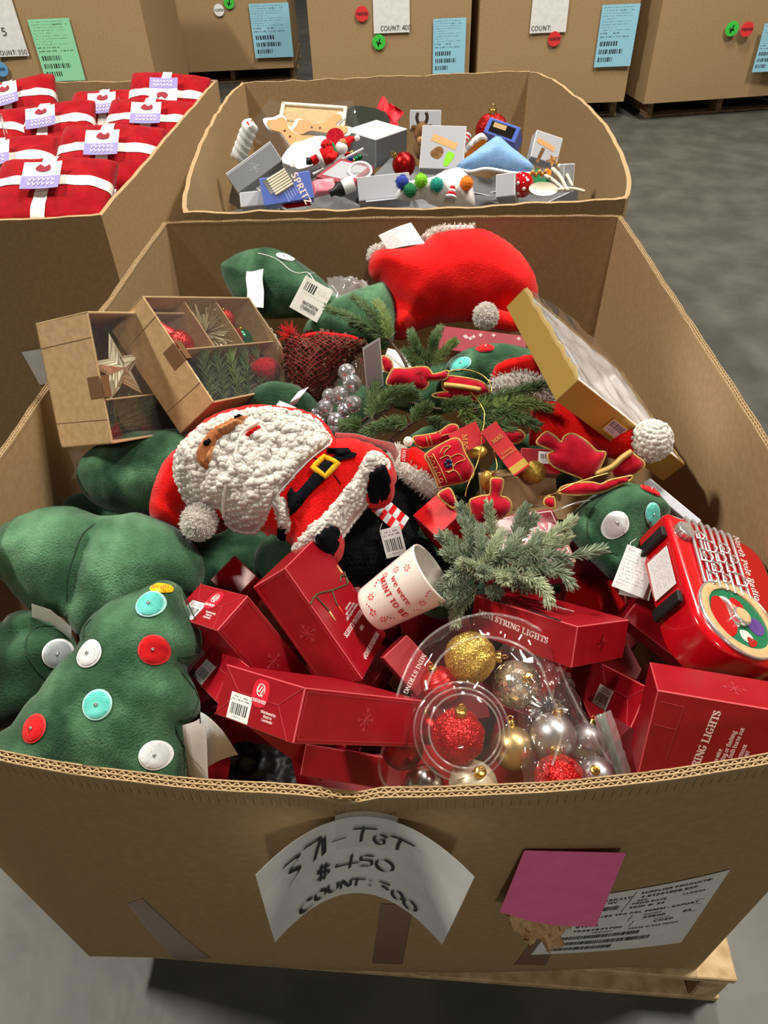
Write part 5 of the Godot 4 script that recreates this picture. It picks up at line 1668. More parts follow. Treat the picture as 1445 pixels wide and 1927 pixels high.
func bauble(label: String, at: Vector3, r: float, kind: String, m, tilt := Vector3.UP, group := "loose baubles") -> Node3D:
	var b := Basis(Quaternion(Vector3.UP, tilt.normalized()))
	var o := thing("bauble", label, "ornament", Transform3D(b, at), group)
	match kind:
		"glitter":
			part("ball", glitter_ball(r, 66), m, o)
		"swirl":
			part("ball", glitter_ball(r, 72, 0.03), m, o)
		"mosaic":
			part("core", ball(r * 0.985, 24), M.silver_satin, o)
			part("mirror_tiles", mosaic_ball(r), m, o)
		"ridge":
			var pr := []
			for k in 61:
				var a := -PI / 2 + PI * k / 60
				pr.append([maxf(cos(a) * r * (1.0 + 0.025 * sin(k * 1.6)), 0.00001), sin(a) * r])
			part("ball", lathe(pr, 36), m, o)
		_:
			part("ball", ball(r, 40), m, o)
	var cap := part("cap", lathe([[r * 0.24, r * 0.93], [r * 0.25, r * 1.2], [r * 0.2, r * 1.24], [0.0001, r * 1.25]], 20), M.gold, o)
	var c := []
	for k in 12:
		c.append(Vector3(cos(TAU * k / 12) * r * 0.12, r * 1.36 + sin(TAU * k / 12) * r * 0.12, 0))
	part("loop", tube(c, r * 0.025, 5, -1, true), M.gold, cap)
	return o

func cartons() -> void:
	var x1 := Transform3D(Basis(Vector3(0.8545, 0.3232, 0.4067), Vector3(-0.0778, 0.8537, -0.515), Vector3(-0.5136, 0.4084, 0.7546)), Vector3(-0.3848, 0.9343, -0.9558))
	var d1 := Vector3(0.1163, 0.1811, 0.19)
	carton("brown carton with a silver star behind its clear window, leaning on the bin edge", x1, d1, [["y", -0.16]], -0.06)
	var x2 := Transform3D(Basis(Vector3(0.7483, 0.6619, 0.0445), Vector3(-0.5206, 0.6275, -0.5789), Vector3(-0.4111, 0.41, 0.8142)), Vector3(-0.26, 0.9174, -1.0316))
	var d2 := Vector3(0.0816, 0.1851, 0.2708)
	carton("brown carton showing red, gold and green ornaments behind film, next to the star carton", x2, d2, [["y", 0.02], ["z", 0.14], ["z", -0.16]], -0.02)
	var o: Node3D = part("star_ornament", star_mesh(0.052, 0.014), M.champagne, self, x1 * Transform3D(Basis(Vector3.UP, PI / 2) * Basis(Vector3.BACK, 0.1), Vector3(d1.x * 0.32, d1.y * 0.07, d1.z * 0.5 - 0.052)))
	tagged(o, "silver glitter star ornament behind the window of the carton on the bin edge", "ornament")
	bauble("dim round bauble behind the star in the leaning carton", x1 * Vector3(0, d1.y * 0.1, d1.z * 0.5 - 0.1), 0.021, "plain", M.silver_satin, Vector3.UP, "ornaments in the cartons")
	var br := []
	for k in 5:
		br.append([x1 * Vector3(0.01, -d1.y * 0.42, d1.z * (0.44 - 0.1 * k)), x1 * Vector3(0.02, -d1.y * 0.32, d1.z * (0.40 - 0.1 * k)), x1 * Vector3(0.03, -d1.y * 0.22, d1.z * (0.36 - 0.1 * k))])
	pine_branch("dark pine sprig packed in the lower part of the star carton", [br[0][0], br[4][0]], br, 60, 18.0, M.needle, M.needle)
	br = []
	for k in 5:
		br.append([x2 * Vector3(0.0, -d2.y * 0.45, d2.z * (0.34 - 0.13 * k)), x2 * Vector3(0.01, -d2.y * 0.25, d2.z * (0.28 - 0.13 * k)), x2 * Vector3(0.02, -d2.y * 0.06, d2.z * (0.24 - 0.13 * k))])
	pine_branch("green pine sprig packed behind the film below the red and gold ornaments", [br[0][0], br[4][0]], br, 80, 20.0, M.needle, M.needle_light)
	# upper compartments: red finial, champagne tinsel, small baubles
	o = thing("finial_ornament", "red glitter teardrop ornament at the top corner of the ornament carton window", "ornament", x2 * Transform3D(Basis(Vector3.RIGHT, 0.35), Vector3(0.006, d2.y * 0.25, d2.z * 0.34)), "ornaments in the cartons")
	part("drop", glitter_ball(0.026, 40), M.red_glitter, o, Transform3D(Basis(), Vector3(0, -0.022, 0)))
	part("spike", lathe([[0.02, -0.01], [0.012, 0.012], [0.007, 0.034], [0.001, 0.06]], 16), M.red_glitter, o)
	o = thing("tinsel_ornament", "pale gold tinsel burst behind the carton film between the red and the green ornaments", "ornament", x2 * Transform3D(Basis(), Vector3(0.008, d2.y * 0.25, 0.0)), "ornaments in the cartons")
	var sp := Soup.new()
	for k in 190:
		var dir := Vector3(rng.randfn(), rng.randfn(), rng.randfn()).normalized()
		var side := dir.cross(Vector3(0.2, 0.9, 0.3)).normalized() * 0.0030
		var ln := rng.randf_range(0.03, 0.05)
		sp.quad(dir * 0.004 - side, dir * 0.004 + side, dir * ln + side * 0.5, dir * ln - side * 0.5)
	part("tinsel", soup_mesh(sp), M.champagne, o)
	bauble("shiny green bauble behind the film of the ornament carton", x2 * Vector3(0.01, d2.y * 0.14, -d2.z * 0.30), 0.02, "plain", M.green_shine, Vector3.UP, "ornaments in the cartons")
	bauble("dark red bauble beside the green one behind the carton film", x2 * Vector3(0.012, d2.y * 0.16, -d2.z * 0.22), 0.017, "plain", M.red_satin, Vector3.UP, "ornaments in the cartons")
	bauble("pink glitter bauble above the green one behind the carton film", x2 * Vector3(0.012, d2.y * 0.36, -d2.z * 0.25), 0.018, "glitter", M.red_glitter, Vector3.UP, "ornaments in the cartons")
	o = part("velvet_bow", glitter_ball(0.03, 14), M.velvet, self, x2 * Transform3D(Basis().scaled(Vector3(0.7, 0.7, 1.2)), Vector3(0.012, -d2.y * 0.2, -d2.z * 0.33)))
	tagged(o, "dark red velvet bow in the far lower corner of the ornament carton", "bow")

# ---------------------------------------------------------------- baubles in clear packing
func ornament_bag() -> void:
	for r in [
		["gold glitter bauble at the top inside the clear bag", Vector3(0.0956, 0.8, -0.5094), 0.0298, "swirl", M.gold_glitter, Vector3(0.9, 0.1, 0.1)],
		["red ridged bauble under the gold glitter one in the clear bag", Vector3(0.061, 0.77, -0.4905), 0.0243, "ridge", M.red_glitter, Vector3(-0.4, 0.8, -0.4)],
		["red glitter bauble inside the round clear lid", Vector3(0.0696, 0.8, -0.4068), 0.0289, "swirl", M.red_glitter, Vector3(0.1, 0.9, -0.3)],
		["mirror-tiled champagne bauble beside the gold glitter one", Vector3(0.1503, 0.77, -0.489), 0.0281, "mosaic", M.mirror_gold, Vector3(0.3, 0.8, 0.3)],
		["silver satin bauble, the biggest plain one in the clear bag", Vector3(0.1794, 0.77, -0.4192), 0.0258, "plain", M.silver_satin, Vector3(0.2, 0.7, -0.5)],
		["gold satin bauble next to the round clear lid", Vector3(0.1356, 0.755, -0.4147), 0.0242, "plain", M.gold_satin, Vector3(0.0, 0.4, -0.9)],
		["pale gold bauble with its cap up, at the front rim", Vector3(0.0846, 0.755, -0.3727), 0.0267, "plain", M.champagne, Vector3(0.15, 0.75, 0.0)],
		["dark red satin bauble at the edge of the clear bag under the red box", Vector3(0.0096, 0.745, -0.4261), 0.0246, "plain", M.red_satin, Vector3(-0.5, 0.1, -0.8)],
		["small red satin bauble between the badge box and the round lid", Vector3(0.0412, 0.74, -0.4524), 0.0177, "plain", M.red_satin, Vector3(0, 0.4, -0.9)],
		["silver bauble in a clear cup at the front rim", Vector3(0.0311, 0.745, -0.3801), 0.0224, "plain", M.silver, Vector3(-0.3, 0.4, 0.5)],
		["red glitter bauble at the front rim under the silver ones", Vector3(0.1768, 0.765, -0.3696), 0.0264, "swirl", M.red_glitter, Vector3(0, 0.5, -0.8)],
		["pale silver bauble with its gold cap pointing up at the front rim", Vector3(0.2207, 0.755, -0.3777), 0.0210, "plain", M.silver_satin, Vector3(-0.25, 0.9, 0.2)],
		["silver bauble with a bright highlight near the green-lined sleeve", Vector3(0.2267, 0.735, -0.4306), 0.0212, "plain", M.silver_satin, Vector3(0.4, 0.4, -0.8)]]:
		bauble(r[0], r[1], r[2], r[3], r[4], r[5], "baubles in the clear bag")
	var o := thing("tinsel_ornament", "silver tinsel burst between the mirror-tiled and the silver satin baubles", "ornament", Transform3D(Basis(), Vector3(0.179, 0.775, -0.4503)))
	var sp := Soup.new()
	for k in 150:
		var dir := Vector3(rng.randfn(), rng.randfn(), rng.randfn()).normalized()
		var side := dir.cross(Vector3(0.2, 0.9, 0.3)).normalized() * 0.0015
		var ln := rng.randf_range(0.014, 0.026)
		sp.quad(dir * 0.003 - side, dir * 0.003 + side, dir * ln + side * 0.5, dir * ln - side * 0.5)
	part("tinsel", soup_mesh(sp), M.silver, o)
	# the packing itself: a wide shell with a round lid moulded in it, and a loose crinkled skirt
	o = thing("clear_ornament_pack", "clear plastic shell with a round domed lid covering the baubles at the front rim", "packaging", Transform3D(Basis(Vector3(0.9998, -0.0174, -0.0101), Vector3(0, 0.5026, -0.8645), Vector3(0.0201, 0.8643, 0.5025)), Vector3(0.0987, 0.8, -0.4349)))
	
	var rim := poly([-116, -51, -101, -13, -89, 32, -64, 76, -26, 102, 18, 111, 61, 100, 89, 76, 98, 37, 111, 1, 129, -39, 136, -75, 48, -85, -39, -84, -101, -79])
	var pts := fill_points(rim, 0.008)
	var tri := tri_in(pts, rim)
	var v := PackedVector3Array()
	for p in pts:
		var e := edge_dist(p, rim)
		var q := clampf(e / 0.05, 0, 1)
		v.append(Vector3(p.x, p.y, 0.034 * pow(1.0 - (1.0 - q) * (1.0 - q), 0.6) + 0.006 * wob.get_noise_3d(p.x * 2600, p.y * 2600, 4.0) - 0.012))
	part("shell", mk(v, tri), M.clear_thin, o)
	var lid := Transform3D(Basis(Vector3.RIGHT, PI / 2), Vector3(-0.0247, -0.019, 0.012))
	var rl := 0.0519
	part("round_lid", lathe([[rl, -0.005], [rl * 1.02, 0.0], [rl * 0.99, 0.003], [rl * 0.9, 0.003], [rl * 0.86, 0.010], [rl * 0.84, 0.022], [rl * 0.78, 0.028], [rl * 0.55, 0.031], [0.0001, 0.032]], 56), M.clear, o, lid)
	for k in [[1.0, 0.001], [0.86, 0.011], [0.72, 0.029]]:
		var c := []
		for i in 48:
			c.append(Vector3(cos(TAU * i / 48) * rl * k[0], k[1], sin(TAU * i / 48) * rl * k[0]))
		part("moulded_ring", tube(c, 0.0011, 6, -1, true), M.cloudy, o, lid)
	var out := []
	for k in range(0, rim.size()):
		out.append(Vector3(rim[k].x, rim[k].y, -0.008 + 0.004 * wob.get_noise_1d(k * 40.0)))
	part("flange", tube(out, 0.0016, 6, -1, true), M.cloudy, o)
	var inner := [-63, 24, -43, 60, -7, 79, 34, 74, 62, 53, 73, 18, 82, -21, 67, -58]
	var c2 := []
	for k in range(0, inner.size(), 2):
		c2.append(Vector3(inner[k] * 0.001, inner[k + 1] * 0.001, 0.026))
	part("moulded_rib", tube(spline(c2, 6), 0.0016, 6), M.cloudy, o)
	# a loose crumpled film over part of it
	part("crinkled_film", leaf(40, 30, func(u: float, t: float) -> Vector3:
		var a: Vector3 = Vector3(0.0359, -0.0779, 0.02).lerp(Vector3(0.1355, -0.0777, 0), u).lerp(Vector3(0.0339, 0.0684, 0.03).lerp(Vector3(0.1058, 0.0364, 0), u), t)
		return a + Vector3(0.004 * wob.get_noise_2d(t * 900, 5), 0, 0.010 * wob.get_noise_3d(u * 700, t * 900, 2.0) + 0.014 * sin(u * PI)), 0.0002), M.clear_thin, o)

# ---------------------------------------------------------------- the tin radio
func radio() -> void:
	
	var d := Vector3(0.205, 0.062, 0.15)
	var x := Transform3D(Basis(Vector3(0.132, 0.0342, -0.9907), Vector3(0.3978, 0.9135, 0.0846), Vector3(0.9079, -0.4053, 0.107)), Vector3(0.4029, 0.8179, -0.5605))
	var o := thing("tin_radio", "red tin radio with silver grille bars and a round painted dial, against the bin side", "radio", x)
	# rounded-front outline, extruded; local x runs along the foot, z up the radio, y out of the front
	var ol := []
	for k in 8:
		var a := PI * 0.5 * k / 7
		ol.append([d.x / 2 - 0.05 + sin(a) * 0.05, -d.z / 2 + 0.004 + 0.05 - cos(a) * 0.05])
	for k in 8:
		var a := PI * 0.5 * k / 7
		ol.append([d.x / 2 - 0.06 + cos(a) * 0.06, d.z / 2 - 0.06 + sin(a) * 0.06])
	for k in 6:
		var a := PI * 0.5 * k / 5
		ol.append([-d.x / 2 + 0.03 - sin(a) * 0.03, d.z / 2 - 0.03 + cos(a) * 0.03])
	for k in 4:
		var a := PI * 0.5 * k / 3
		ol.append([-d.x / 2 + 0.008 - cos(a) * 0.008, -d.z / 2 + 0.008 - sin(a) * 0.008])
	for p in ol:
		p[0] = -p[0]
	ol.reverse()
	var prof := [[-d.y / 2, 0.006], [-d.y / 2 + 0.006, 0.0], [d.y / 2 - 0.008, 0.0], [d.y / 2 - 0.003, 0.002], [d.y / 2, 0.008]]
	var v := PackedVector3Array()
	var idx := PackedInt32Array()
	var n := ol.size()
	for q in prof:
		for p in ol:
			var s := Vector2(p[0], p[1])
			s -= Vector2(s.x / (d.x / 2), s.y / (d.z / 2)) * q[1]
			v.append(Vector3(s.x, q[0], s.y))
	for k in prof.size() - 1:
		for i in n:
			var a := k * n + i
			var b := k * n + (i + 1) % n
			idx.append_array([a, a + n, b, b, a + n, b + n])
	for cap in [0, prof.size() - 1]:
		var base: int = v.size()
		v.append(Vector3(0, prof[cap][0], 0))
		for i in n:
			v.append(v[cap * n + i])
		for i in n:
			if cap == 0:
				idx.append_array([base, base + 1 + i, base + 1 + (i + 1) % n])
			else:
				idx.append_array([base, base + 1 + (i + 1) % n, base + 1 + i])
	part("tin_body", mk(v, idx), M.tin_red, o)
	var top := d.y / 2
	# grille bars along x, with a chrome village relief across them
	for k in 7:
		var z := -0.045 + 0.0108 * k
		part("grille_bar", tube(spline([Vector3(0.1, top - 0.004, z), Vector3(0.096, top + 0.003, z), Vector3(0.04, top + 0.003, z), Vector3(-0.008, top + 0.002, z)], 4), 0.0021, 8), M.chrome, o)
	for k in 11:
		var cx := 0.07 - 0.0068 * k
		var cz := -0.036 + 0.0115 * ((k * 3) % 5)
		var w := 0.006 + 0.0016 * (k % 3)
		var y := top + 0.0048
		part("relief_house", tube([Vector3(cx - w, y, cz - w * 0.6), Vector3(cx - w, y + 0.001, cz + w * 0.6), Vector3(cx, y + 0.002, cz + w * 1.2), Vector3(cx + w, y + 0.001, cz + w * 0.6), Vector3(cx + w, y, cz - w * 0.6)], 0.0013, 6, -1, true), M.chrome, o)
		if k % 2:
			part("relief_window", cbox(Vector3(w * 0.7, 0.002, w * 0.7), 0.0006), [M.chrome, M.chrome], o, Transform3D(Basis(), Vector3(cx, y, cz)))
	part("tuning_knob", lathe([[0.011, 0], [0.012, 0.008], [0.0105, 0.0095], [0.0001, 0.0095]], 22), M.chrome, o, Transform3D(Basis(), Vector3(0.069, top, -0.057)))
	for k in 12:
		var a := TAU * k / 12
		part("knob_ridge", cbox(Vector3(0.0016, 0.008, 0.0016), 0.0003), [M.chrome, M.chrome], o, Transform3D(Basis(), Vector3(0.069 + cos(a) * 0.0118, top + 0.004, -0.057 + sin(a) * 0.0118)))
	# the dial
	var dc := Vector3(-0.047, top, -0.008)
	var dr := 0.051
	part("dial_ring", lathe([[dr * 0.8, 0.0], [dr * 0.8, 0.003], [dr, 0.003], [dr * 1.02, 0.0]], 56), M.kraft, o, Transform3D(Basis(), dc))
	part("ring_trim", lathe([[dr, 0.002], [dr * 1.02, 0.004], [dr * 1.05, 0.002], [dr * 1.05, 0]], 56), M.chrome, o, Transform3D(Basis(), dc))
	var pic := part("dial_picture", lathe([[dr * 0.8, 0.0008], [0.0001, 0.0012]], 48), mat(Color8(28, 112, 78), 0.15), o, Transform3D(Basis(), dc))
	var pf := Transform3D(Basis(Vector3.BACK, Vector3.RIGHT, Vector3.UP), Vector3(0, 0.0014, 0))
	var r := dr * 800
	for a in [[[-0.95, -0.1, -0.75, 0.5, -0.3, 0.55, -0.1, 0.1, -0.2, -0.5, -0.5, -0.8, -0.8, -0.5], Color8(176, 22, 26)], [[-0.5, 0.6, -0.2, 0.62, 0.0, 0.3, 0.05, -0.1, -0.15, -0.35, -0.3, 0.0, -0.35, 0.4], Color8(228, 224, 216)], [[-0.15, 0.5, 0.1, 0.42, 0.12, 0.15, -0.05, 0.1], Color8(222, 160, 110)], [[0.0, 0.75, 0.3, 0.6, 0.25, 0.35, 0.1, 0.42, -0.15, 0.55], Color8(184, 26, 30)], [[0.25, 0.1, 0.7, 0.2, 0.85, -0.1, 0.6, -0.4, 0.3, -0.25], Color8(92, 66, 140)], [[-0.1, -0.45, 0.15, -0.4, 0.3, -0.6, 0.1, -0.8, -0.1, -0.7], Color8(224, 214, 202)], [[0.1, -0.6, 0.4, -0.65, 0.3, -0.85, 0.1, -0.9], Color8(178, 28, 32)]]:
		var pts := []
		for q in a[0]:
			pts.append(q * r)
		part("scene_print", extrude(pts, 0.0003, 4), mat(a[1], 0.2), pic, pf)
	part("dial_knob", lathe([[dr * 0.22, 0], [dr * 0.24, 0.007], [dr * 0.2, 0.009], [0.0001, 0.009]], 22), M.chrome, o, Transform3D(Basis(), dc))
	part("knob_face", lathe([[dr * 0.19, 0.0094], [0.0001, 0.0098]], 22), M.kraft, o, Transform3D(Basis(), dc))
	# lettering on the plain strip above the bars
	text("North Pole Radio", 0.0095, M.print_white, o, Transform3D(Basis(Vector3.LEFT, Vector3.BACK, Vector3.UP), Vector3(0.05, top + 0.0006, 0.034)), "Droid Serif", true)
	# underside: two black foot strips and a white label
	var foot := Transform3D(Basis(Vector3.RIGHT, Vector3.UP, Vector3.BACK), Vector3.ZERO)
	for s in [0.34, -0.17]:
		part("foot_strip", cbox(Vector3(0.017, d.y * 0.78, 0.007), 0.0015), [M.black, M.black], o, Transform3D(Basis(), Vector3(d.x * s, 0, -d.z / 2 - 0.003)))
	part("base_label", decal_sheet(d.x * 0.3, d.y * 0.62), M.small_print, o, Transform3D(Basis(Vector3.LEFT, Vector3.UP, Vector3.FORWARD), Vector3(0.018, 0, -d.z / 2 - 0.0006)))

func gold_box() -> void:
	var d := Vector3(0.2637, 0.0389, 0.2586)
	var o := thing("gold_gift_box", "long gold card box with torn edge and clear-lidded white insert, propped on the rear corner", "box", Transform3D(Basis(Vector3(0.7386, -0.6651, -0.1099), Vector3(0.6655, 0.7454, -0.0389), Vector3(0.1078, -0.0444, 0.9932)), Vector3(0.3347, 0.8961, -0.9464)))
	var t := 0.002
	var mm := [M.gold_card, M.gold_edge]
	part("bottom_panel", cbox(Vector3(d.x, t, d.z), 0.0006), mm, o, Transform3D(Basis(), Vector3(0, -d.y / 2, 0)))
	for s in [1.0, -1.0]:
		part("side_panel", cbox(Vector3(d.x, d.y, t), 0.0006), mm, o, Transform3D(Basis(), Vector3(0, 0, s * (d.z / 2 - t / 2))))
		part("end_panel", cbox(Vector3(t, d.y, d.z), 0.0006), mm, o, Transform3D(Basis(), Vector3(s * (d.x / 2 - t / 2), 0, 0)))
	part("torn_edge", leaf(30, 4, func(u: float, v: float) -> Vector3: return Vector3(-d.x / 2 + 0.001, d.y / 2 - 0.008 + v * (0.012 + 0.008 * wob.get_noise_1d(u * 600)), (u - 0.5) * d.z * 0.96) + Vector3(-0.002 * v, 0, 0), 0.0006), M.gold_edge, o)
	part("insert", leaf(30, 24, func(u: float, v: float) -> Vector3:
		var e := minf(minf(u, 1 - u), minf(v, 1 - v))
		return Vector3((u - 0.5) * d.x * 0.96, d.y / 2 - 0.002 - 0.026 * smoothstep(0.10, 0.14, e) + 0.018 * smoothstep(0.2, 0.23, e) - 0.016 * smoothstep(0.3, 0.33, e), (0.5 - v) * d.z * 0.96), 0.0008), M.gloss_paper, o)
	part("clear_lid", leaf(24, 20, func(u: float, v: float) -> Vector3: return Vector3((u - 0.5) * d.x * 0.98, d.y / 2 + 0.002 + 0.02 * sin(u * PI) * v * 0.5 + 0.004 * wob.get_noise_2d(u * 500, v * 500), (0.5 - v) * d.z * 0.99), 0.0003), M.clear, o)
	part("price_sticker", decal_sheet(0.034, 0.022), M.code_pink, o, face_of(d, "+z", 0.0, -0.004) * Transform3D(Basis(), Vector3(-d.x * 0.08, 0.002, 0)))
	rule(o, M.yellow, face_of(d, "+z", 0, 0, 0, 0.001) * Transform3D(Basis(), Vector3(-d.x * 0.08, -0.002, 0)), [[-17, -11, 17, -11], [-17, 11, 17, 11], [-17, -11, -17, 11], [17, -11, 17, 11]], 0.0016, "sticker_border")
	part("price_sticker", decal_sheet(0.02, 0.018), M.code_pink, o, face_of(d, "+z", d.x * 0.16, -0.004))

# ---------------------------------------------------------------- pine branches
func branches() -> void:
	pine_branch("upright three-fingered green pine branch in front of the green and red plush toys", [Vector3(0.0551, 0.84, -1.0963), Vector3(0.0399, 0.86, -1.1274), Vector3(0.0158, 0.87, -1.1692), Vector3(-0.008, 0.87, -1.1913)], [[Vector3(0.0184, 0.87, -1.1592), Vector3(-0.0076, 0.885, -1.1769), Vector3(-0.0456, 0.895, -1.2018), Vector3(-0.0849, 0.9, -1.2291)], [Vector3(0.0251, 0.87, -1.1586), Vector3(0.0072, 0.89, -1.1822), Vector3(-0.0111, 0.905, -1.2058), Vector3(-0.0367, 0.915, -1.2369)], [Vector3(0.0248, 0.87, -1.1489), Vector3(0.0194, 0.89, -1.171), Vector3(0.0148, 0.9, -1.203), Vector3(0.0059, 0.905, -1.2277)], [Vector3(0.0251, 0.87, -1.1586), Vector3(-0.0031, 0.87, -1.1909), Vector3(-0.0368, 0.88, -1.2013)]], 330, 17.0, M.needle, M.needle_light)
	pine_branch("fan of green pine shoots standing between the red crown pillow and the buttoned cushion", [Vector3(0.0623, 0.84, -1.0605), Vector3(0.0761, 0.86, -1.0612), Vector3(0.0857, 0.87, -1.0698)], [[Vector3(0.0851, 0.87, -1.0611), Vector3(0.0722, 0.89, -1.0717), Vector3(0.0638, 0.905, -1.0816), Vector3(0.0604, 0.91, -1.1003)], [Vector3(0.0851, 0.87, -1.0611), Vector3(0.0926, 0.89, -1.079), Vector3(0.0985, 0.905, -1.0878), Vector3(0.1076, 0.91, -1.1113)], [Vector3(0.0878, 0.87, -1.0609), Vector3(0.1041, 0.88, -1.0741), Vector3(0.1204, 0.89, -1.0857), Vector3(0.1278, 0.895, -1.0888)], [Vector3(0.0827, 0.87, -1.0526), Vector3(0.0626, 0.88, -1.0634), Vector3(0.0501, 0.885, -1.0824)], [Vector3(0.085, 0.87, -1.0472), Vector3(0.0725, 0.89, -1.0115), Vector3(0.0666, 0.9, -0.9872)]], 300, 15.0, M.needle, M.needle_light)
	pine_branch("wide green pine branch reaching toward the red hat, over the velvet crowns", [Vector3(-0.0549, 0.85, -0.9063), Vector3(-0.0122, 0.87, -0.9249), Vector3(0.0303, 0.88, -0.9438), Vector3(0.0963, 0.87, -0.9315), Vector3(0.1536, 0.88, -0.927)], [[Vector3(0.094, 0.885, -0.9093), Vector3(0.1086, 0.9, -0.8972), Vector3(0.1241, 0.905, -0.8942)], [Vector3(0.1363, 0.88, -0.9209), Vector3(0.1744, 0.9, -0.9096), Vector3(0.2144, 0.91, -0.913), Vector3(0.2556, 0.915, -0.9212)], [Vector3(0.1425, 0.885, -0.9057), Vector3(0.1798, 0.9, -0.8918), Vector3(0.2144, 0.905, -0.8873), Vector3(0.2437, 0.905, -0.8752)], [Vector3(0.1416, 0.885, -0.8986), Vector3(0.1747, 0.895, -0.8813), Vector3(0.2037, 0.895, -0.8653), Vector3(0.2243, 0.89, -0.8546)], [Vector3(0.1355, 0.88, -0.9136), Vector3(0.1548, 0.885, -0.8765), Vector3(0.1764, 0.885, -0.8612), Vector3(0.1925, 0.88, -0.8509)], [Vector3(0.1282, 0.88, -0.9215), Vector3(0.1362, 0.88, -0.8851), Vector3(0.1428, 0.875, -0.8709)]], 330, 17.0, M.needle, M.needle_light)
	pine_branch("green pine branch with a dark bare stem beside the disco ball bag", [Vector3(-0.0507, 0.85, -0.9018), Vector3(-0.0208, 0.87, -0.8969), Vector3(0.0002, 0.88, -0.9093), Vector3(0.0255, 0.885, -0.9262)], [[Vector3(-0.0081, 0.88, -0.9028), Vector3(0.0033, 0.895, -0.9157), Vector3(0.0178, 0.905, -0.9257), Vector3(0.0425, 0.91, -0.9309)], [Vector3(-0.0122, 0.88, -0.896), Vector3(-0.0114, 0.89, -0.9244), Vector3(-0.0065, 0.9, -0.9459)], [Vector3(-0.029, 0.87, -0.8905), Vector3(-0.0368, 0.875, -0.8909), Vector3(-0.049, 0.875, -0.8918)], [Vector3(0.0212, 0.885, -0.9221), Vector3(0.0343, 0.89, -0.9357), Vector3(0.0507, 0.895, -0.9342)]], 300, 17.0, M.needle, M.needle)
	pine_branch("green pine branch lying lowest, next to the white label of the santa cushion", [Vector3(0.0148, 0.85, -0.8805), Vector3(0.0445, 0.865, -0.8992), Vector3(0.0786, 0.875, -0.9181)], [[Vector3(0.0275, 0.86, -0.8865), Vector3(0.0034, 0.87, -0.8881), Vector3(-0.0212, 0.865, -0.8831), Vector3(-0.0417, 0.86, -0.8818)], [Vector3(0.0441, 0.87, -0.8921), Vector3(0.024, 0.875, -0.8935), Vector3(-0.0005, 0.875, -0.8883)], [Vector3(0.0483, 0.87, -0.8946), Vector3(0.0571, 0.88, -0.9051), Vector3(0.0694, 0.89, -0.9066)], [Vector3(0.0704, 0.865, -0.9188), Vector3(0.094, 0.86, -0.9027), Vector3(0.1096, 0.855, -0.8917)]], 280, 16.0, M.needle, M.needle)
	# the frosted one
	var tw := [[Vector3(0.1198, 0.8, -0.6245), Vector3(0.1097, 0.84, -0.6445), Vector3(0.1075, 0.86, -0.6636), Vector3(0.1028, 0.87, -0.6754)], [Vector3(0.1187, 0.82, -0.625), Vector3(0.1215, 0.85, -0.6339), Vector3(0.1223, 0.865, -0.6574)], [Vector3(0.1209, 0.83, -0.6202), Vector3(0.1329, 0.86, -0.6234), Vector3(0.1447, 0.87, -0.6411)], [Vector3(0.1317, 0.83, -0.6243), Vector3(0.1527, 0.86, -0.6222), Vector3(0.1681, 0.87, -0.6397)], [Vector3(0.1371, 0.84, -0.6191), Vector3(0.1712, 0.865, -0.6161), Vector3(0.1898, 0.875, -0.6332)], [Vector3(0.1512, 0.84, -0.623), Vector3(0.1893, 0.865, -0.6244), Vector3(0.2163, 0.88, -0.636), Vector3(0.2327, 0.885, -0.6471)], [Vector3(0.1571, 0.84, -0.618), Vector3(0.1923, 0.865, -0.6057), Vector3(0.2267, 0.88, -0.5936), Vector3(0.2572, 0.885, -0.5958)], [Vector3(0.1497, 0.84, -0.6138), Vector3(0.1769, 0.865, -0.5931), Vector3(0.2055, 0.87, -0.5779), Vector3(0.216, 0.865, -0.5647)], [Vector3(0.1424, 0.84, -0.6096), Vector3(0.1687, 0.86, -0.5806), Vector3(0.1845, 0.86, -0.5625), Vector3(0.1897, 0.855, -0.5474)], [Vector3(0.127, 0.83, -0.6152), Vector3(0.0929, 0.86, -0.5938), Vector3(0.0784, 0.865, -0.5811)], [Vector3(0.1285, 0.84, -0.6059), Vector3(0.1178, 0.87, -0.5803), Vector3(0.1125, 0.885, -0.5667)], [Vector3(0.1351, 0.84, -0.6055), Vector3(0.1378, 0.87, -0.5731), Vector3(0.1369, 0.885, -0.5552)], [Vector3(0.1181, 0.82, -0.6204), Vector3(0.0901, 0.85, -0.6263), Vector3(0.0806, 0.86, -0.6359)], [Vector3(0.1146, 0.81, -0.6158), Vector3(0.0937, 0.83, -0.59), Vector3(0.082, 0.83, -0.5733)], [Vector3(0.1186, 0.8, -0.6153), Vector3(0.0896, 0.815, -0.5771), Vector3(0.0834, 0.81, -0.5603)], [Vector3(0.1564, 0.84, -0.6134), Vector3(0.1779, 0.87, -0.6017), Vector3(0.1791, 0.88, -0.5964)], [Vector3(0.1107, 0.82, -0.6162), Vector3(0.0736, 0.84, -0.5911), Vector3(0.0688, 0.84, -0.5739)]]
	for k in 16:
		var a := TAU * k / 16.0 + rng.randf_range(-0.2, 0.2)
		var c0: Vector3 = Vector3(0.1516, 0.82, -0.6373) + Vector3(cos(a) * 0.02, rng.randf_range(-0.02, 0.02), sin(a) * 0.02)
		tw.append([c0, c0 + Vector3(cos(a) * 0.035, 0.022, sin(a) * 0.03), c0 + Vector3(cos(a) * 0.06, 0.035 + rng.randf_range(0, 0.015), sin(a) * 0.045)])
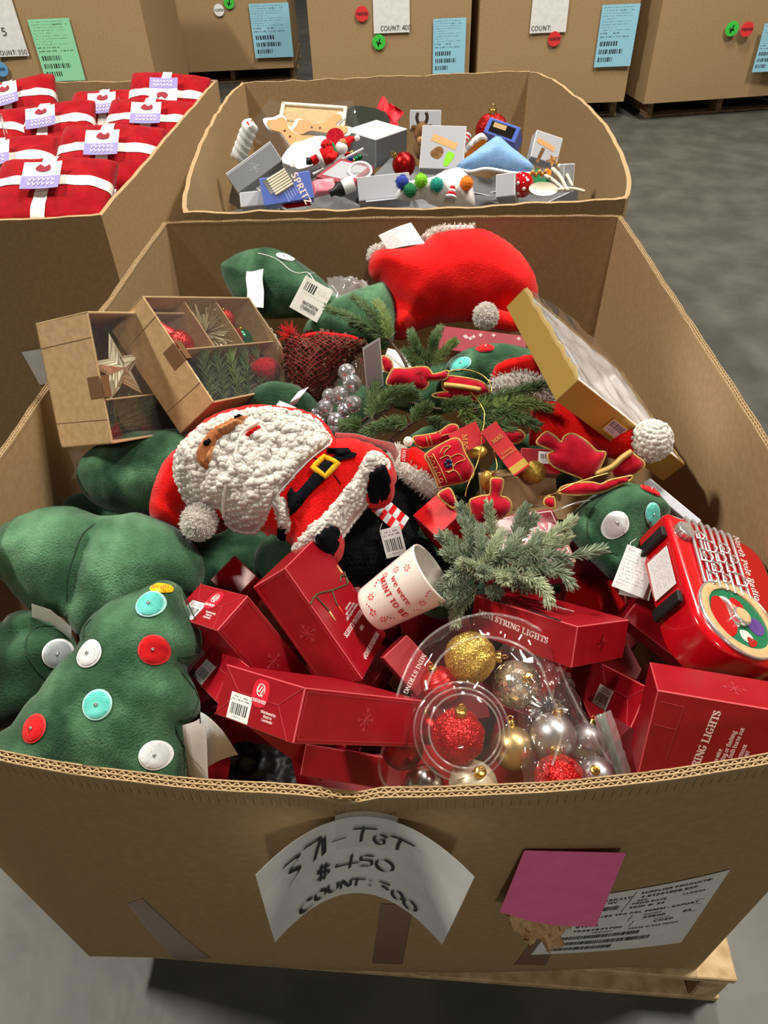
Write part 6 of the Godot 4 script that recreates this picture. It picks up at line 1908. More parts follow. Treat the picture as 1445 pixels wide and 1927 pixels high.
	pine_branch("frosted grey-green bushy pine branch next to the white mug", [Vector3(0.0895, 0.76, -0.5875), Vector3(0.1087, 0.79, -0.6154), Vector3(0.1255, 0.82, -0.6246), Vector3(0.1583, 0.835, -0.6227)], tw, 190, 14.0, M.needle_frost, M.needle_pale, 0.0016)

# ---------------------------------------------------------------- velvet crown ornaments
func crown(label: String, xf: Transform3D, o: Array, thick: float, decorated := false) -> Node3D:
	var t := thing("crown_ornament", label, "ornament", xf, "red velvet crown ornaments with gold braid")
	var c := cushion(o, thick, thick * 0.7, {"seed": o[0] * 0.1, "wr": 0.001, "pk": 0.0015, "sub": 4})
	part("velvet_body", stuffed(c, 0.005, 1.0), M.velvet, t)
	var ring := []
	var pl: PackedVector2Array = c.poly
	for k in pl.size():
		ring.append(Vector3(pl[k].x, pl[k].y, 0.0006 * (k % 2)))
	part("gold_braid", tube(ring, 0.0017, 6, -1, true), M.braid, t)
	if decorated:
		t.set_meta("pad", 1)
	tabs.crown = c
	return t

func cord(label: String, pts: Array) -> void:
	var o := part("gold_twine", tube(spline(pts, 8), 0.0009, 6), M.gold, self)
	tagged(o, label, "cord", "gold hanging cords")

func crowns() -> void:
	crown("plain back of a red velvet crown with a short stem, below the upright pine fan", Transform3D(Basis(Vector3(0.9949, 0.0711, 0.0711), Vector3(0, 0.7071, -0.7071), Vector3(-0.1005, 0.7035, 0.7035)), Vector3(0.0494, 0.895, -0.9855)), [-37, -6, -28, 14, -20, 17, -2, 16, 18, 17, 30, 15, 36, 7, 37, 4, 48, 5, 60, 8, 63, 5, 60, -4, 47, -6, 31, -6, 30, -13, 23, -19, 9, -20, -5, -13, -21, -11], 0.022)
	crown("edge of a red velvet ornament behind the card of the disco ball bag", Transform3D(Basis(Vector3(0.9802, -0.14, -0.14), Vector3(0, 0.7071, -0.7071), Vector3(0.198, 0.6931, 0.6931)), Vector3(0.0143, 0.88, -1.0465)), [-7, 19, 5, 15, 11, 5, 8, -6, -0, -8, -6, 0], 0.018)
	crown("velvet crown lying edge-on with a gold glitter band upward, under the cord loop", Transform3D(Basis(Vector3(1, 0, 0), Vector3(0, 0.8336, -0.5524), Vector3(0, 0.5524, 0.8336)), Vector3(0.1428, 0.885, -0.9783)), [-38, 10, -25, 13, 17, 4, 32, -8, 29, -18, -9, -19, -39, -7], 0.02)
	part("glitter_band", tube(spline([Vector3(-0.0393, -0.0003, 0.01), Vector3(-0.0102, -0.0049, 0.013), Vector3(0.0197, -0.0111, 0.01)], 5), 0.0045, 8), M.braid, get_child(get_child_count() - 1))
	crown("thin red velvet piece under the edge-on crown", Transform3D(Basis(Vector3(1, 0, 0), Vector3(0, 0.7071, -0.7071), Vector3(0, 0.7071, 0.7071)), Vector3(0.1209, 0.87, -0.9676)), [-34, 4, -4, 7, 30, -1, 42, -10, 4, -6, -30, -1], 0.012)
	# front-facing decorated crown
	var t := crown("red velvet crown with gold embroidery and blue beads facing up, beside the black fleece plush", Transform3D(Basis(Vector3(0.9951, 0.071, 0.0691), Vector3(0, 0.6971, -0.717), Vector3(-0.0991, 0.7135, 0.6936)), Vector3(0.1006, 0.875, -0.8085)), [-38, 1, -19, 13, -1, 21, 9, 22, 15, 15, 18, 3, 25, -11, 30, -23, 28, -34, 19, -40, 2, -43, -16, -46, -21, -47, -25, -33, -34, -11], 0.024, true)
	var c: Dictionary = tabs.crown
	for l in [[-35, -1, -26, -21, -18, -45], [-27, 1, -17, -20, -9, -41], [-17, -7, -4, -4, 1, -23, -10, -26], [-17, -0, -11, 9, -1, 10, -9, 3, -11, -3], [-2, -6, 8, -2, 15, -4, 18, -10, 7, -14, 2, -19], [-7, -28, 3, -25, 10, -33, 12, -39]]:
		part("gold_embroidery", ribbon_on(c, l, 0.0016), M.braid, t)
	for l in [[-30, -5, -27, -12, -24, -21, -20, -29, -17, -38]]:
		for k in range(0, l.size(), 2):
			var q := Vector2(l[k], l[k + 1]) * 0.001
			var r := []
			for i in 10:
				var w := q + Vector2.from_angle(TAU * i / 10) * 0.0026
				r.append(Vector3(w.x, w.y, puff_at(c, w, edge_dist(w, c.poly)) + 0.0008))
			part("bead_ring", tube(r, 0.0006, 5, -1, true), M.braid, t)
	var cq := Vector2(-0.0053, -0.0145)
	for k in 5:
		var a := Vector2.from_angle(TAU * k / 5 + 0.5) * 0.0042
		part("blue_bead", ball(0.0028, 10), mat(Color8(28, 34, 74), 0.2), t, Transform3D(Basis(), Vector3(cq.x + a.x, cq.y + a.y, puff_at(c, cq, edge_dist(cq, c.poly)) + 0.001)))
	var gl := thing("crown_orb", "gold glitter orb on top of the embroidered crown, tucked under the red paper tags", "ornament", Transform3D(Basis(), Vector3(0.1376, 0.865, -0.8253)))
	part("orb", glitter_ball(0.013, 36), M.gold_glitter, gl, Transform3D(Basis().scaled(Vector3(1.3, 0.7, 0.9)), Vector3.ZERO))
	t = crown("red embroidered crown lying behind the one with blue beads", Transform3D(Basis(Vector3(0.9949, 0.0711, 0.0711), Vector3(0, 0.7071, -0.7071), Vector3(-0.1005, 0.7035, 0.7035)), Vector3(0.0856, 0.87, -0.855)), [-37, 4, -20, 6, 0, 9, 15, 18, 25, 19, 30, 14, 27, 4, 13, -6, -7, -11, -27, -12, -35, -5], 0.02)
	c = tabs.crown
	for l in [[-18, 3, -15, -11], [-13, 4, -9, -10], [-6, 6, 2, 10, 3, 4], [4, 1, 18, 5]]:
		part("gold_embroidery", ribbon_on(c, l, 0.0016), M.braid, t)
	crown("red velvet ornament end under the embroidered crown, next to the bright red box", Transform3D(Basis(Vector3(1, 0, 0), Vector3(0, 0.6, -0.8), Vector3(0, 0.8, 0.6)), Vector3(0.0884, 0.845, -0.7507)), [-11, 5, 3, 12, 8, 7, 11, -1, 13, -9, 9, -17, 1, -11, -8, -3], 0.02)
	crown("plain back of a velvet crown with an upright stem, above the pink peppermint box", Transform3D(Basis(Vector3(1, 0, 0), Vector3(0, 0.7828, -0.6222), Vector3(0, 0.6222, 0.7828)), Vector3(0.1467, 0.855, -0.7243)), [-29, 2, -24, 6, -12, 9, -2, 10, -0, 19, 1, 31, 9, 32, 17, 30, 16, 19, 13, 8, 21, 5, 27, -2, 26, -13, 14, -22, -4, -25, -21, -28, -27, -15], 0.024)
	var gb := thing("crown_orb", "gold ribbed orb behind the upright velvet stem", "ornament", Transform3D(Basis(), Vector3(0.149, 0.85, -0.7757)))
	part("orb", glitter_ball(0.012, 34), M.gold_glitter, gb, Transform3D(Basis().scaled(Vector3(0.9, 1.4, 0.9)), Vector3.ZERO))
	crown("big plain back of a velvet crown leaning on the red hat", Transform3D(Basis(Vector3(0.995, 0.068, 0.073), Vector3(0, 0.7317, -0.6816), Vector3(-0.0997, 0.6782, 0.7281)), Vector3(0.2699, 0.88, -0.7841)), [-51, 24, -38, 37, -31, 35, -23, 29, -17, 22, -12, 29, -4, 33, 6, 30, 19, 20, 31, 7, 41, 5, 43, 1, 37, -12, 27, -28, 14, -34, 6, -29, -16, -19, -32, -9, -36, 5, -28, 10, -42, 17], 0.026)
	crown("velvet crown lying edge-on with gold braid, just above the green cushion", Transform3D(Basis(Vector3(0.995, 0.0597, 0.0796), Vector3(0, 0.8, -0.6), Vector3(-0.0995, 0.597, 0.796)), Vector3(0.2834, 0.865, -0.7372)), [-43, -7, -36, 1, -15, 5, 3, 5, 14, 2, 26, 7, 42, 10, 56, 12, 53, 6, 35, -1, 14, -9, -15, -11, -36, -9], 0.02)
	crown("velvet crown part with a gold glitter bar, just under the fleece pompom", Transform3D(Basis(Vector3(0.979, 0.1273, 0.1592), Vector3(0, 0.7809, -0.6247), Vector3(-0.2039, 0.6116, 0.7645)), Vector3(0.3358, 0.865, -0.7686)), [-15, 7, -4, 16, 11, 25, 19, 19, 30, 9, 26, -0, 10, -9, -8, -10, -15, -2], 0.022)
	part("glitter_band", tube(spline([Vector3(-0.0384, -0.0042, 0.012), Vector3(-0.0158, 0.0045, 0.015), Vector3(-0.0013, 0.0171, 0.014), Vector3(0.012, 0.0253, 0.01)], 5), 0.0045, 8), M.braid, get_child(get_child_count() - 1))
	crown("small dark velvet ornament behind the red paper tag", Transform3D(Basis(Vector3(0.9949, 0.0711, 0.0711), Vector3(0, 0.7071, -0.7071), Vector3(-0.1005, 0.7035, 0.7035)), Vector3(0.1937, 0.87, -0.838)), [-15, 16, -1, 17, 11, 17, 18, 10, 14, 2, 2, -2, -9, 3], 0.018)
	crown("red velvet corner peeping out beside the pink peppermint box", Transform3D(Basis(Vector3(0.9949, 0.0711, 0.0711), Vector3(0, 0.7071, -0.7071), Vector3(-0.1005, 0.7035, 0.7035)), Vector3(0.2277, 0.845, -0.7271)), [-7, 1, -4, 8, 7, 8, 7, -5, -1, -5], 0.014)
	cord("gold cord looping from the teal button to the red tags", [Vector3(0.1093, 0.91, -0.9751), Vector3(0.1293, 0.91, -0.9816), Vector3(0.1546, 0.905, -0.9798), Vector3(0.172, 0.9, -0.9628), Vector3(0.175, 0.895, -0.9397), Vector3(0.1696, 0.89, -0.9283)])
	cord("gold cord hanging from the edge-on crown to the folded red tag", [Vector3(0.1394, 0.905, -0.9222), Vector3(0.1483, 0.905, -0.8967), Vector3(0.1545, 0.9, -0.8754), Vector3(0.1518, 0.89, -0.8559), Vector3(0.1457, 0.885, -0.8367)])
	cord("gold cord running down beside the embroidered crown", [Vector3(0.1453, 0.89, -0.8364), Vector3(0.1404, 0.89, -0.7985), Vector3(0.1288, 0.885, -0.7635), Vector3(0.1161, 0.87, -0.7423), Vector3(0.1117, 0.86, -0.7318)])
	cord("gold cord between the red tags and the gold orb", [Vector3(0.1629, 0.885, -0.8487), Vector3(0.1594, 0.885, -0.7975), Vector3(0.1592, 0.88, -0.7677), Vector3(0.1518, 0.87, -0.7629)])
	cord("gold cord trailing in front of the edge-on crown above the green cushion", [Vector3(0.2075, 0.87, -0.713), Vector3(0.2242, 0.88, -0.7068), Vector3(0.2548, 0.885, -0.7208), Vector3(0.2784, 0.885, -0.7304), Vector3(0.306, 0.885, -0.7399)])
	# paper tags
	for g in [["long red paper tag with gold glitter end, hanging from the gold cord", 955, 842, 0.895, 0.03, 0.092, 34, "I have"], ["red paper tag with gold letters lying flat beside the long tag", 880, 815, 0.885, 0.033, 0.06, -60, ""]]:
		pass
	var tg := thing("paper_tag", "long red paper tag with a gold glitter end, hanging from the gold cord", "tag", Transform3D(Basis(Vector3(0.5419, -0.5133, 0.6654), Vector3(0.8345, 0.4225, -0.3537), Vector3(-0.0996, 0.747, 0.6573)), Vector3(0.1724, 0.895, -0.7896)))
	part("card", card(0.078, 0.026, 0.004), M.tag_red, tg)
	part("glitter_end", card(0.013, 0.0262, 0.0), M.gold_glitter, tg, Transform3D(Basis(), Vector3(0.0325, 0, 0.0035)))
	text("M&S", 0.006, M.gold_print, tg, Transform3D(Basis(Vector3.BACK, PI / 2), Vector3(-0.018, 0.0, 0.002)), "Droid Serif")
	text("1 Santa\\ndecoration".c_unescape(), 0.0036, M.gold_print, tg, Transform3D(Basis(Vector3.BACK, PI / 2), Vector3(0.006, 0.0, 0.0012)), "Droid Serif")
	tg = thing("paper_tag", "wide red paper tag with gold letters beside the embroidered crown", "tag", Transform3D(Basis(Vector3(0.9226, 0.327, -0.2045), Vector3(-0.3728, 0.6197, -0.6907), Vector3(-0.0991, 0.7135, 0.6936)), Vector3(0.1236, 0.888, -0.8277)))
	part("card", card(0.044, 0.034, 0.002), M.tag_red, tg)
	text("M&S", 0.008, M.gold_print, tg, Transform3D(Basis(Vector3.BACK, -1.9), Vector3(-0.004, -0.004, 0.0016)), "Droid Serif")

# ---------------------------------------------------------------- single things
func wrap_mesh(m: Mesh, r0: float, r1: float, hgt: float, at: float, y: float, turn: float) -> ArrayMesh:
	# lay a flat print onto the tapered wall of the mug
	var out := ArrayMesh.new()
	var a := m.surface_get_arrays(0) if m is ArrayMesh else (m as PrimitiveMesh).get_mesh_arrays()
	var v: PackedVector3Array = a[Mesh.ARRAY_VERTEX]
	var n: PackedVector3Array = a[Mesh.ARRAY_NORMAL]
	for k in v.size():
		var p := Vector2(v[k].x, v[k].y).rotated(turn)
		var yy := y + p.y
		var r := lerpf(r0, r1, yy / hgt)
		var ang := at + p.x / r
		v[k] = Vector3(cos(ang) * (r + 0.0003 + v[k].z), yy, -sin(ang) * (r + 0.0003 + v[k].z))
		n[k] = Vector3(cos(ang), 0, -sin(ang))
	a[Mesh.ARRAY_VERTEX] = v
	a[Mesh.ARRAY_NORMAL] = n
	out.add_surface_from_arrays(Mesh.PRIMITIVE_TRIANGLES, a)
	return out

func loose_goods() -> void:
	# the mug
	var o := thing("white_mug", "white ceramic mug with red lettering and peppermint prints, lying on the red boxes", "mug", Transform3D(Basis(Vector3(0.4871, -0.5708, 0.6611), Vector3(0.8186, 0.5621, -0.1179), Vector3(-0.3043, 0.5986, 0.741)), Vector3(-0.0226, 0.795, -0.5921)))
	var h := 0.098
	var r0 := 0.031
	var r1 := 0.0415
	part("cup", lathe([[0.0001, 0.002], [r0 * 0.7, 0.002], [r0 * 0.72, 0.0], [r0 * 0.86, 0.0], [r0 * 0.97, 0.003], [r0 * 1.01, 0.009], [lerpf(r0, r1, 0.5), h * 0.5], [r1, h - 0.002], [r1 - 0.0008, h], [r1 - 0.003, h], [r1 - 0.0036, h - 0.003], [lerpf(r0, r1, 0.5) - 0.004, h * 0.5], [r0 - 0.004, 0.012], [r0 - 0.009, 0.007], [0.0001, 0.006]], 64), M.ceramic, o)
	var hp := []
	for k in 13:
		var a := -PI / 2 + PI * k / 12
		hp.append(Vector3(0.01, h * 0.5 + sin(a) * 0.03, -r1 * 0.86 - cos(a) * 0.026))
	part("handle", tube(hp, 0.005, 10), M.ceramic, o)
	var face := -1.5708
	for w in [["we were", 0.0075, 0.061, "Droid Serif", -0.05], ["MINT TO BE", 0.0082, 0.046, "Droid Sans", 0.0]]:
		var t := TextMesh.new()
		var f := SystemFont.new()
		f.font_names = PackedStringArray([w[3]])
		f.font_weight = 700
		t.font = f
		t.text = w[0]
		t.font_size = 24
		t.pixel_size = w[1] / 18.0
		t.depth = 0.0004
		t.curve_step = 2.0
		part("lettering", wrap_mesh(t, r0, r1, h, face + w[4], w[2], 0.0), M.tag_red, o)
	var petals := Soup.new()
	for k in 6:
		var a := TAU * k / 6
		var p0 := Vector2.from_angle(a) * 0.001
		var p1 := Vector2.from_angle(a + 0.25) * 0.0048
		var p2 := Vector2.from_angle(a + 0.75) * 0.0046
		petals.tri(Vector3(p0.x, p0.y, 0), Vector3(p1.x, p1.y, 0), Vector3(p2.x, p2.y, 0))
	for q in [[-0.55, 0.083], [0.7, 0.075], [-0.85, 0.05], [0.85, 0.046], [-0.45, 0.022], [0.55, 0.020], [0.1, 0.014], [-0.75, 0.068]]:
		part("mint_print", wrap_mesh(soup_mesh(petals), r0, r1, h, face + q[0], q[1], q[0]), M.red_felt, o)
	for q in [[0.5, 0.086, 0.6], [0.85, 0.060, -0.5], [-0.75, 0.033, 0.8], [0.72, 0.031, 2.4], [-0.25, 0.013, -1.2]]:
		for k in 7:
			var s := Soup.new()
			var a0 := Vector2(0.0, 0.006 - 0.002 * k) if k < 4 else Vector2(0.0028 - cos((k - 4) * 1.1) * 0.0028, 0.007 + sin((k - 4) * 1.1) * 0.0028 - 0.001)
			s.slab(Vector3(a0.x, a0.y - 0.001, 0), Vector3(0.0011, 0.0003, 0), Vector3(0, 0.0007, 0), Vector3(0, 0, 0.0002))
			part("cane_print", wrap_mesh(soup_mesh(s), r0, r1, h, face + q[0], q[1], q[2]), M.red_felt if k % 2 else M.white_edge, o)
	# mesh bag of pine cones
	o = thing("pine_cone_bag", "dark brown pine cones in a fine red mesh bag tied with red tassels", "bag", Transform3D(Basis(Vector3(0.9949, 0.073, 0.069), Vector3(0, 0.6866, -0.727), Vector3(-0.1005, 0.7233, 0.6831)), Vector3(-0.0921, 0.87, -1.0756)))
	var c := cushion([-63, 45, -58, 56, -38, 56, -16, 57, 2, 58, 21, 54, 40, 48, 62, 41, 70, 34, 66, 24, 52, 10, 38, -7, 20, -23, 7, -41, -7, -54, -16, -60, -33, -50, -52, -33, -64, -6, -65, 21], 0.095, 0.05, {"seed": 40.0, "wr": 0.006})
	part("cone_fill", stuffed(c, 0.007), M.cone, o)
	var sv := last_v
	var sn := last_n
	var sc := Soup.new()
	sc.tri(Vector3(-0.006, 0, 0), Vector3(0, 0.002, 0.014), Vector3(0.006, 0, 0))
	sc.tri(Vector3(-0.006, 0, 0), Vector3(0.0, 0.0075, 0.010), Vector3(0.006, 0, 0))
	sc.tri(Vector3(-0.006, 0, 0), Vector3(-0.0045, 0.004, 0.011), Vector3(0.0, 0.0075, 0.010))
	scatter("cone_scales", sv, sn, 1500, soup_mesh(sc), M.cone, o, Vector2(0.5, 0.95), 0.9)
	# netting: crossing threads over the fill
	var net := Soup.new()
	var pl: PackedVector2Array = c.poly
	for dirn in 2:
		for k in range(-16, 17):
			var run := []
			for i in 26:
				var a := (i / 25.0 - 0.5) * 0.22
				var b := k * 0.0062
				var p := Vector2(a * 0.8 + b * 0.6, a * 0.6 - b * 0.8) if dirn == 0 else Vector2(a * 0.75 - b * 0.66, -a * 0.66 - b * 0.75)
				p += Vector2(0.003 * sin(i * 0.9 + k), 0)
				if Geometry2D.is_point_in_polygon(p, pl):
					run.append(Vector3(p.x, p.y, puff_at(c, p, edge_dist(p, pl)) + 0.0085))
				elif run.size() > 2:
					break
				else:
					run = []
			if run.size() > 2:
				tube_into(net, run, 0.00055, 4)
	part("mesh_net", mk(net.v, net.i), M.net, o)
	var tas := Soup.new()
	for k in 70:
		var d := Vector3(rng.randf_range(-1, 0.4), rng.randf_range(-0.2, 1.1), rng.randf_range(-0.3, 0.9)).normalized() * rng.randf_range(0.012, 0.03)
		var st := Vector3(-0.0495, 0.0506, 0.02)
		tube_into(tas, [st, st + d * 0.6 + Vector3(0, 0, 0.002), st + d], 0.0008, 4, 0.0003)
	part("tassel", mk(tas.v, tas.i), M.red_felt, o)
	part("bag_hem", tube(spline([Vector3(-0.0516, 0.0442, 0.02), Vector3(-0.0245, 0.0454, 0.03), Vector3(0.0028, 0.046, 0.03), Vector3(0.0508, 0.0401, 0.02), Vector3(0.069, 0.0327, 0.01)], 6), 0.005, 8), M.red_felt, o)
	# bag of disco balls with its card
	o = thing("disco_ball_bag", "clear bag of small mirror balls with a pale card top, leaning on the pine branch", "bag", Transform3D(Basis(Vector3(0.9887, 0.1089, 0.1028), Vector3(0, 0.6866, -0.727), Vector3(-0.1498, 0.7188, 0.6789)), Vector3(-0.0581, 0.875, -0.9659)))
	part("header_card", leaf(3, 3, func(u: float, t: float) -> Vector3: return Vector3(0.0412, 0.0042, 0.012).lerp(Vector3(0.0687, 0.013, 0.012), u).lerp(Vector3(0.0456, 0.0601, 0.06).lerp(Vector3(0.0731, 0.074, 0.06), u), t), 0.0012), M.gloss_paper, o)
	part("header_print", leaf(3, 3, func(u: float, t: float) -> Vector3: return Vector3(0.0433, 0.0061, 0.014).lerp(Vector3(0.0674, 0.0135, 0.014), u).lerp(Vector3(0.0481, 0.0571, 0.061).lerp(Vector3(0.0714, 0.0698, 0.061), u), t), 0.0004), M.grey_pale, o)
	var bagc := cushion([17, 57, 35, 64, 42, 39, 42, 6, 21, -20, 4, -37, -4, -51, -22, -39, -48, -21, -54, -17, -27, 10, -9, 29, 6, 44], 0.07, 0.03, {"seed": 41.0, "wr": 0.006, "pk": 0.010})
	for q in [[612, 768, 17], [640, 745, 18], [660, 720, 16], [632, 790, 16], [600, 790, 14], [665, 760, 15], [645, 775, 13], [618, 745, 14], [650, 700, 14], [590, 780, 12], [672, 738, 13], [628, 806, 12]]:
		pass
	part("film", stuffed(bagc, 0.008), M.clear, o)
	var spots := [[Vector3(-0.0265, -0.0161, 0.012), 0.0134], [Vector3(-0.0017, 0.0016, 0.012), 0.0145], [Vector3(0.0179, 0.0197, 0.012), 0.0140], [Vector3(-0.01, -0.0379, 0.012), 0.0131], [Vector3(-0.0393, -0.0357, 0.012), 0.0114], [Vector3(0.0192, -0.0128, 0.012), 0.0126], [Vector3(0.0043, -0.0219, 0.012), 0.0108], [Vector3(-0.0189, 0.003, 0.012), 0.0111], [Vector3(0.0101, 0.0392, 0.012), 0.0125], [Vector3(-0.0476, -0.0248, 0.012), 0.0099], [Vector3(-0.0123, -0.0513, 0.012), 0.0096]]
	for k in spots.size():
		var mb := thing("mirror_ball", "tiny mirror-tiled ball among others in the clear bag", "ornament", o.transform * Transform3D(Basis(Vector3(0.4, 0.7, 0.2).normalized(), k * 0.7), spots[k][0]), "mirror balls in the clear bag")
		part("core", ball(spots[k][1] * 0.97, 14), M.silver_satin, mb)
		part("mirror_tiles", mosaic_ball(spots[k][1], 10), M.mirror, mb)
	# papers and dark things at the front rim
	o = thing("paper_leaflet", "folded white leaflet pages standing beside the buttoned tree cushion", "leaflet", Transform3D())
	for k in 3:
		part("page", leaf(6, 6, func(u: float, t: float) -> Vector3:
			var a: Vector3 = Vector3(-0.2371, 0.735, -0.4085).lerp(Vector3(-0.2227, 0.735, -0.4066), u)
			var b: Vector3 = Vector3(-0.238, 0.79, -0.4403).lerp(Vector3(-0.2176, 0.8, -0.442), u)
			return a.lerp(b, t) + Vector3(0.004 * k + 0.004 * sin(u * 3.0), -0.002 * k, 0.003 * k), 0.0004), M.paper, o)
	tagged(part("white_card", leaf(12, 10, func(u: float, t: float) -> Vector3:
		var a: Vector3 = Vector3(-0.2253, 0.735, -0.4112).lerp(Vector3(-0.1832, 0.735, -0.4325), u)
		var b: Vector3 = Vector3(-0.2202, 0.79, -0.4566).lerp(Vector3(-0.1902, 0.79, -0.4294), u)
		return a.lerp(b, t) + Vector3(0, 0.006 * sin(u * PI), 0), 0.0006), M.felt_white, self), "curved white embossed card next to the leaflet pages", "card")
	tagged(part("dark_bag", leaf(20, 14, func(u: float, t: float) -> Vector3: return Vector3(-0.2015, 0.7, -0.4151).lerp(Vector3(-0.1155, 0.7, -0.4047), u).lerp(Vector3(-0.1992, 0.7, -0.4706).lerp(Vector3(-0.1285, 0.7, -0.4565), u), t) + Vector3(0, 0.010 * wob.get_noise_2d(u * 260, t * 260), 0), 0.0006), mat(Color8(16, 15, 18), 0.55), self), "black plastic bag crumpled low at the front rim beside the white card", "bag")
	# clear sleeve with a green card near the rim
	o = thing("clear_sleeve", "narrow clear plastic sleeve holding a green card at the rim under the baubles", "packaging", Transform3D())
	part("green_card", leaf(4, 6, func(u: float, t: float) -> Vector3: return Vector3(0.2553, 0.72, -0.3879).lerp(Vector3(0.2635, 0.72, -0.3888), u).lerp(Vector3(0.2379, 0.76, -0.4498).lerp(Vector3(0.2483, 0.76, -0.4514), u), t), 0.001), mat(Color8(70, 92, 74), 0.4), o)
	part("film", leaf(10, 14, func(u: float, t: float) -> Vector3: return Vector3(0.2423, 0.73, -0.3802).lerp(Vector3(0.2683, 0.73, -0.3873), u).lerp(Vector3(0.2311, 0.772, -0.4406).lerp(Vector3(0.2528, 0.772, -0.4486), u), t) + Vector3(0, 0.004 * wob.get_noise_2d(u * 900, t * 900), 0), 0.0003), M.cloudy, o)
	
	o = thing("white_box", "edge of a slim white box between the gold box and the radio", "box", Transform3D(Basis(Vector3(-0.446, 0.0499, -0.8936), Vector3(-0.3094, 0.9283, 0.2063), Vector3(0.8398, 0.3685, -0.3986)), Vector3(0.407, 0.8204, -0.741)))
	part("carton", cbox(Vector3(0.0985, 0.02, 0.0132), 0.001), [M.grey_pale, M.white_edge], o)
	
	o = thing("shipping_carton", "plain brown carton top deep behind the upright velvet stem", "carton", Transform3D(Basis(Vector3(-0.9952, -0.0848, 0.0487), Vector3(0, 0.4983, 0.867), Vector3(-0.0978, 0.8629, -0.4959)), Vector3(0.2074, 0.7817, -0.8367)))
	part("carton", cbox(Vector3(0.1046, 0.08, 0.0512), 0.001), [M.board, M.kraft_edge], o)
	bauble("gold glitter bauble half hidden under the long red tag", Vector3(0.2203, 0.845, -0.7976), 0.0170, "glitter", M.gold_glitter, Vector3(0, 0.3, -1))
	
	o = thing("barcode_box", "red box end with a white barcode sticker beneath the long red tag", "box", Transform3D(Basis(Vector3(-0.9941, 0.0717, -0.0814), Vector3(0, 0.7507, 0.6606), Vector3(0.1085, 0.6567, -0.7463)), Vector3(0.23, 0.841, -0.8202)))
	var d := Vector3(0.059, 0.05, 0.0353)
	part("carton", cbox(d, 0.001), [M.red_box, M.red_edge_worn], o)
	part("barcode_sticker", decal_sheet(d.x * 0.42, d.z * 0.5), M.code, o, face_of(d, "+y", -0.008, -d.z * 0.15))
	# film behind the rear cushions
	tagged(part("plastic_bag", leaf(16, 12, func(u: float, t: float) -> Vector3: return Vector3(-0.0913, 0.86, -1.339).lerp(Vector3(-0.0056, 0.86, -1.3669), u).lerp(Vector3(-0.099, 0.87, -1.4427).lerp(Vector3(-0.0155, 0.87, -1.4084), u), t) + Vector3(0, 0.02 * sin(u * PI) * sin(t * PI) + 0.01 * wob.get_noise_2d(u * 600, t * 600), 0), 0.0003), M.cloudy, self), "clear plastic bag at the rear wall behind the green cushions", "bag")
	tagged(part("white_leaflet", leaf(6, 6, func(u: float, t: float) -> Vector3: return Vector3(0.0006, 0.84, -1.1007).lerp(Vector3(0.0598, 0.84, -1.0959), u).lerp(Vector3(0.02, 0.85, -1.1661).lerp(Vector3(0.0578, 0.85, -1.1436), u), t), 0.0005), M.paper, self), "white paper glimpsed under the bare pine stem", "leaflet")

# ---------------------------------------------------------------- the bin of clothing bundles
func bundle(label: String, at: Vector3, n: Vector3, turn: float, size: Vector3, seed_at: float) -> Node3D:
	var up := n.normalized()
	var x := Vector3.RIGHT.rotated(Vector3.UP, turn)
	x = (x - up * x.dot(up)).normalized()
	var o := thing("clothing_bundle", label, "clothing", Transform3D(Basis(x, up, x.cross(up)), at), "red clothing bundles tied with white ribbon")
	var h := size / 2
	part("folded_top", soft_slab(h, Vector2(-1, 1), Vector2(-1, 1), 0.0, seed_at, 0.004), M.jersey, o)
	part("plaid_fold", soft_slab(Vector3(h.x * 1.01, h.y * 0.5, h.z * 0.5), Vector2(-1, 1), Vector2(-1, 1), 0.0, seed_at + 1), M.plaid, o, Transform3D(Basis(), Vector3(-0.002, -h.y * 0.62, h.z * 0.53)))
	part("ribbon", soft_slab(h, Vector2(-0.16, 0.06), Vector2(-1, 1), 0.0022, seed_at, 0.004), M.ribbon, o)
	part("ribbon", soft_slab(h, Vector2(-1, 1), Vector2(-0.22, 0.06), 0.0016, seed_at, 0.004), M.ribbon, o)
	var t := part("paper_label", card(0.1, 0.1, 0.002), M.gloss_paper, o, Transform3D(Basis(Vector3.UP, 0.06 + (PI if label.contains("highest") else 0.0)) * Basis(Vector3.RIGHT, -PI / 2), Vector3(-h.x * 0.05, h.y + 0.019, -h.z * 0.06)))
	part("lilac_band", card(0.1002, 0.046, 0.002), M.lilac, t, Transform3D(Basis(), Vector3(0, -0.0271, 0.0006)))
	part("pattern_print", extrude([-18, 10, -6, 26, 6, 16, 18, 24, 22, 6, 8, -2, -8, 0], 0.0004, 4), M.maroon, t, Transform3D(Basis(), Vector3(0, 0.014, 0.0016)))
	var sw := []
	for k in 12:
		var x0 := -32.0 + 30.0 * (k % 6) * 0.4 + 2.0
		var y0 := -18.0 if k < 6 else -34.0
		sw.append([x0, y0 + 5, x0 + 3, y0 - 5])
		sw.append([x0 + 3, y0 - 5, x0 + 7, y0 + 4 - 3 * (k % 2)])
	rule(t, M.print_white, Transform3D(Basis(), Vector3(0, 0, 0.0024)), sw, 0.0024, "illegible_print")
	return o

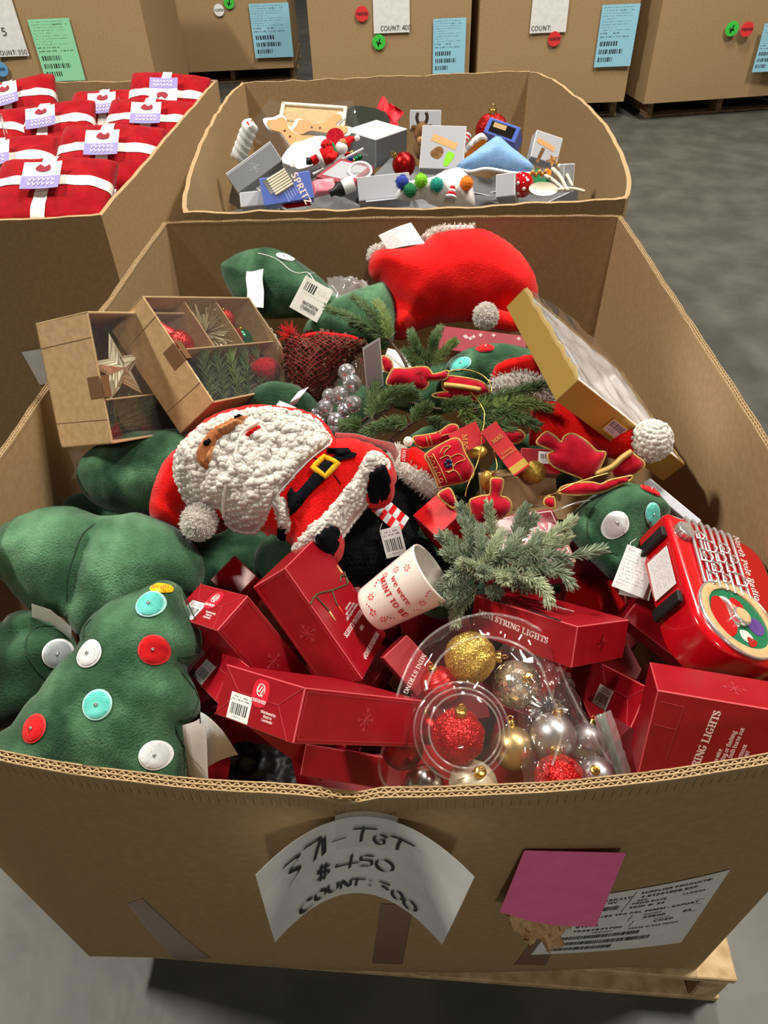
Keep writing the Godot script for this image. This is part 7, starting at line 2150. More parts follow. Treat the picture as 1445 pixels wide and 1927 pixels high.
func clothing_bundles() -> void:
	for r in [
		["red clothing bundle highest in the rear corner, ribbons crossing under its label", Vector3(-0.7286, 0.885, -2.975), Vector3(0.06, 0.8, 0.55), -0.08, Vector3(0.29, 0.075, 0.24)],
		["red clothing bundle just in front of the rear corner one", Vector3(-0.7455, 0.86, -2.7312), Vector3(0.06, 0.88, 0.42), -0.05, Vector3(0.31, 0.075, 0.25)],
		["red clothing bundle in the middle of the far half, plaid lining showing", Vector3(-1.0992, 0.86, -2.7388), Vector3(-0.02, 0.88, 0.42), 0.12, Vector3(0.31, 0.075, 0.25)],
		["red clothing bundle against the long bin edge, third from the rear corner", Vector3(-0.7986, 0.86, -2.3804), Vector3(0.04, 0.88, 0.44), -0.04, Vector3(0.32, 0.08, 0.26)],
		["red clothing bundle lowest in the pile, by the front corner of its bin", Vector3(-0.8641, 0.87, -2.0384), Vector3(0.02, 0.9, 0.38), -0.03, Vector3(0.32, 0.08, 0.25)],
		["red clothing bundle half outside the picture, level with the third one", Vector3(-1.1127, 0.855, -2.335), Vector3(0, 0.9, 0.4), 0.1, Vector3(0.31, 0.075, 0.25)],
		["red clothing bundle at the far end beside the plastic bag, its label tilted", Vector3(-1.3003, 0.885, -2.9934), Vector3(-0.08, 0.84, 0.5), 0.18, Vector3(0.31, 0.08, 0.24)],
		["red clothing bundle mostly hidden behind two others, only ribbon and label corner seen", Vector3(-0.9488, 0.855, -2.9354), Vector3(0.02, 0.86, 0.45), 0.02, Vector3(0.28, 0.075, 0.24)],
		["red clothing bundle cut by the picture edge with a white label", Vector3(-1.3018, 0.86, -2.6906), Vector3(0, 0.88, 0.42), 0.06, Vector3(0.28, 0.075, 0.24)]]:
		bundle(r[0], r[1], r[2], r[3], r[4], r[1].x * 7.0)
	var src := bundle("red clothing bundle buried under the others in its bin", Vector3(-1.3, 0.72, -2.0), Vector3.UP, 0.05, Vector3(0.3, 0.09, 0.25), 3.0)
	for k in 11:
		copy_of(src, "red clothing bundle buried under the others in its bin", Transform3D(Basis(Vector3.UP, rng.randf_range(-0.1, 0.1)), Vector3(-1.42 + 0.31 * (k % 3), 0.735 + 0.012 * (k / 3), -1.93 - 0.29 * (k / 3))))
	for r in [[Vector3(-1.0224, 0.87, -2.9356), Vector3(-0.8803, 0.87, -2.912), Vector3(-1.0796, 0.89, -3.054), Vector3(-0.8646, 0.89, -2.9917), "clear plastic bag at the rear of the clothing bin"], [Vector3(-1.2341, 0.87, -2.6414), Vector3(-1.1963, 0.87, -2.6357), Vector3(-1.2993, 0.88, -2.8268), Vector3(-1.2273, 0.88, -2.773), "dark plastic bag beside the far clothing bundle"]]:
		tagged(part("plastic_bag", leaf(24, 14, func(u: float, t: float) -> Vector3: return (r[0] as Vector3).lerp(r[1], u).lerp((r[2] as Vector3).lerp(r[3], u), t) + Vector3(0, 0.04 * sin(u * PI) * sin(t * PI) + 0.03 * wob.get_noise_2d(u * 700, t * 700), 0), 0.0004), M.cloudy if r[1].x > -1.2 else mat(Color8(26, 22, 24), 0.4), self), r[4], "bag")

# ---------------------------------------------------------------- the bin of small boxed ornaments
func gift(called: String, label: String, xf: Transform3D, d: Vector3, mm: Array, top, category := "box", group := "grey gift boxes") -> Node3D:
	var o := thing(called, label, category, xf, group)
	part("carton", cbox(d, 0.0015), mm, o)
	if top:
		part("lid_print", decal_sheet(d.x * 0.97, d.z * 0.97), top, o, face_of(d, "+y"))
	return o

func ornament_bin() -> void:
	var g := [M.grey_box, M.grey_edge]
	var w := [M.grey_pale, M.white_edge]
	
	var o := gift("grey_box", "long grey gift box standing on edge beside the twisted candy ornament", Transform3D(Basis(Vector3(-0.8441, -0.4324, 0.317), Vector3(0.1007, 0.453, 0.8858), Vector3(-0.5267, 0.7796, -0.3388)), Vector3(-0.3109, 0.8991, -2.0733)), Vector3(0.1457, 0.1, 0.0515), g, null)
	flake(o, M.grey_edge, face_of(Vector3(0.1457, 0.1, 0.0515), "+y"), 0.014)
	part("white_lid", cbox(Vector3(0.1457, 0.1000, 0.004), 0.001), w, o, Transform3D(Basis(), Vector3(0, 0, 0.0278)))
	
	o = gift("grey_box", "large square grey gift box with white lid in the middle of the ornament bin", Transform3D(Basis(Vector3(-0.6882, 0, 0.7256), Vector3(0.0414, 0.9984, 0.0393), Vector3(-0.7244, 0.0571, -0.687)), Vector3(0.0244, 0.8464, -2.4901)), Vector3(0.1506, 0.085, 0.1346), g, M.gloss_paper)
	flake(o, M.grey_edge, face_of(Vector3(0.1506, 0.085, 0.1346), "+z", -0.02), 0.014)
	flake(o, M.grey_edge, face_of(Vector3(0.1506, 0.085, 0.1346), "+z"), 0.01)
	text("wondershop".to_upper(), 0.008, M.grey_edge, o, face_of(Vector3(0.1506, 0.085, 0.1346), "+x", 0.0, -0.01), "Droid Sans")
	
	o = thing("candle_box", "blue gift box with a window showing rows of cream candles, tilted beside the grey box", "box", Transform3D(Basis(Vector3(-0.986, -0.066, 0.153), Vector3(0.1, 0.5001, 0.8602), Vector3(-0.1333, 0.8634, -0.4865)), Vector3(-0.2076, 0.9137, -1.8581)))
	var d := Vector3(0.125, 0.05, 0.0638)
	part("carton", cbox(d, 0.0015), [M.blue_box, M.blue_pale], o)
	part("window_recess", decal_sheet(d.x * 0.62, d.z * 0.56), M.glass_dark, o, face_of(d, "+y", 0.0123, -0.0220, -159.2))
	for k in 7:
		part("candle", tube([Vector3(-0.24 * d.x, 0, 0), Vector3(0.17 * d.x, 0, 0)], 0.0034, 8), M.cream, o, face_of(d, "+y", 0.0156, -0.0188, -159.2) * Transform3D(Basis(), Vector3(0.006, -0.022 + 0.0062 * k, 0.001)))
	text("SPRITZ", 0.018, M.print_white, o, face_of(d, "+y", -0.0351, 0.0049, 107.2), "Droid Sans", true)
	for k in 5:
		part("ruled_print", decal_sheet(0.04 - 0.004 * k, 0.004), M.blue_pale, o, face_of(d, "+y", -0.0079, 0.0082, 106.9) * Transform3D(Basis(), Vector3(0, -0.014 + 0.007 * k, 0)))
	
	o = gift("photo_box", "white box with a small picture of a reindeer ornament, leaning in the middle", Transform3D(Basis(Vector3(-0.9868, 0.0195, -0.1605), Vector3(-0.1005, 0.7035, 0.7035), Vector3(0.1267, 0.7104, -0.6923)), Vector3(0.2082, 0.91, -2.1548)), Vector3(0.1223, 0.035, 0.1234), w, null, "box", "white picture boxes")
	d = Vector3(0.1223, 0.035, 0.1234)
	part("picture_print", extrude([-18, -8, -8, 14, 6, 18, 16, 6, 12, -14, -4, -18], 0.0004, 4), M.fur_brown, o, face_of(d, "+y", 0.0137, 0.0159, 158.7))
	part("picture_print", extrude([-8, -20, -12, 14, 0, 20, 10, 12, 4, -20], 0.0004, 4), M.ball_lime, o, face_of(d, "+y", -0.0203, 0.0331, 158.7))
	part("caption_print", decal_sheet(d.x * 0.6, 0.02), M.ginger, o, face_of(d, "+y", -0.0031, -0.0149, 158.7))
	
	o = thing("window_box", "blue box with a clear window, tilted at the rear behind the pale blue felt hat", "box", Transform3D(Basis(Vector3(-0.8648, 0.2146, -0.4539), Vector3(-0.25, 0.6, 0.76), Vector3(0.4355, 0.7707, -0.4652)), Vector3(0.4163, 0.8795, -2.3875)))
	d = Vector3(0.1019, 0.09, 0.0461)
	part("carton", cbox(d, 0.0015), [M.blue_box, M.blue_pale], o)
	part("window_recess", decal_sheet(d.x * 0.76, d.z * 0.7), M.glass_dark, o, face_of(d, "+y"))
	part("kraft_insert", decal_sheet(d.x * 0.4, d.z * 0.3), M.kraft, o, face_of(d, "+y", 0.01, -d.z * 0.15, 0, 0.0008))
	
	o = gift("photo_box", "white box with pictures of wooden ornaments, standing by the spoons", Transform3D(Basis(Vector3(-0.9512, 0.3045, -0.05), Vector3(0.1483, 0.5934, 0.7911), Vector3(0.2706, 0.7451, -0.6096)), Vector3(0.4966, 0.8965, -2.1651)), Vector3(0.0792, 0.04, 0.0754), w, null, "box", "white picture boxes")
	d = Vector3(0.0792, 0.04, 0.0754)
	part("picture_print", extrude([-5, -24, -5, 20, 5, 20, 5, -24], 0.0004, 1), M.fur_brown, o, face_of(d, "+y", 0.0129, 0.0244, 168.0))
	part("picture_print", star_mesh(0.02, 0.001), M.gold_print, o, face_of(d, "+y", -0.0255, 0.0292, 0))
	part("picture_print", extrude([-12, -10, -8, 10, 8, 8, 12, -10], 0.0004, 1), M.ball_orange, o, face_of(d, "+y", -0.0200, 0.0639, 168.0))
	part("caption_print", decal_sheet(d.x * 0.7, 0.014), M.ginger, o, face_of(d, "+y", 0.0049, -0.0065, 168.0))
	# pale blue felt hat
	o = thing("felt_hat", "pale blue felt cone hat spread flat near the blue window box", "hat", Transform3D(Basis(Vector3(0.9987, 0.0375, 0.033), Vector3(0, 0.6606, -0.7507), Vector3(-0.05, 0.7498, 0.6598)), Vector3(0.3452, 0.9, -2.0982)))
	var c := cushion([-107, -22, -88, 1, -62, 18, -33, 38, 1, 61, 14, 69, 23, 60, 44, 36, 67, 13, 93, -13, 107, -36, 103, -52, 83, -53, 55, -48, 19, -38, -20, -29, -53, -33, -81, -35], 0.07, 0.09, {"seed": 50.0})
	part("felt_cone", stuffed(c, 0.012), M.blue_felt, o)
	part("hem", tube(spline([Vector3(-0.1065, -0.0231, 0), Vector3(-0.0684, -0.0389, 0.008), Vector3(-0.0222, -0.0371, 0.012), Vector3(0.0464, -0.0535, 0.01), Vector3(0.1027, -0.0531, 0)], 6), 0.005, 8), M.felt_white, o)
	o = thing("felt_plush", "white plush with an orange stripe and a candy cane, under the pale blue felt hat", "plush toy", Transform3D(Basis(Vector3(0.9951, 0.071, 0.0691), Vector3(0, 0.6971, -0.717), Vector3(-0.0991, 0.7135, 0.6936)), Vector3(0.29, 0.895, -2.2264)))
	c = cushion([-33, -26, -18, -5, 8, 23, 28, 38, 43, 39, 55, 18, 33, 3, 2, -14, -20, -29], 0.06, 0.04, {"seed": 51.0})
	part("body", stuffed(c, 0.01), M.felt_white, o)
	part("orange_stripe", patch(c, [-20, -30, 11, -5, 41, 13, 53, 6, 19, -12, -14, -39], 0.004, 0.002, 0.008, 3), M.ball_orange, o)
	for k in 6:
		part("cane_stripe", tube([Vector3(-0.0186, -0.0004, 0.02).lerp(Vector3(0.001, 0.0277, 0.02), k / 6.0), Vector3(-0.0186, -0.0004, 0.02).lerp(Vector3(0.001, 0.0277, 0.02), (k + 1) / 6.0)], 0.009, 8), [M.red_felt, M.white_felt][k % 2], o)
	# white plush with pompoms
	o = thing("pompom_plush", "white felt plush with five coloured pompoms and a red striped hat, among the small ornaments", "plush toy", Transform3D(Basis(Vector3(1, 0, 0), Vector3(0, 0.6971, -0.717), Vector3(0, 0.717, 0.6971)), Vector3(0.1645, 0.905, -1.8659)))
	c = cushion([-102, -24, -94, -3, -80, 12, -50, 21, -17, 22, 6, 33, 28, 42, 54, 44, 76, 34, 90, 8, 96, -30, 90, -57, 45, -62, -13, -45, -34, -30, -71, -33], 0.08, 0.05, {"seed": 52.0})
	part("body", stuffed(c, 0.01), M.felt_white, o)
	for b in [[Vector3(-0.0851, -0.003, 0.035), M.ball_blue], [Vector3(-0.0675, -0.0277, 0.042), M.ball_green], [Vector3(-0.0399, -0.0057, 0.045), M.ball_lime], [Vector3(-0.0015, -0.0187, 0.046), M.ball_teal], [Vector3(0.0713, -0.0185, 0.046), M.ball_orange]]:
		part("pompom", ball(0.0155, 16), b[1], o, Transform3D(Basis(), b[0]))
		scatter("pompom_fur", last_v, last_n, 300, tuft(0.004, 0.0007), b[1], o.get_child(o.get_child_count() - 1), Vector2(0.7, 1.2), 0.5)
	for k in 5:
		part("hat_stripe", tube([Vector3(0.0306, -0.0551, 0.045).lerp(Vector3(0.0383, -0.0206, 0.05), k / 5.0), Vector3(0.0306, -0.0551, 0.045).lerp(Vector3(0.0383, -0.0206, 0.05), (k + 1) / 5.0)], 0.015 - 0.0022 * k, 10, 0.015 - 0.0022 * (k + 1)), [M.white_felt, M.red_felt][k % 2], o)
	# flat gingerbread cutouts in bags
	for r in [[Transform3D(Basis(Vector3(0.8192, -0.3441, 0.4589), Vector3(0.5736, 0.4915, -0.6553), Vector3(0, 0.8, 0.6)), Vector3(-0.2392, 0.9, -2.3745)), "orange felt gingerbread figure with white piping, nearer to the grey box"], [Transform3D(Basis(Vector3(0.9848, 0.0991, -0.1426), Vector3(-0.1736, 0.5621, -0.8086), Vector3(0, 0.8211, 0.5708)), Vector3(-0.1495, 0.895, -2.4762)), "orange felt gingerbread figure with white piping, lying behind the other one"]]:
		o = thing("gingerbread_cutout", r[1], "ornament", r[0], "gingerbread felt cutouts")
		var shape := [-70, 30, -90, 10, -60, -6, -30, 0, 20, -20, 70, -34, 84, -12, 50, 4, 76, 26, 60, 44, 20, 24, -20, 26, -40, 44, -60, 46]
		var big := []
		for q in shape:
			big.append(q * 1.18)
		part("backing", extrude(big, 0.008, 4), M.felt_white, o)
		part("gingerbread", extrude(shape, 0.007, 4), M.ginger, o, Transform3D(Basis(), Vector3(0, 0, 0.004)))
		part("button_dot", ball(0.004, 8), M.fur_brown, o, Transform3D(Basis(), Vector3(0.0, 0.004, 0.0075)))
		part("button_dot", ball(0.004, 8), M.fur_brown, o, Transform3D(Basis(), Vector3(-0.025, 0.012, 0.0075)))
		part("clear_bag", leaf(14, 10, func(u: float, t: float) -> Vector3: return Vector3((u - 0.5) * 0.24, (t - 0.5) * 0.15, 0.018 + 0.005 * wob.get_noise_2d(u * 700, t * 700)), 0.0003), M.clear, o)
	o = thing("felt_cutout", "white felt cutouts stacked in a clear bag under the gingerbread figures", "ornament", Transform3D(Basis(Vector3(0.9659, -0.1553, 0.2071), Vector3(0.2588, 0.5796, -0.7727), Vector3(0, 0.8, 0.6)), Vector3(-0.1904, 0.87, -2.3129)))
	for k in 3:
		part("felt_layer", extrude([-66, -36, -44, 28, 0, 42, 50, 32, 64, -14, 28, -42, -20, -46], 0.01, 4), M.felt_white, o, Transform3D(Basis(Vector3.BACK, 0.3 * k), Vector3(0.012 * k, 0, 0.011 * k)))
	# santa figurine
	o = thing("santa_figurine", "small santa figurine in a red coat lying on a tray, beside the square grey box", "figurine", Transform3D(Basis(Vector3(0.9226, 0.355, -0.151), Vector3(-0.3727, 0.7194, -0.5861), Vector3(-0.0995, 0.597, 0.796)), Vector3(-0.109, 0.905, -2.1947)))
	part("coat", lathe([[0.0001, -0.034], [0.022, -0.03], [0.024, 0.0], [0.018, 0.022], [0.010, 0.03], [0.0001, 0.032]], 20), M.red_felt, o, Transform3D(Basis(Vector3.BACK, -PI / 2), Vector3(-0.005, 0, 0)))
	part("coat_trim", lathe([[0.023, -0.006], [0.027, 0.0], [0.023, 0.006]], 20), M.felt_white, o, Transform3D(Basis(Vector3.BACK, -PI / 2), Vector3(-0.032, 0, 0)))
	part("trousers", tube([Vector3(-0.04, 0.004, 0), Vector3(-0.058, 0.002, 0.004)], 0.012, 10), M.red_felt, o)
	part("boot", tube([Vector3(-0.058, 0.004, 0), Vector3(-0.072, 0.01, 0.004)], 0.01, 10), M.black, o)
	part("beard", ball(0.018, 14), M.felt_white, o, Transform3D(Basis(), Vector3(0.034, -0.004, 0.006)))
	part("face", ball(0.013, 14), M.nose_felt, o, Transform3D(Basis(), Vector3(0.042, 0.004, 0.009)))
	part("hat", tube(spline([Vector3(0.05, 0.004, 0), Vector3(0.066, 0.008, 0), Vector3(0.08, 0.004, 0)], 4), 0.016, 12, 0.004), M.red_felt, o)
	part("hat_pompom", ball(0.0085, 10), M.felt_white, o, Transform3D(Basis(), Vector3(0.085, 0.002, 0.002)))
	part("arm", tube(spline([Vector3(0.012, 0.012, 0.012), Vector3(0.0, 0.026, 0.018), Vector3(-0.012, 0.016, 0.024)], 4), 0.008, 8), M.red_felt, o)
	part("arm", tube(spline([Vector3(0.012, -0.012, 0.014), Vector3(0.0, -0.024, 0.02), Vector3(-0.012, -0.014, 0.026)], 4), 0.008, 8), M.red_felt, o)
	part("sash", tube([Vector3(0.016, 0.016, 0.016), Vector3(0.014, -0.016, 0.016)], 0.004, 8), M.ball_green, o)
	part("tray_edge", tube([Vector3(-0.07, -0.03, 0.0), Vector3(0.09, -0.032, 0.0)], 0.004, 8), M.felt_white, o)
	part("round_shield", disc(0.026, 0.006), M.velvet, o, Transform3D(Basis(), Vector3(0.03, 0.034, -0.004)))
	# red framed picture
	
	o = thing("red_picture", "dark red picture frame lying flat below the figurine", "picture frame", Transform3D(Basis(Vector3(-0.3967, 0, 0.9179), Vector3(0.1179, 0.9917, 0.051), Vector3(-0.9103, 0.1285, -0.3934)), Vector3(-0.0668, 0.8818, -2.0722)))
	d = Vector3(0.1593, 0.02, 0.1042)
	part("frame", cbox(d, 0.002), [M.maroon, M.maroon], o)
	part("picture", decal_sheet(d.x * 0.78, d.z * 0.78), M.grey_pale, o, face_of(d, "+y"))
	o = thing("sledge_ornament", "white bead-edged dish ornament lying on the red picture frame", "ornament", Transform3D(Basis(Vector3(0.9962, -0.0576, 0.0654), Vector3(0.0872, 0.6581, -0.7479), Vector3(0, 0.7507, 0.6606)), Vector3(-0.025, 0.895, -2.0483)))
	part("plate", extrude([-28, -16, -24, 18, 0, 26, 24, 18, 30, -14, 0, -24], 0.006, 4), M.cloudy, o)
	var ring := []
	for k in 22:
		ring.append(Vector3(cos(TAU * k / 22) * 0.03, sin(TAU * k / 22) * 0.024, 0.004))
	part("beaded_edge", tube(ring, 0.004, 6, -1, true), M.felt_white, o)
	# candy twist
	o = thing("candy_ornament", "white twisted candy ornament with thin red lines at the bin side", "ornament", Transform3D(Basis(), Vector3(-0.3797, 0.89, -2.343)))
	for k in 2:
		for s in [M.felt_white, M.red_felt]:
			var hx := []
			for i in 26:
				var a := TAU * i / 9.0 + PI * k + (0.9 if s == M.red_felt else 0.0)
				hx.append(Vector3(-0.02 + 0.0022 * i, -0.03 + 0.0038 * i, 0) + Vector3(cos(a) * 0.011, -cos(a) * 0.006, sin(a) * 0.011))
			part("twist", tube(spline(hx, 2), 0.0125 if s == M.felt_white else 0.003, 8), s, o)
	part("hanger", tube([Vector3(0.036, 0.068, 0), Vector3(0.042, 0.08, 0)], 0.002, 6), M.gold, o)
	# white wooden frame pieces, tissue, reindeer
	o = thing("picture_mount", "pale wooden frame lying flat at the rear, under thin gold rods", "frame", Transform3D(Basis(Vector3(0.9903, -0.0706, 0.12), Vector3(0.1392, 0.5021, -0.8535), Vector3(0, 0.8619, 0.507)), Vector3(-0.1822, 0.895, -2.6375)))
	for b in [[Vector3(0, 0.05, 0), Vector3(0.22, 0.012, 0.012)], [Vector3(0, -0.05, 0), Vector3(0.22, 0.012, 0.012)], [Vector3(-0.105, 0, 0), Vector3(0.012, 0.11, 0.012)], [Vector3(0.105, 0, 0), Vector3(0.012, 0.11, 0.012)]]:
		part("frame_bar", cbox(b[1], 0.002), [M.cream, M.cream], o, Transform3D(Basis(), b[0]))
	part("panel", cbox(Vector3(0.2, 0.1, 0.004), 0.001), [M.kraft, M.kraft], o, Transform3D(Basis(), Vector3(0, 0, -0.004)))
	tagged(part("gold_rod", tube([Vector3(-0.3225, 0.9, -2.6321), Vector3(-0.0534, 0.9, -2.478)], 0.003, 8), M.gold, self), "thin gold rod lying over the pale wooden frame", "rod")
	o = thing("tissue_paper", "crumpled red tissue paper sticking up at the rear wall", "tissue", Transform3D())
	part("sheet", leaf(14, 20, func(u: float, t: float) -> Vector3: return Vector3(0.0646, 0.86, -2.6374).lerp(Vector3(0.1131, 0.86, -2.6431), u).lerp(Vector3(0.0422, 0.9, -2.8489).lerp(Vector3(0.1103, 0.9, -2.686), u), t) + Vector3(0.012 * sin(t * 7.0 + u * 4.0), 0.006 * sin(u * 14.0), 0.02 * sin(u * 9.0 + t * 3.0)), 0.0005), M.tissue, o)
	
	gift("grey_box", "pale grey box standing behind the brown reindeer", Transform3D(Basis(Vector3(-0.9993, 0.0346, -0.0154), Vector3(0, 0.4061, 0.9138), Vector3(0.0378, 0.9132, -0.4058)), Vector3(0.1918, 0.8737, -2.6263)), Vector3(0.1022, 0.05, 0.0563), w, null)
	o = thing("reindeer_plush", "small brown reindeer plush with dark antlers in front of the pale grey box", "plush toy", Transform3D(Basis(), Vector3(0.1664, 0.895, -2.4029)))
	part("head", ball(0.026, 20, 1.2), M.fur_brown, o)
	part("muzzle", ball(0.013, 14), M.ginger, o, Transform3D(Basis(), Vector3(-0.004, -0.014, 0.018)))
	part("body", ball(0.026, 18, 1.3), M.fur_brown, o, Transform3D(Basis(), Vector3(0, -0.045, -0.004)))
	for s in [-1.0, 1.0]:
		part("antler", tube(spline([Vector3(0.01 * s, 0.024, 0), Vector3(0.016 * s, 0.042, 0), Vector3(0.012 * s, 0.056, 0)], 4), 0.005, 8), M.bark, o)
		part("ear", ball(0.008, 10), M.fur_brown, o, Transform3D(Basis(), Vector3(0.026 * s, 0.016, 0)))
	# sequins, red ornaments, spoons
	bauble("red sequin ball behind the blue window box", Vector3(0.3893, 0.88, -2.4531), 0.05, "glitter", M.red_glitter, Vector3.UP)
	bauble("dark red plain bauble between the open grey box and the white picture box", Vector3(0.1002, 0.865, -2.1965), 0.034, "plain", M.red_satin, Vector3(-0.6, 0.6, 0))
	o = thing("berry_ornament", "shiny red round ornament with pale dots near the spoons", "ornament", Transform3D(Basis(), Vector3(0.3822, 0.9, -1.8701)))
	part("ball", ball(0.03, 28), M.tin_red, o)
	for q in [[-0.5, 0.4], [0.3, 0.6], [0.0, 0.0], [0.6, -0.1], [-0.4, -0.4]]:
		part("dot", ball(0.005, 8), M.felt_white, o, Transform3D(Basis(), Vector3(q[0], q[1], 0.75).normalized() * 0.028))
	o = thing("holly_sprig", "green holly sprig with wooden beads beside the red dotted ornament", "ornament", Transform3D(Basis(), Vector3(0.4207, 0.9, -1.8898)))
	for k in 5:
		part("leaf", extrude([0, 0, 10, 8, 22, 9, 36, 0, 22, -9, 10, -8], 0.0015, 3), M.ball_green, o, Transform3D(Basis.from_euler(Vector3(-0.7, 0.3 * k, 1.2 * k)), Vector3.ZERO))
	for k in 6:
		part("bead", ball(0.006, 8), M.gold_print, o, Transform3D(Basis(), Vector3(0.008 * k - 0.02, 0.02 + 0.006 * (k % 2), 0.01)))
	o = thing("spoon", "wide cream spoon at the front corner of the ornament bin", "spoon", Transform3D(Basis(Vector3(0.9976, -0.0419, 0.0558), Vector3(0.0698, 0.5985, -0.7981), Vector3(0, 0.8, 0.6)), Vector3(0.4241, 0.905, -1.8129)), "cream spoons")
	part("bowl", lathe([[0.0001, -0.006], [0.02, -0.003], [0.028, 0.003], [0.0265, 0.003], [0.019, -0.0015], [0.0001, -0.004]], 28), M.cream, o, Transform3D(Basis(Vector3.RIGHT, PI / 2).scaled(Vector3(1.3, 0.7, 1)), Vector3(0, 0, 0)))
	part("handle", tube(spline([Vector3(0.03, 0.0, 0), Vector3(0.07, 0.0, 0.006), Vector3(0.1, -0.006, 0.004)], 4), 0.004, 8), M.cream, o)
	for r in [[1012, 325, 1062, 358, "first cream spoon handle from the felt hat"], [1040, 318, 1068, 358, "middle cream spoon handle crossing the white picture box"], [1052, 312, 1075, 350, "cream spoon handle nearest to the pale grey box end"]]:
		pass
	var hs := [[Vector3(0.4394, 0.9, -1.9601), Vector3(0.4741, 0.905, -1.8027), "cream spoon handle starting at the felt hat edge"], [Vector3(0.4795, 0.905, -1.9688), Vector3(0.4776, 0.91, -1.7866), "cream spoon handle crossing the foot of the white picture box"], [Vector3(0.5055, 0.9, -2.0096), Vector3(0.5, 0.905, -1.8309), "cream spoon handle beside the pale grey box end"]]
	for r in hs:
		var m: Vector3 = (r[0] as Vector3).lerp(r[1], 0.5) + Vector3(0, 0.006, 0)
		o = part("spoon", tube(spline([r[0], m, r[1]], 5), 0.0055, 8, 0.0035), M.cream, self)
		tagged(o, r[2], "spoon", "cream spoons")
	
	gift("grey_box", "pale grey box end standing by the bin side next to the spoons", Transform3D(Basis(Vector3(-0.0089, -0.9535, 0.3011), Vector3(0, 0.3011, 0.9536), Vector3(-1, 0.0085, -0.0027)), Vector3(0.5064, 0.8946, -1.9241)), Vector3(0.0663, 0.05, 0.0274), w, null)
	
	gift("grey_box", "pale grey box corner pointing up under the pale blue felt hat", Transform3D(Basis(Vector3(-0.9537, -0.1534, -0.2587), Vector3(-0.2981, 0.5963, 0.7454), Vector3(0.0399, 0.788, -0.6144)), Vector3(0.347, 0.8873, -1.8706)), Vector3(0.0473, 0.08, 0.0556), w, null)
	
	o = gift("grey_box", "opened pale grey box with its flap raised, at the front in the middle", Transform3D(Basis(Vector3(-0.9984, -0.0458, 0.0344), Vector3(0, 0.6, 0.8), Vector3(-0.0573, 0.7987, -0.599)), Vector3(0.035, 0.8797, -1.9226)), Vector3(0.1331, 0.08, 0.059), [M.grey_pale, M.grey_edge], null)
	part("flap", leaf(4, 4, func(u: float, t: float) -> Vector3: return Vector3((u - 0.5) * 0.1331 * 0.6 + 0.01, 0.0400 + 0.05 * t, -0.0295 - 0.02 * t), 0.001), M.grey_pale, o)
	
	gift("grey_box", "pale grey box at the front corner below the blue candle box", Transform3D(Basis(Vector3(-0.998, -0.0447, 0.0447), Vector3(0, 0.7071, 0.7071), Vector3(-0.0633, 0.7057, -0.7057)), Vector3(-0.2843, 0.872, -1.8912)), Vector3(0.0901, 0.07, 0.0384), w, null)
	o = thing("red_card_box", "thin dark red card with a pointed corner in front of the blue candle box", "card", Transform3D(Basis(Vector3(0.9684, -0.1413, -0.2055), Vector3(0, 0.824, -0.5665), Vector3(0.2494, 0.5486, 0.798)), Vector3(-0.2022, 0.9, -1.8484)))
	part("card_body", extrude([-46, 27, -41, 25, 44, -6, 54, -16, -8, -26, -23, -16], 0.006, 1), M.velvet, o)
	part("card_edge", tube([Vector3(-0.0449, 0.0252, 0.003), Vector3(0.0274, -0.0025, 0.003), Vector3(0.0494, -0.017, 0.003)], 0.002, 6), M.red_felt, o)
	o = thing("dark_bottle", "small black bottle with a white wrap label in front of the red picture frame", "bottle", Transform3D(Basis(Vector3(0.9349, 0.2467, -0.2551), Vector3(-0.3403, 0.8274, -0.4467), Vector3(0.1009, 0.5044, 0.8575)), Vector3(-0.0702, 0.9, -1.9036)))
	part("glass", lathe([[0.0001, -0.03], [0.016, -0.03], [0.018, -0.025], [0.018, 0.012], [0.009, 0.024], [0.009, 0.036], [0.0001, 0.037]], 24), M.black, o, Transform3D(Basis(Vector3.BACK, PI / 2), Vector3.ZERO))
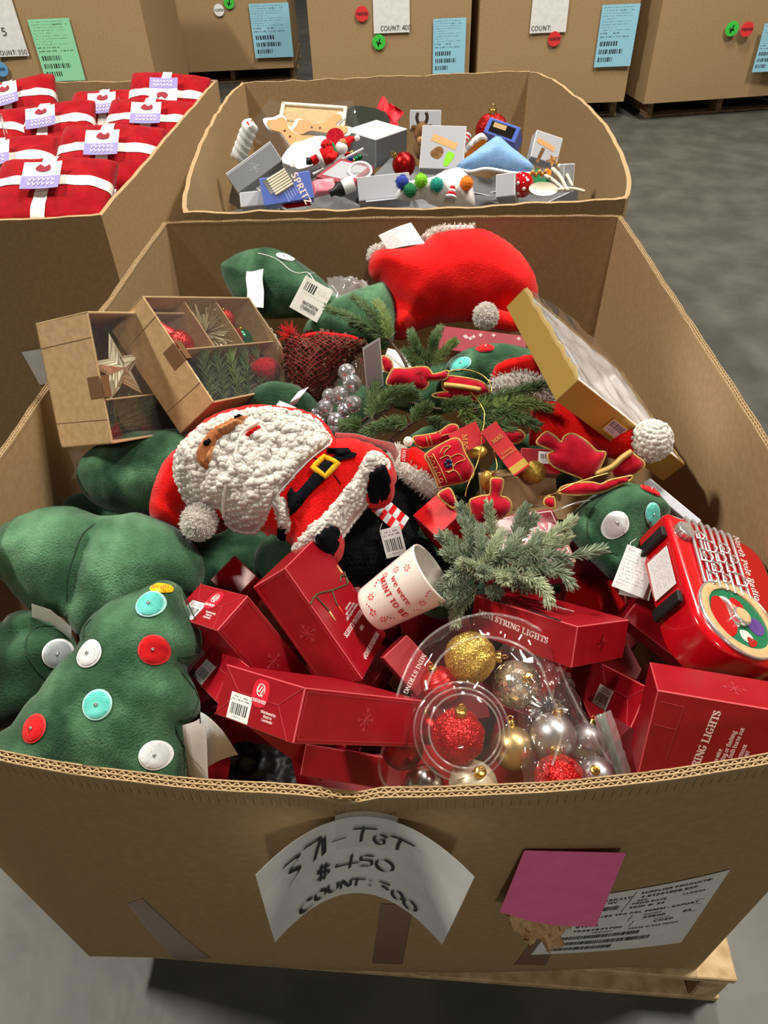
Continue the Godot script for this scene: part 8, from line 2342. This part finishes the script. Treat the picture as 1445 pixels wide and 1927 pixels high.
	part("paper_label", lathe([[0.0186, -0.03], [0.0186, 0.0]], 24), M.paper, o, Transform3D(Basis(Vector3.BACK, PI / 2), Vector3.ZERO))
	o = thing("pink_pouch", "salmon pink pouch behind the dark bottle", "pouch", Transform3D(Basis(Vector3(0.9848, 0.1042, -0.1389), Vector3(-0.1736, 0.5909, -0.7878), Vector3(0, 0.8, 0.6)), Vector3(-0.1212, 0.885, -1.9659)))
	part("pouch_body", soft_slab(Vector3(0.03, 0.012, 0.02)), M.peppermint, o, Transform3D(Basis(Vector3.RIGHT, PI / 2), Vector3.ZERO))
	o = thing("bulb_cluster", "cluster of small coloured ornaments beside the square grey box", "ornament", Transform3D(Basis(), Vector3(-0.054, 0.87, -2.267)))
	for k in 8:
		part("tiny_ball", ball(0.009, 10), [M.green_shine, M.ball_blue, M.red_satin, M.gold][k % 4], o, Transform3D(Basis(), Vector3(rng.randf_range(-0.03, 0.03), rng.randf_range(-0.012, 0.02), rng.randf_range(-0.03, 0.03))))
	o = thing("green_tray", "dark green tray leaning at the rear wall behind the square grey box", "tray", Transform3D(Basis(Vector3(0.9703, -0.2017, 0.1336), Vector3(0.2419, 0.8088, -0.536), Vector3(0, 0.5524, 0.8336)), Vector3(-0.0022, 0.88, -2.652)))
	part("tray_plate", extrude([-60, -30, -60, 30, 60, 34, 66, -30], 0.004, 3), mat(Color8(44, 50, 40), 0.35), o)
	# boxes buried below them
	var src := gift("grey_box", "grey gift box buried under the other ornaments", Transform3D(Basis(Vector3(0.1, 1, 0).normalized(), 0.5), Vector3(-0.25, 0.74, -1.95)), Vector3(0.2, 0.09, 0.16), g, null)
	for k in 17:
		copy_of(src, "grey gift box buried under the other ornaments", Transform3D(Basis(Vector3(rng.randf_range(-0.2, 0.2), 1, rng.randf_range(-0.2, 0.2)).normalized(), rng.randf() * TAU), Vector3(-0.32 + 0.2 * (k % 5) + rng.randf_range(-0.02, 0.02), 0.745 + rng.randf_range(-0.02, 0.02), -1.86 - 0.23 * (k / 5))))
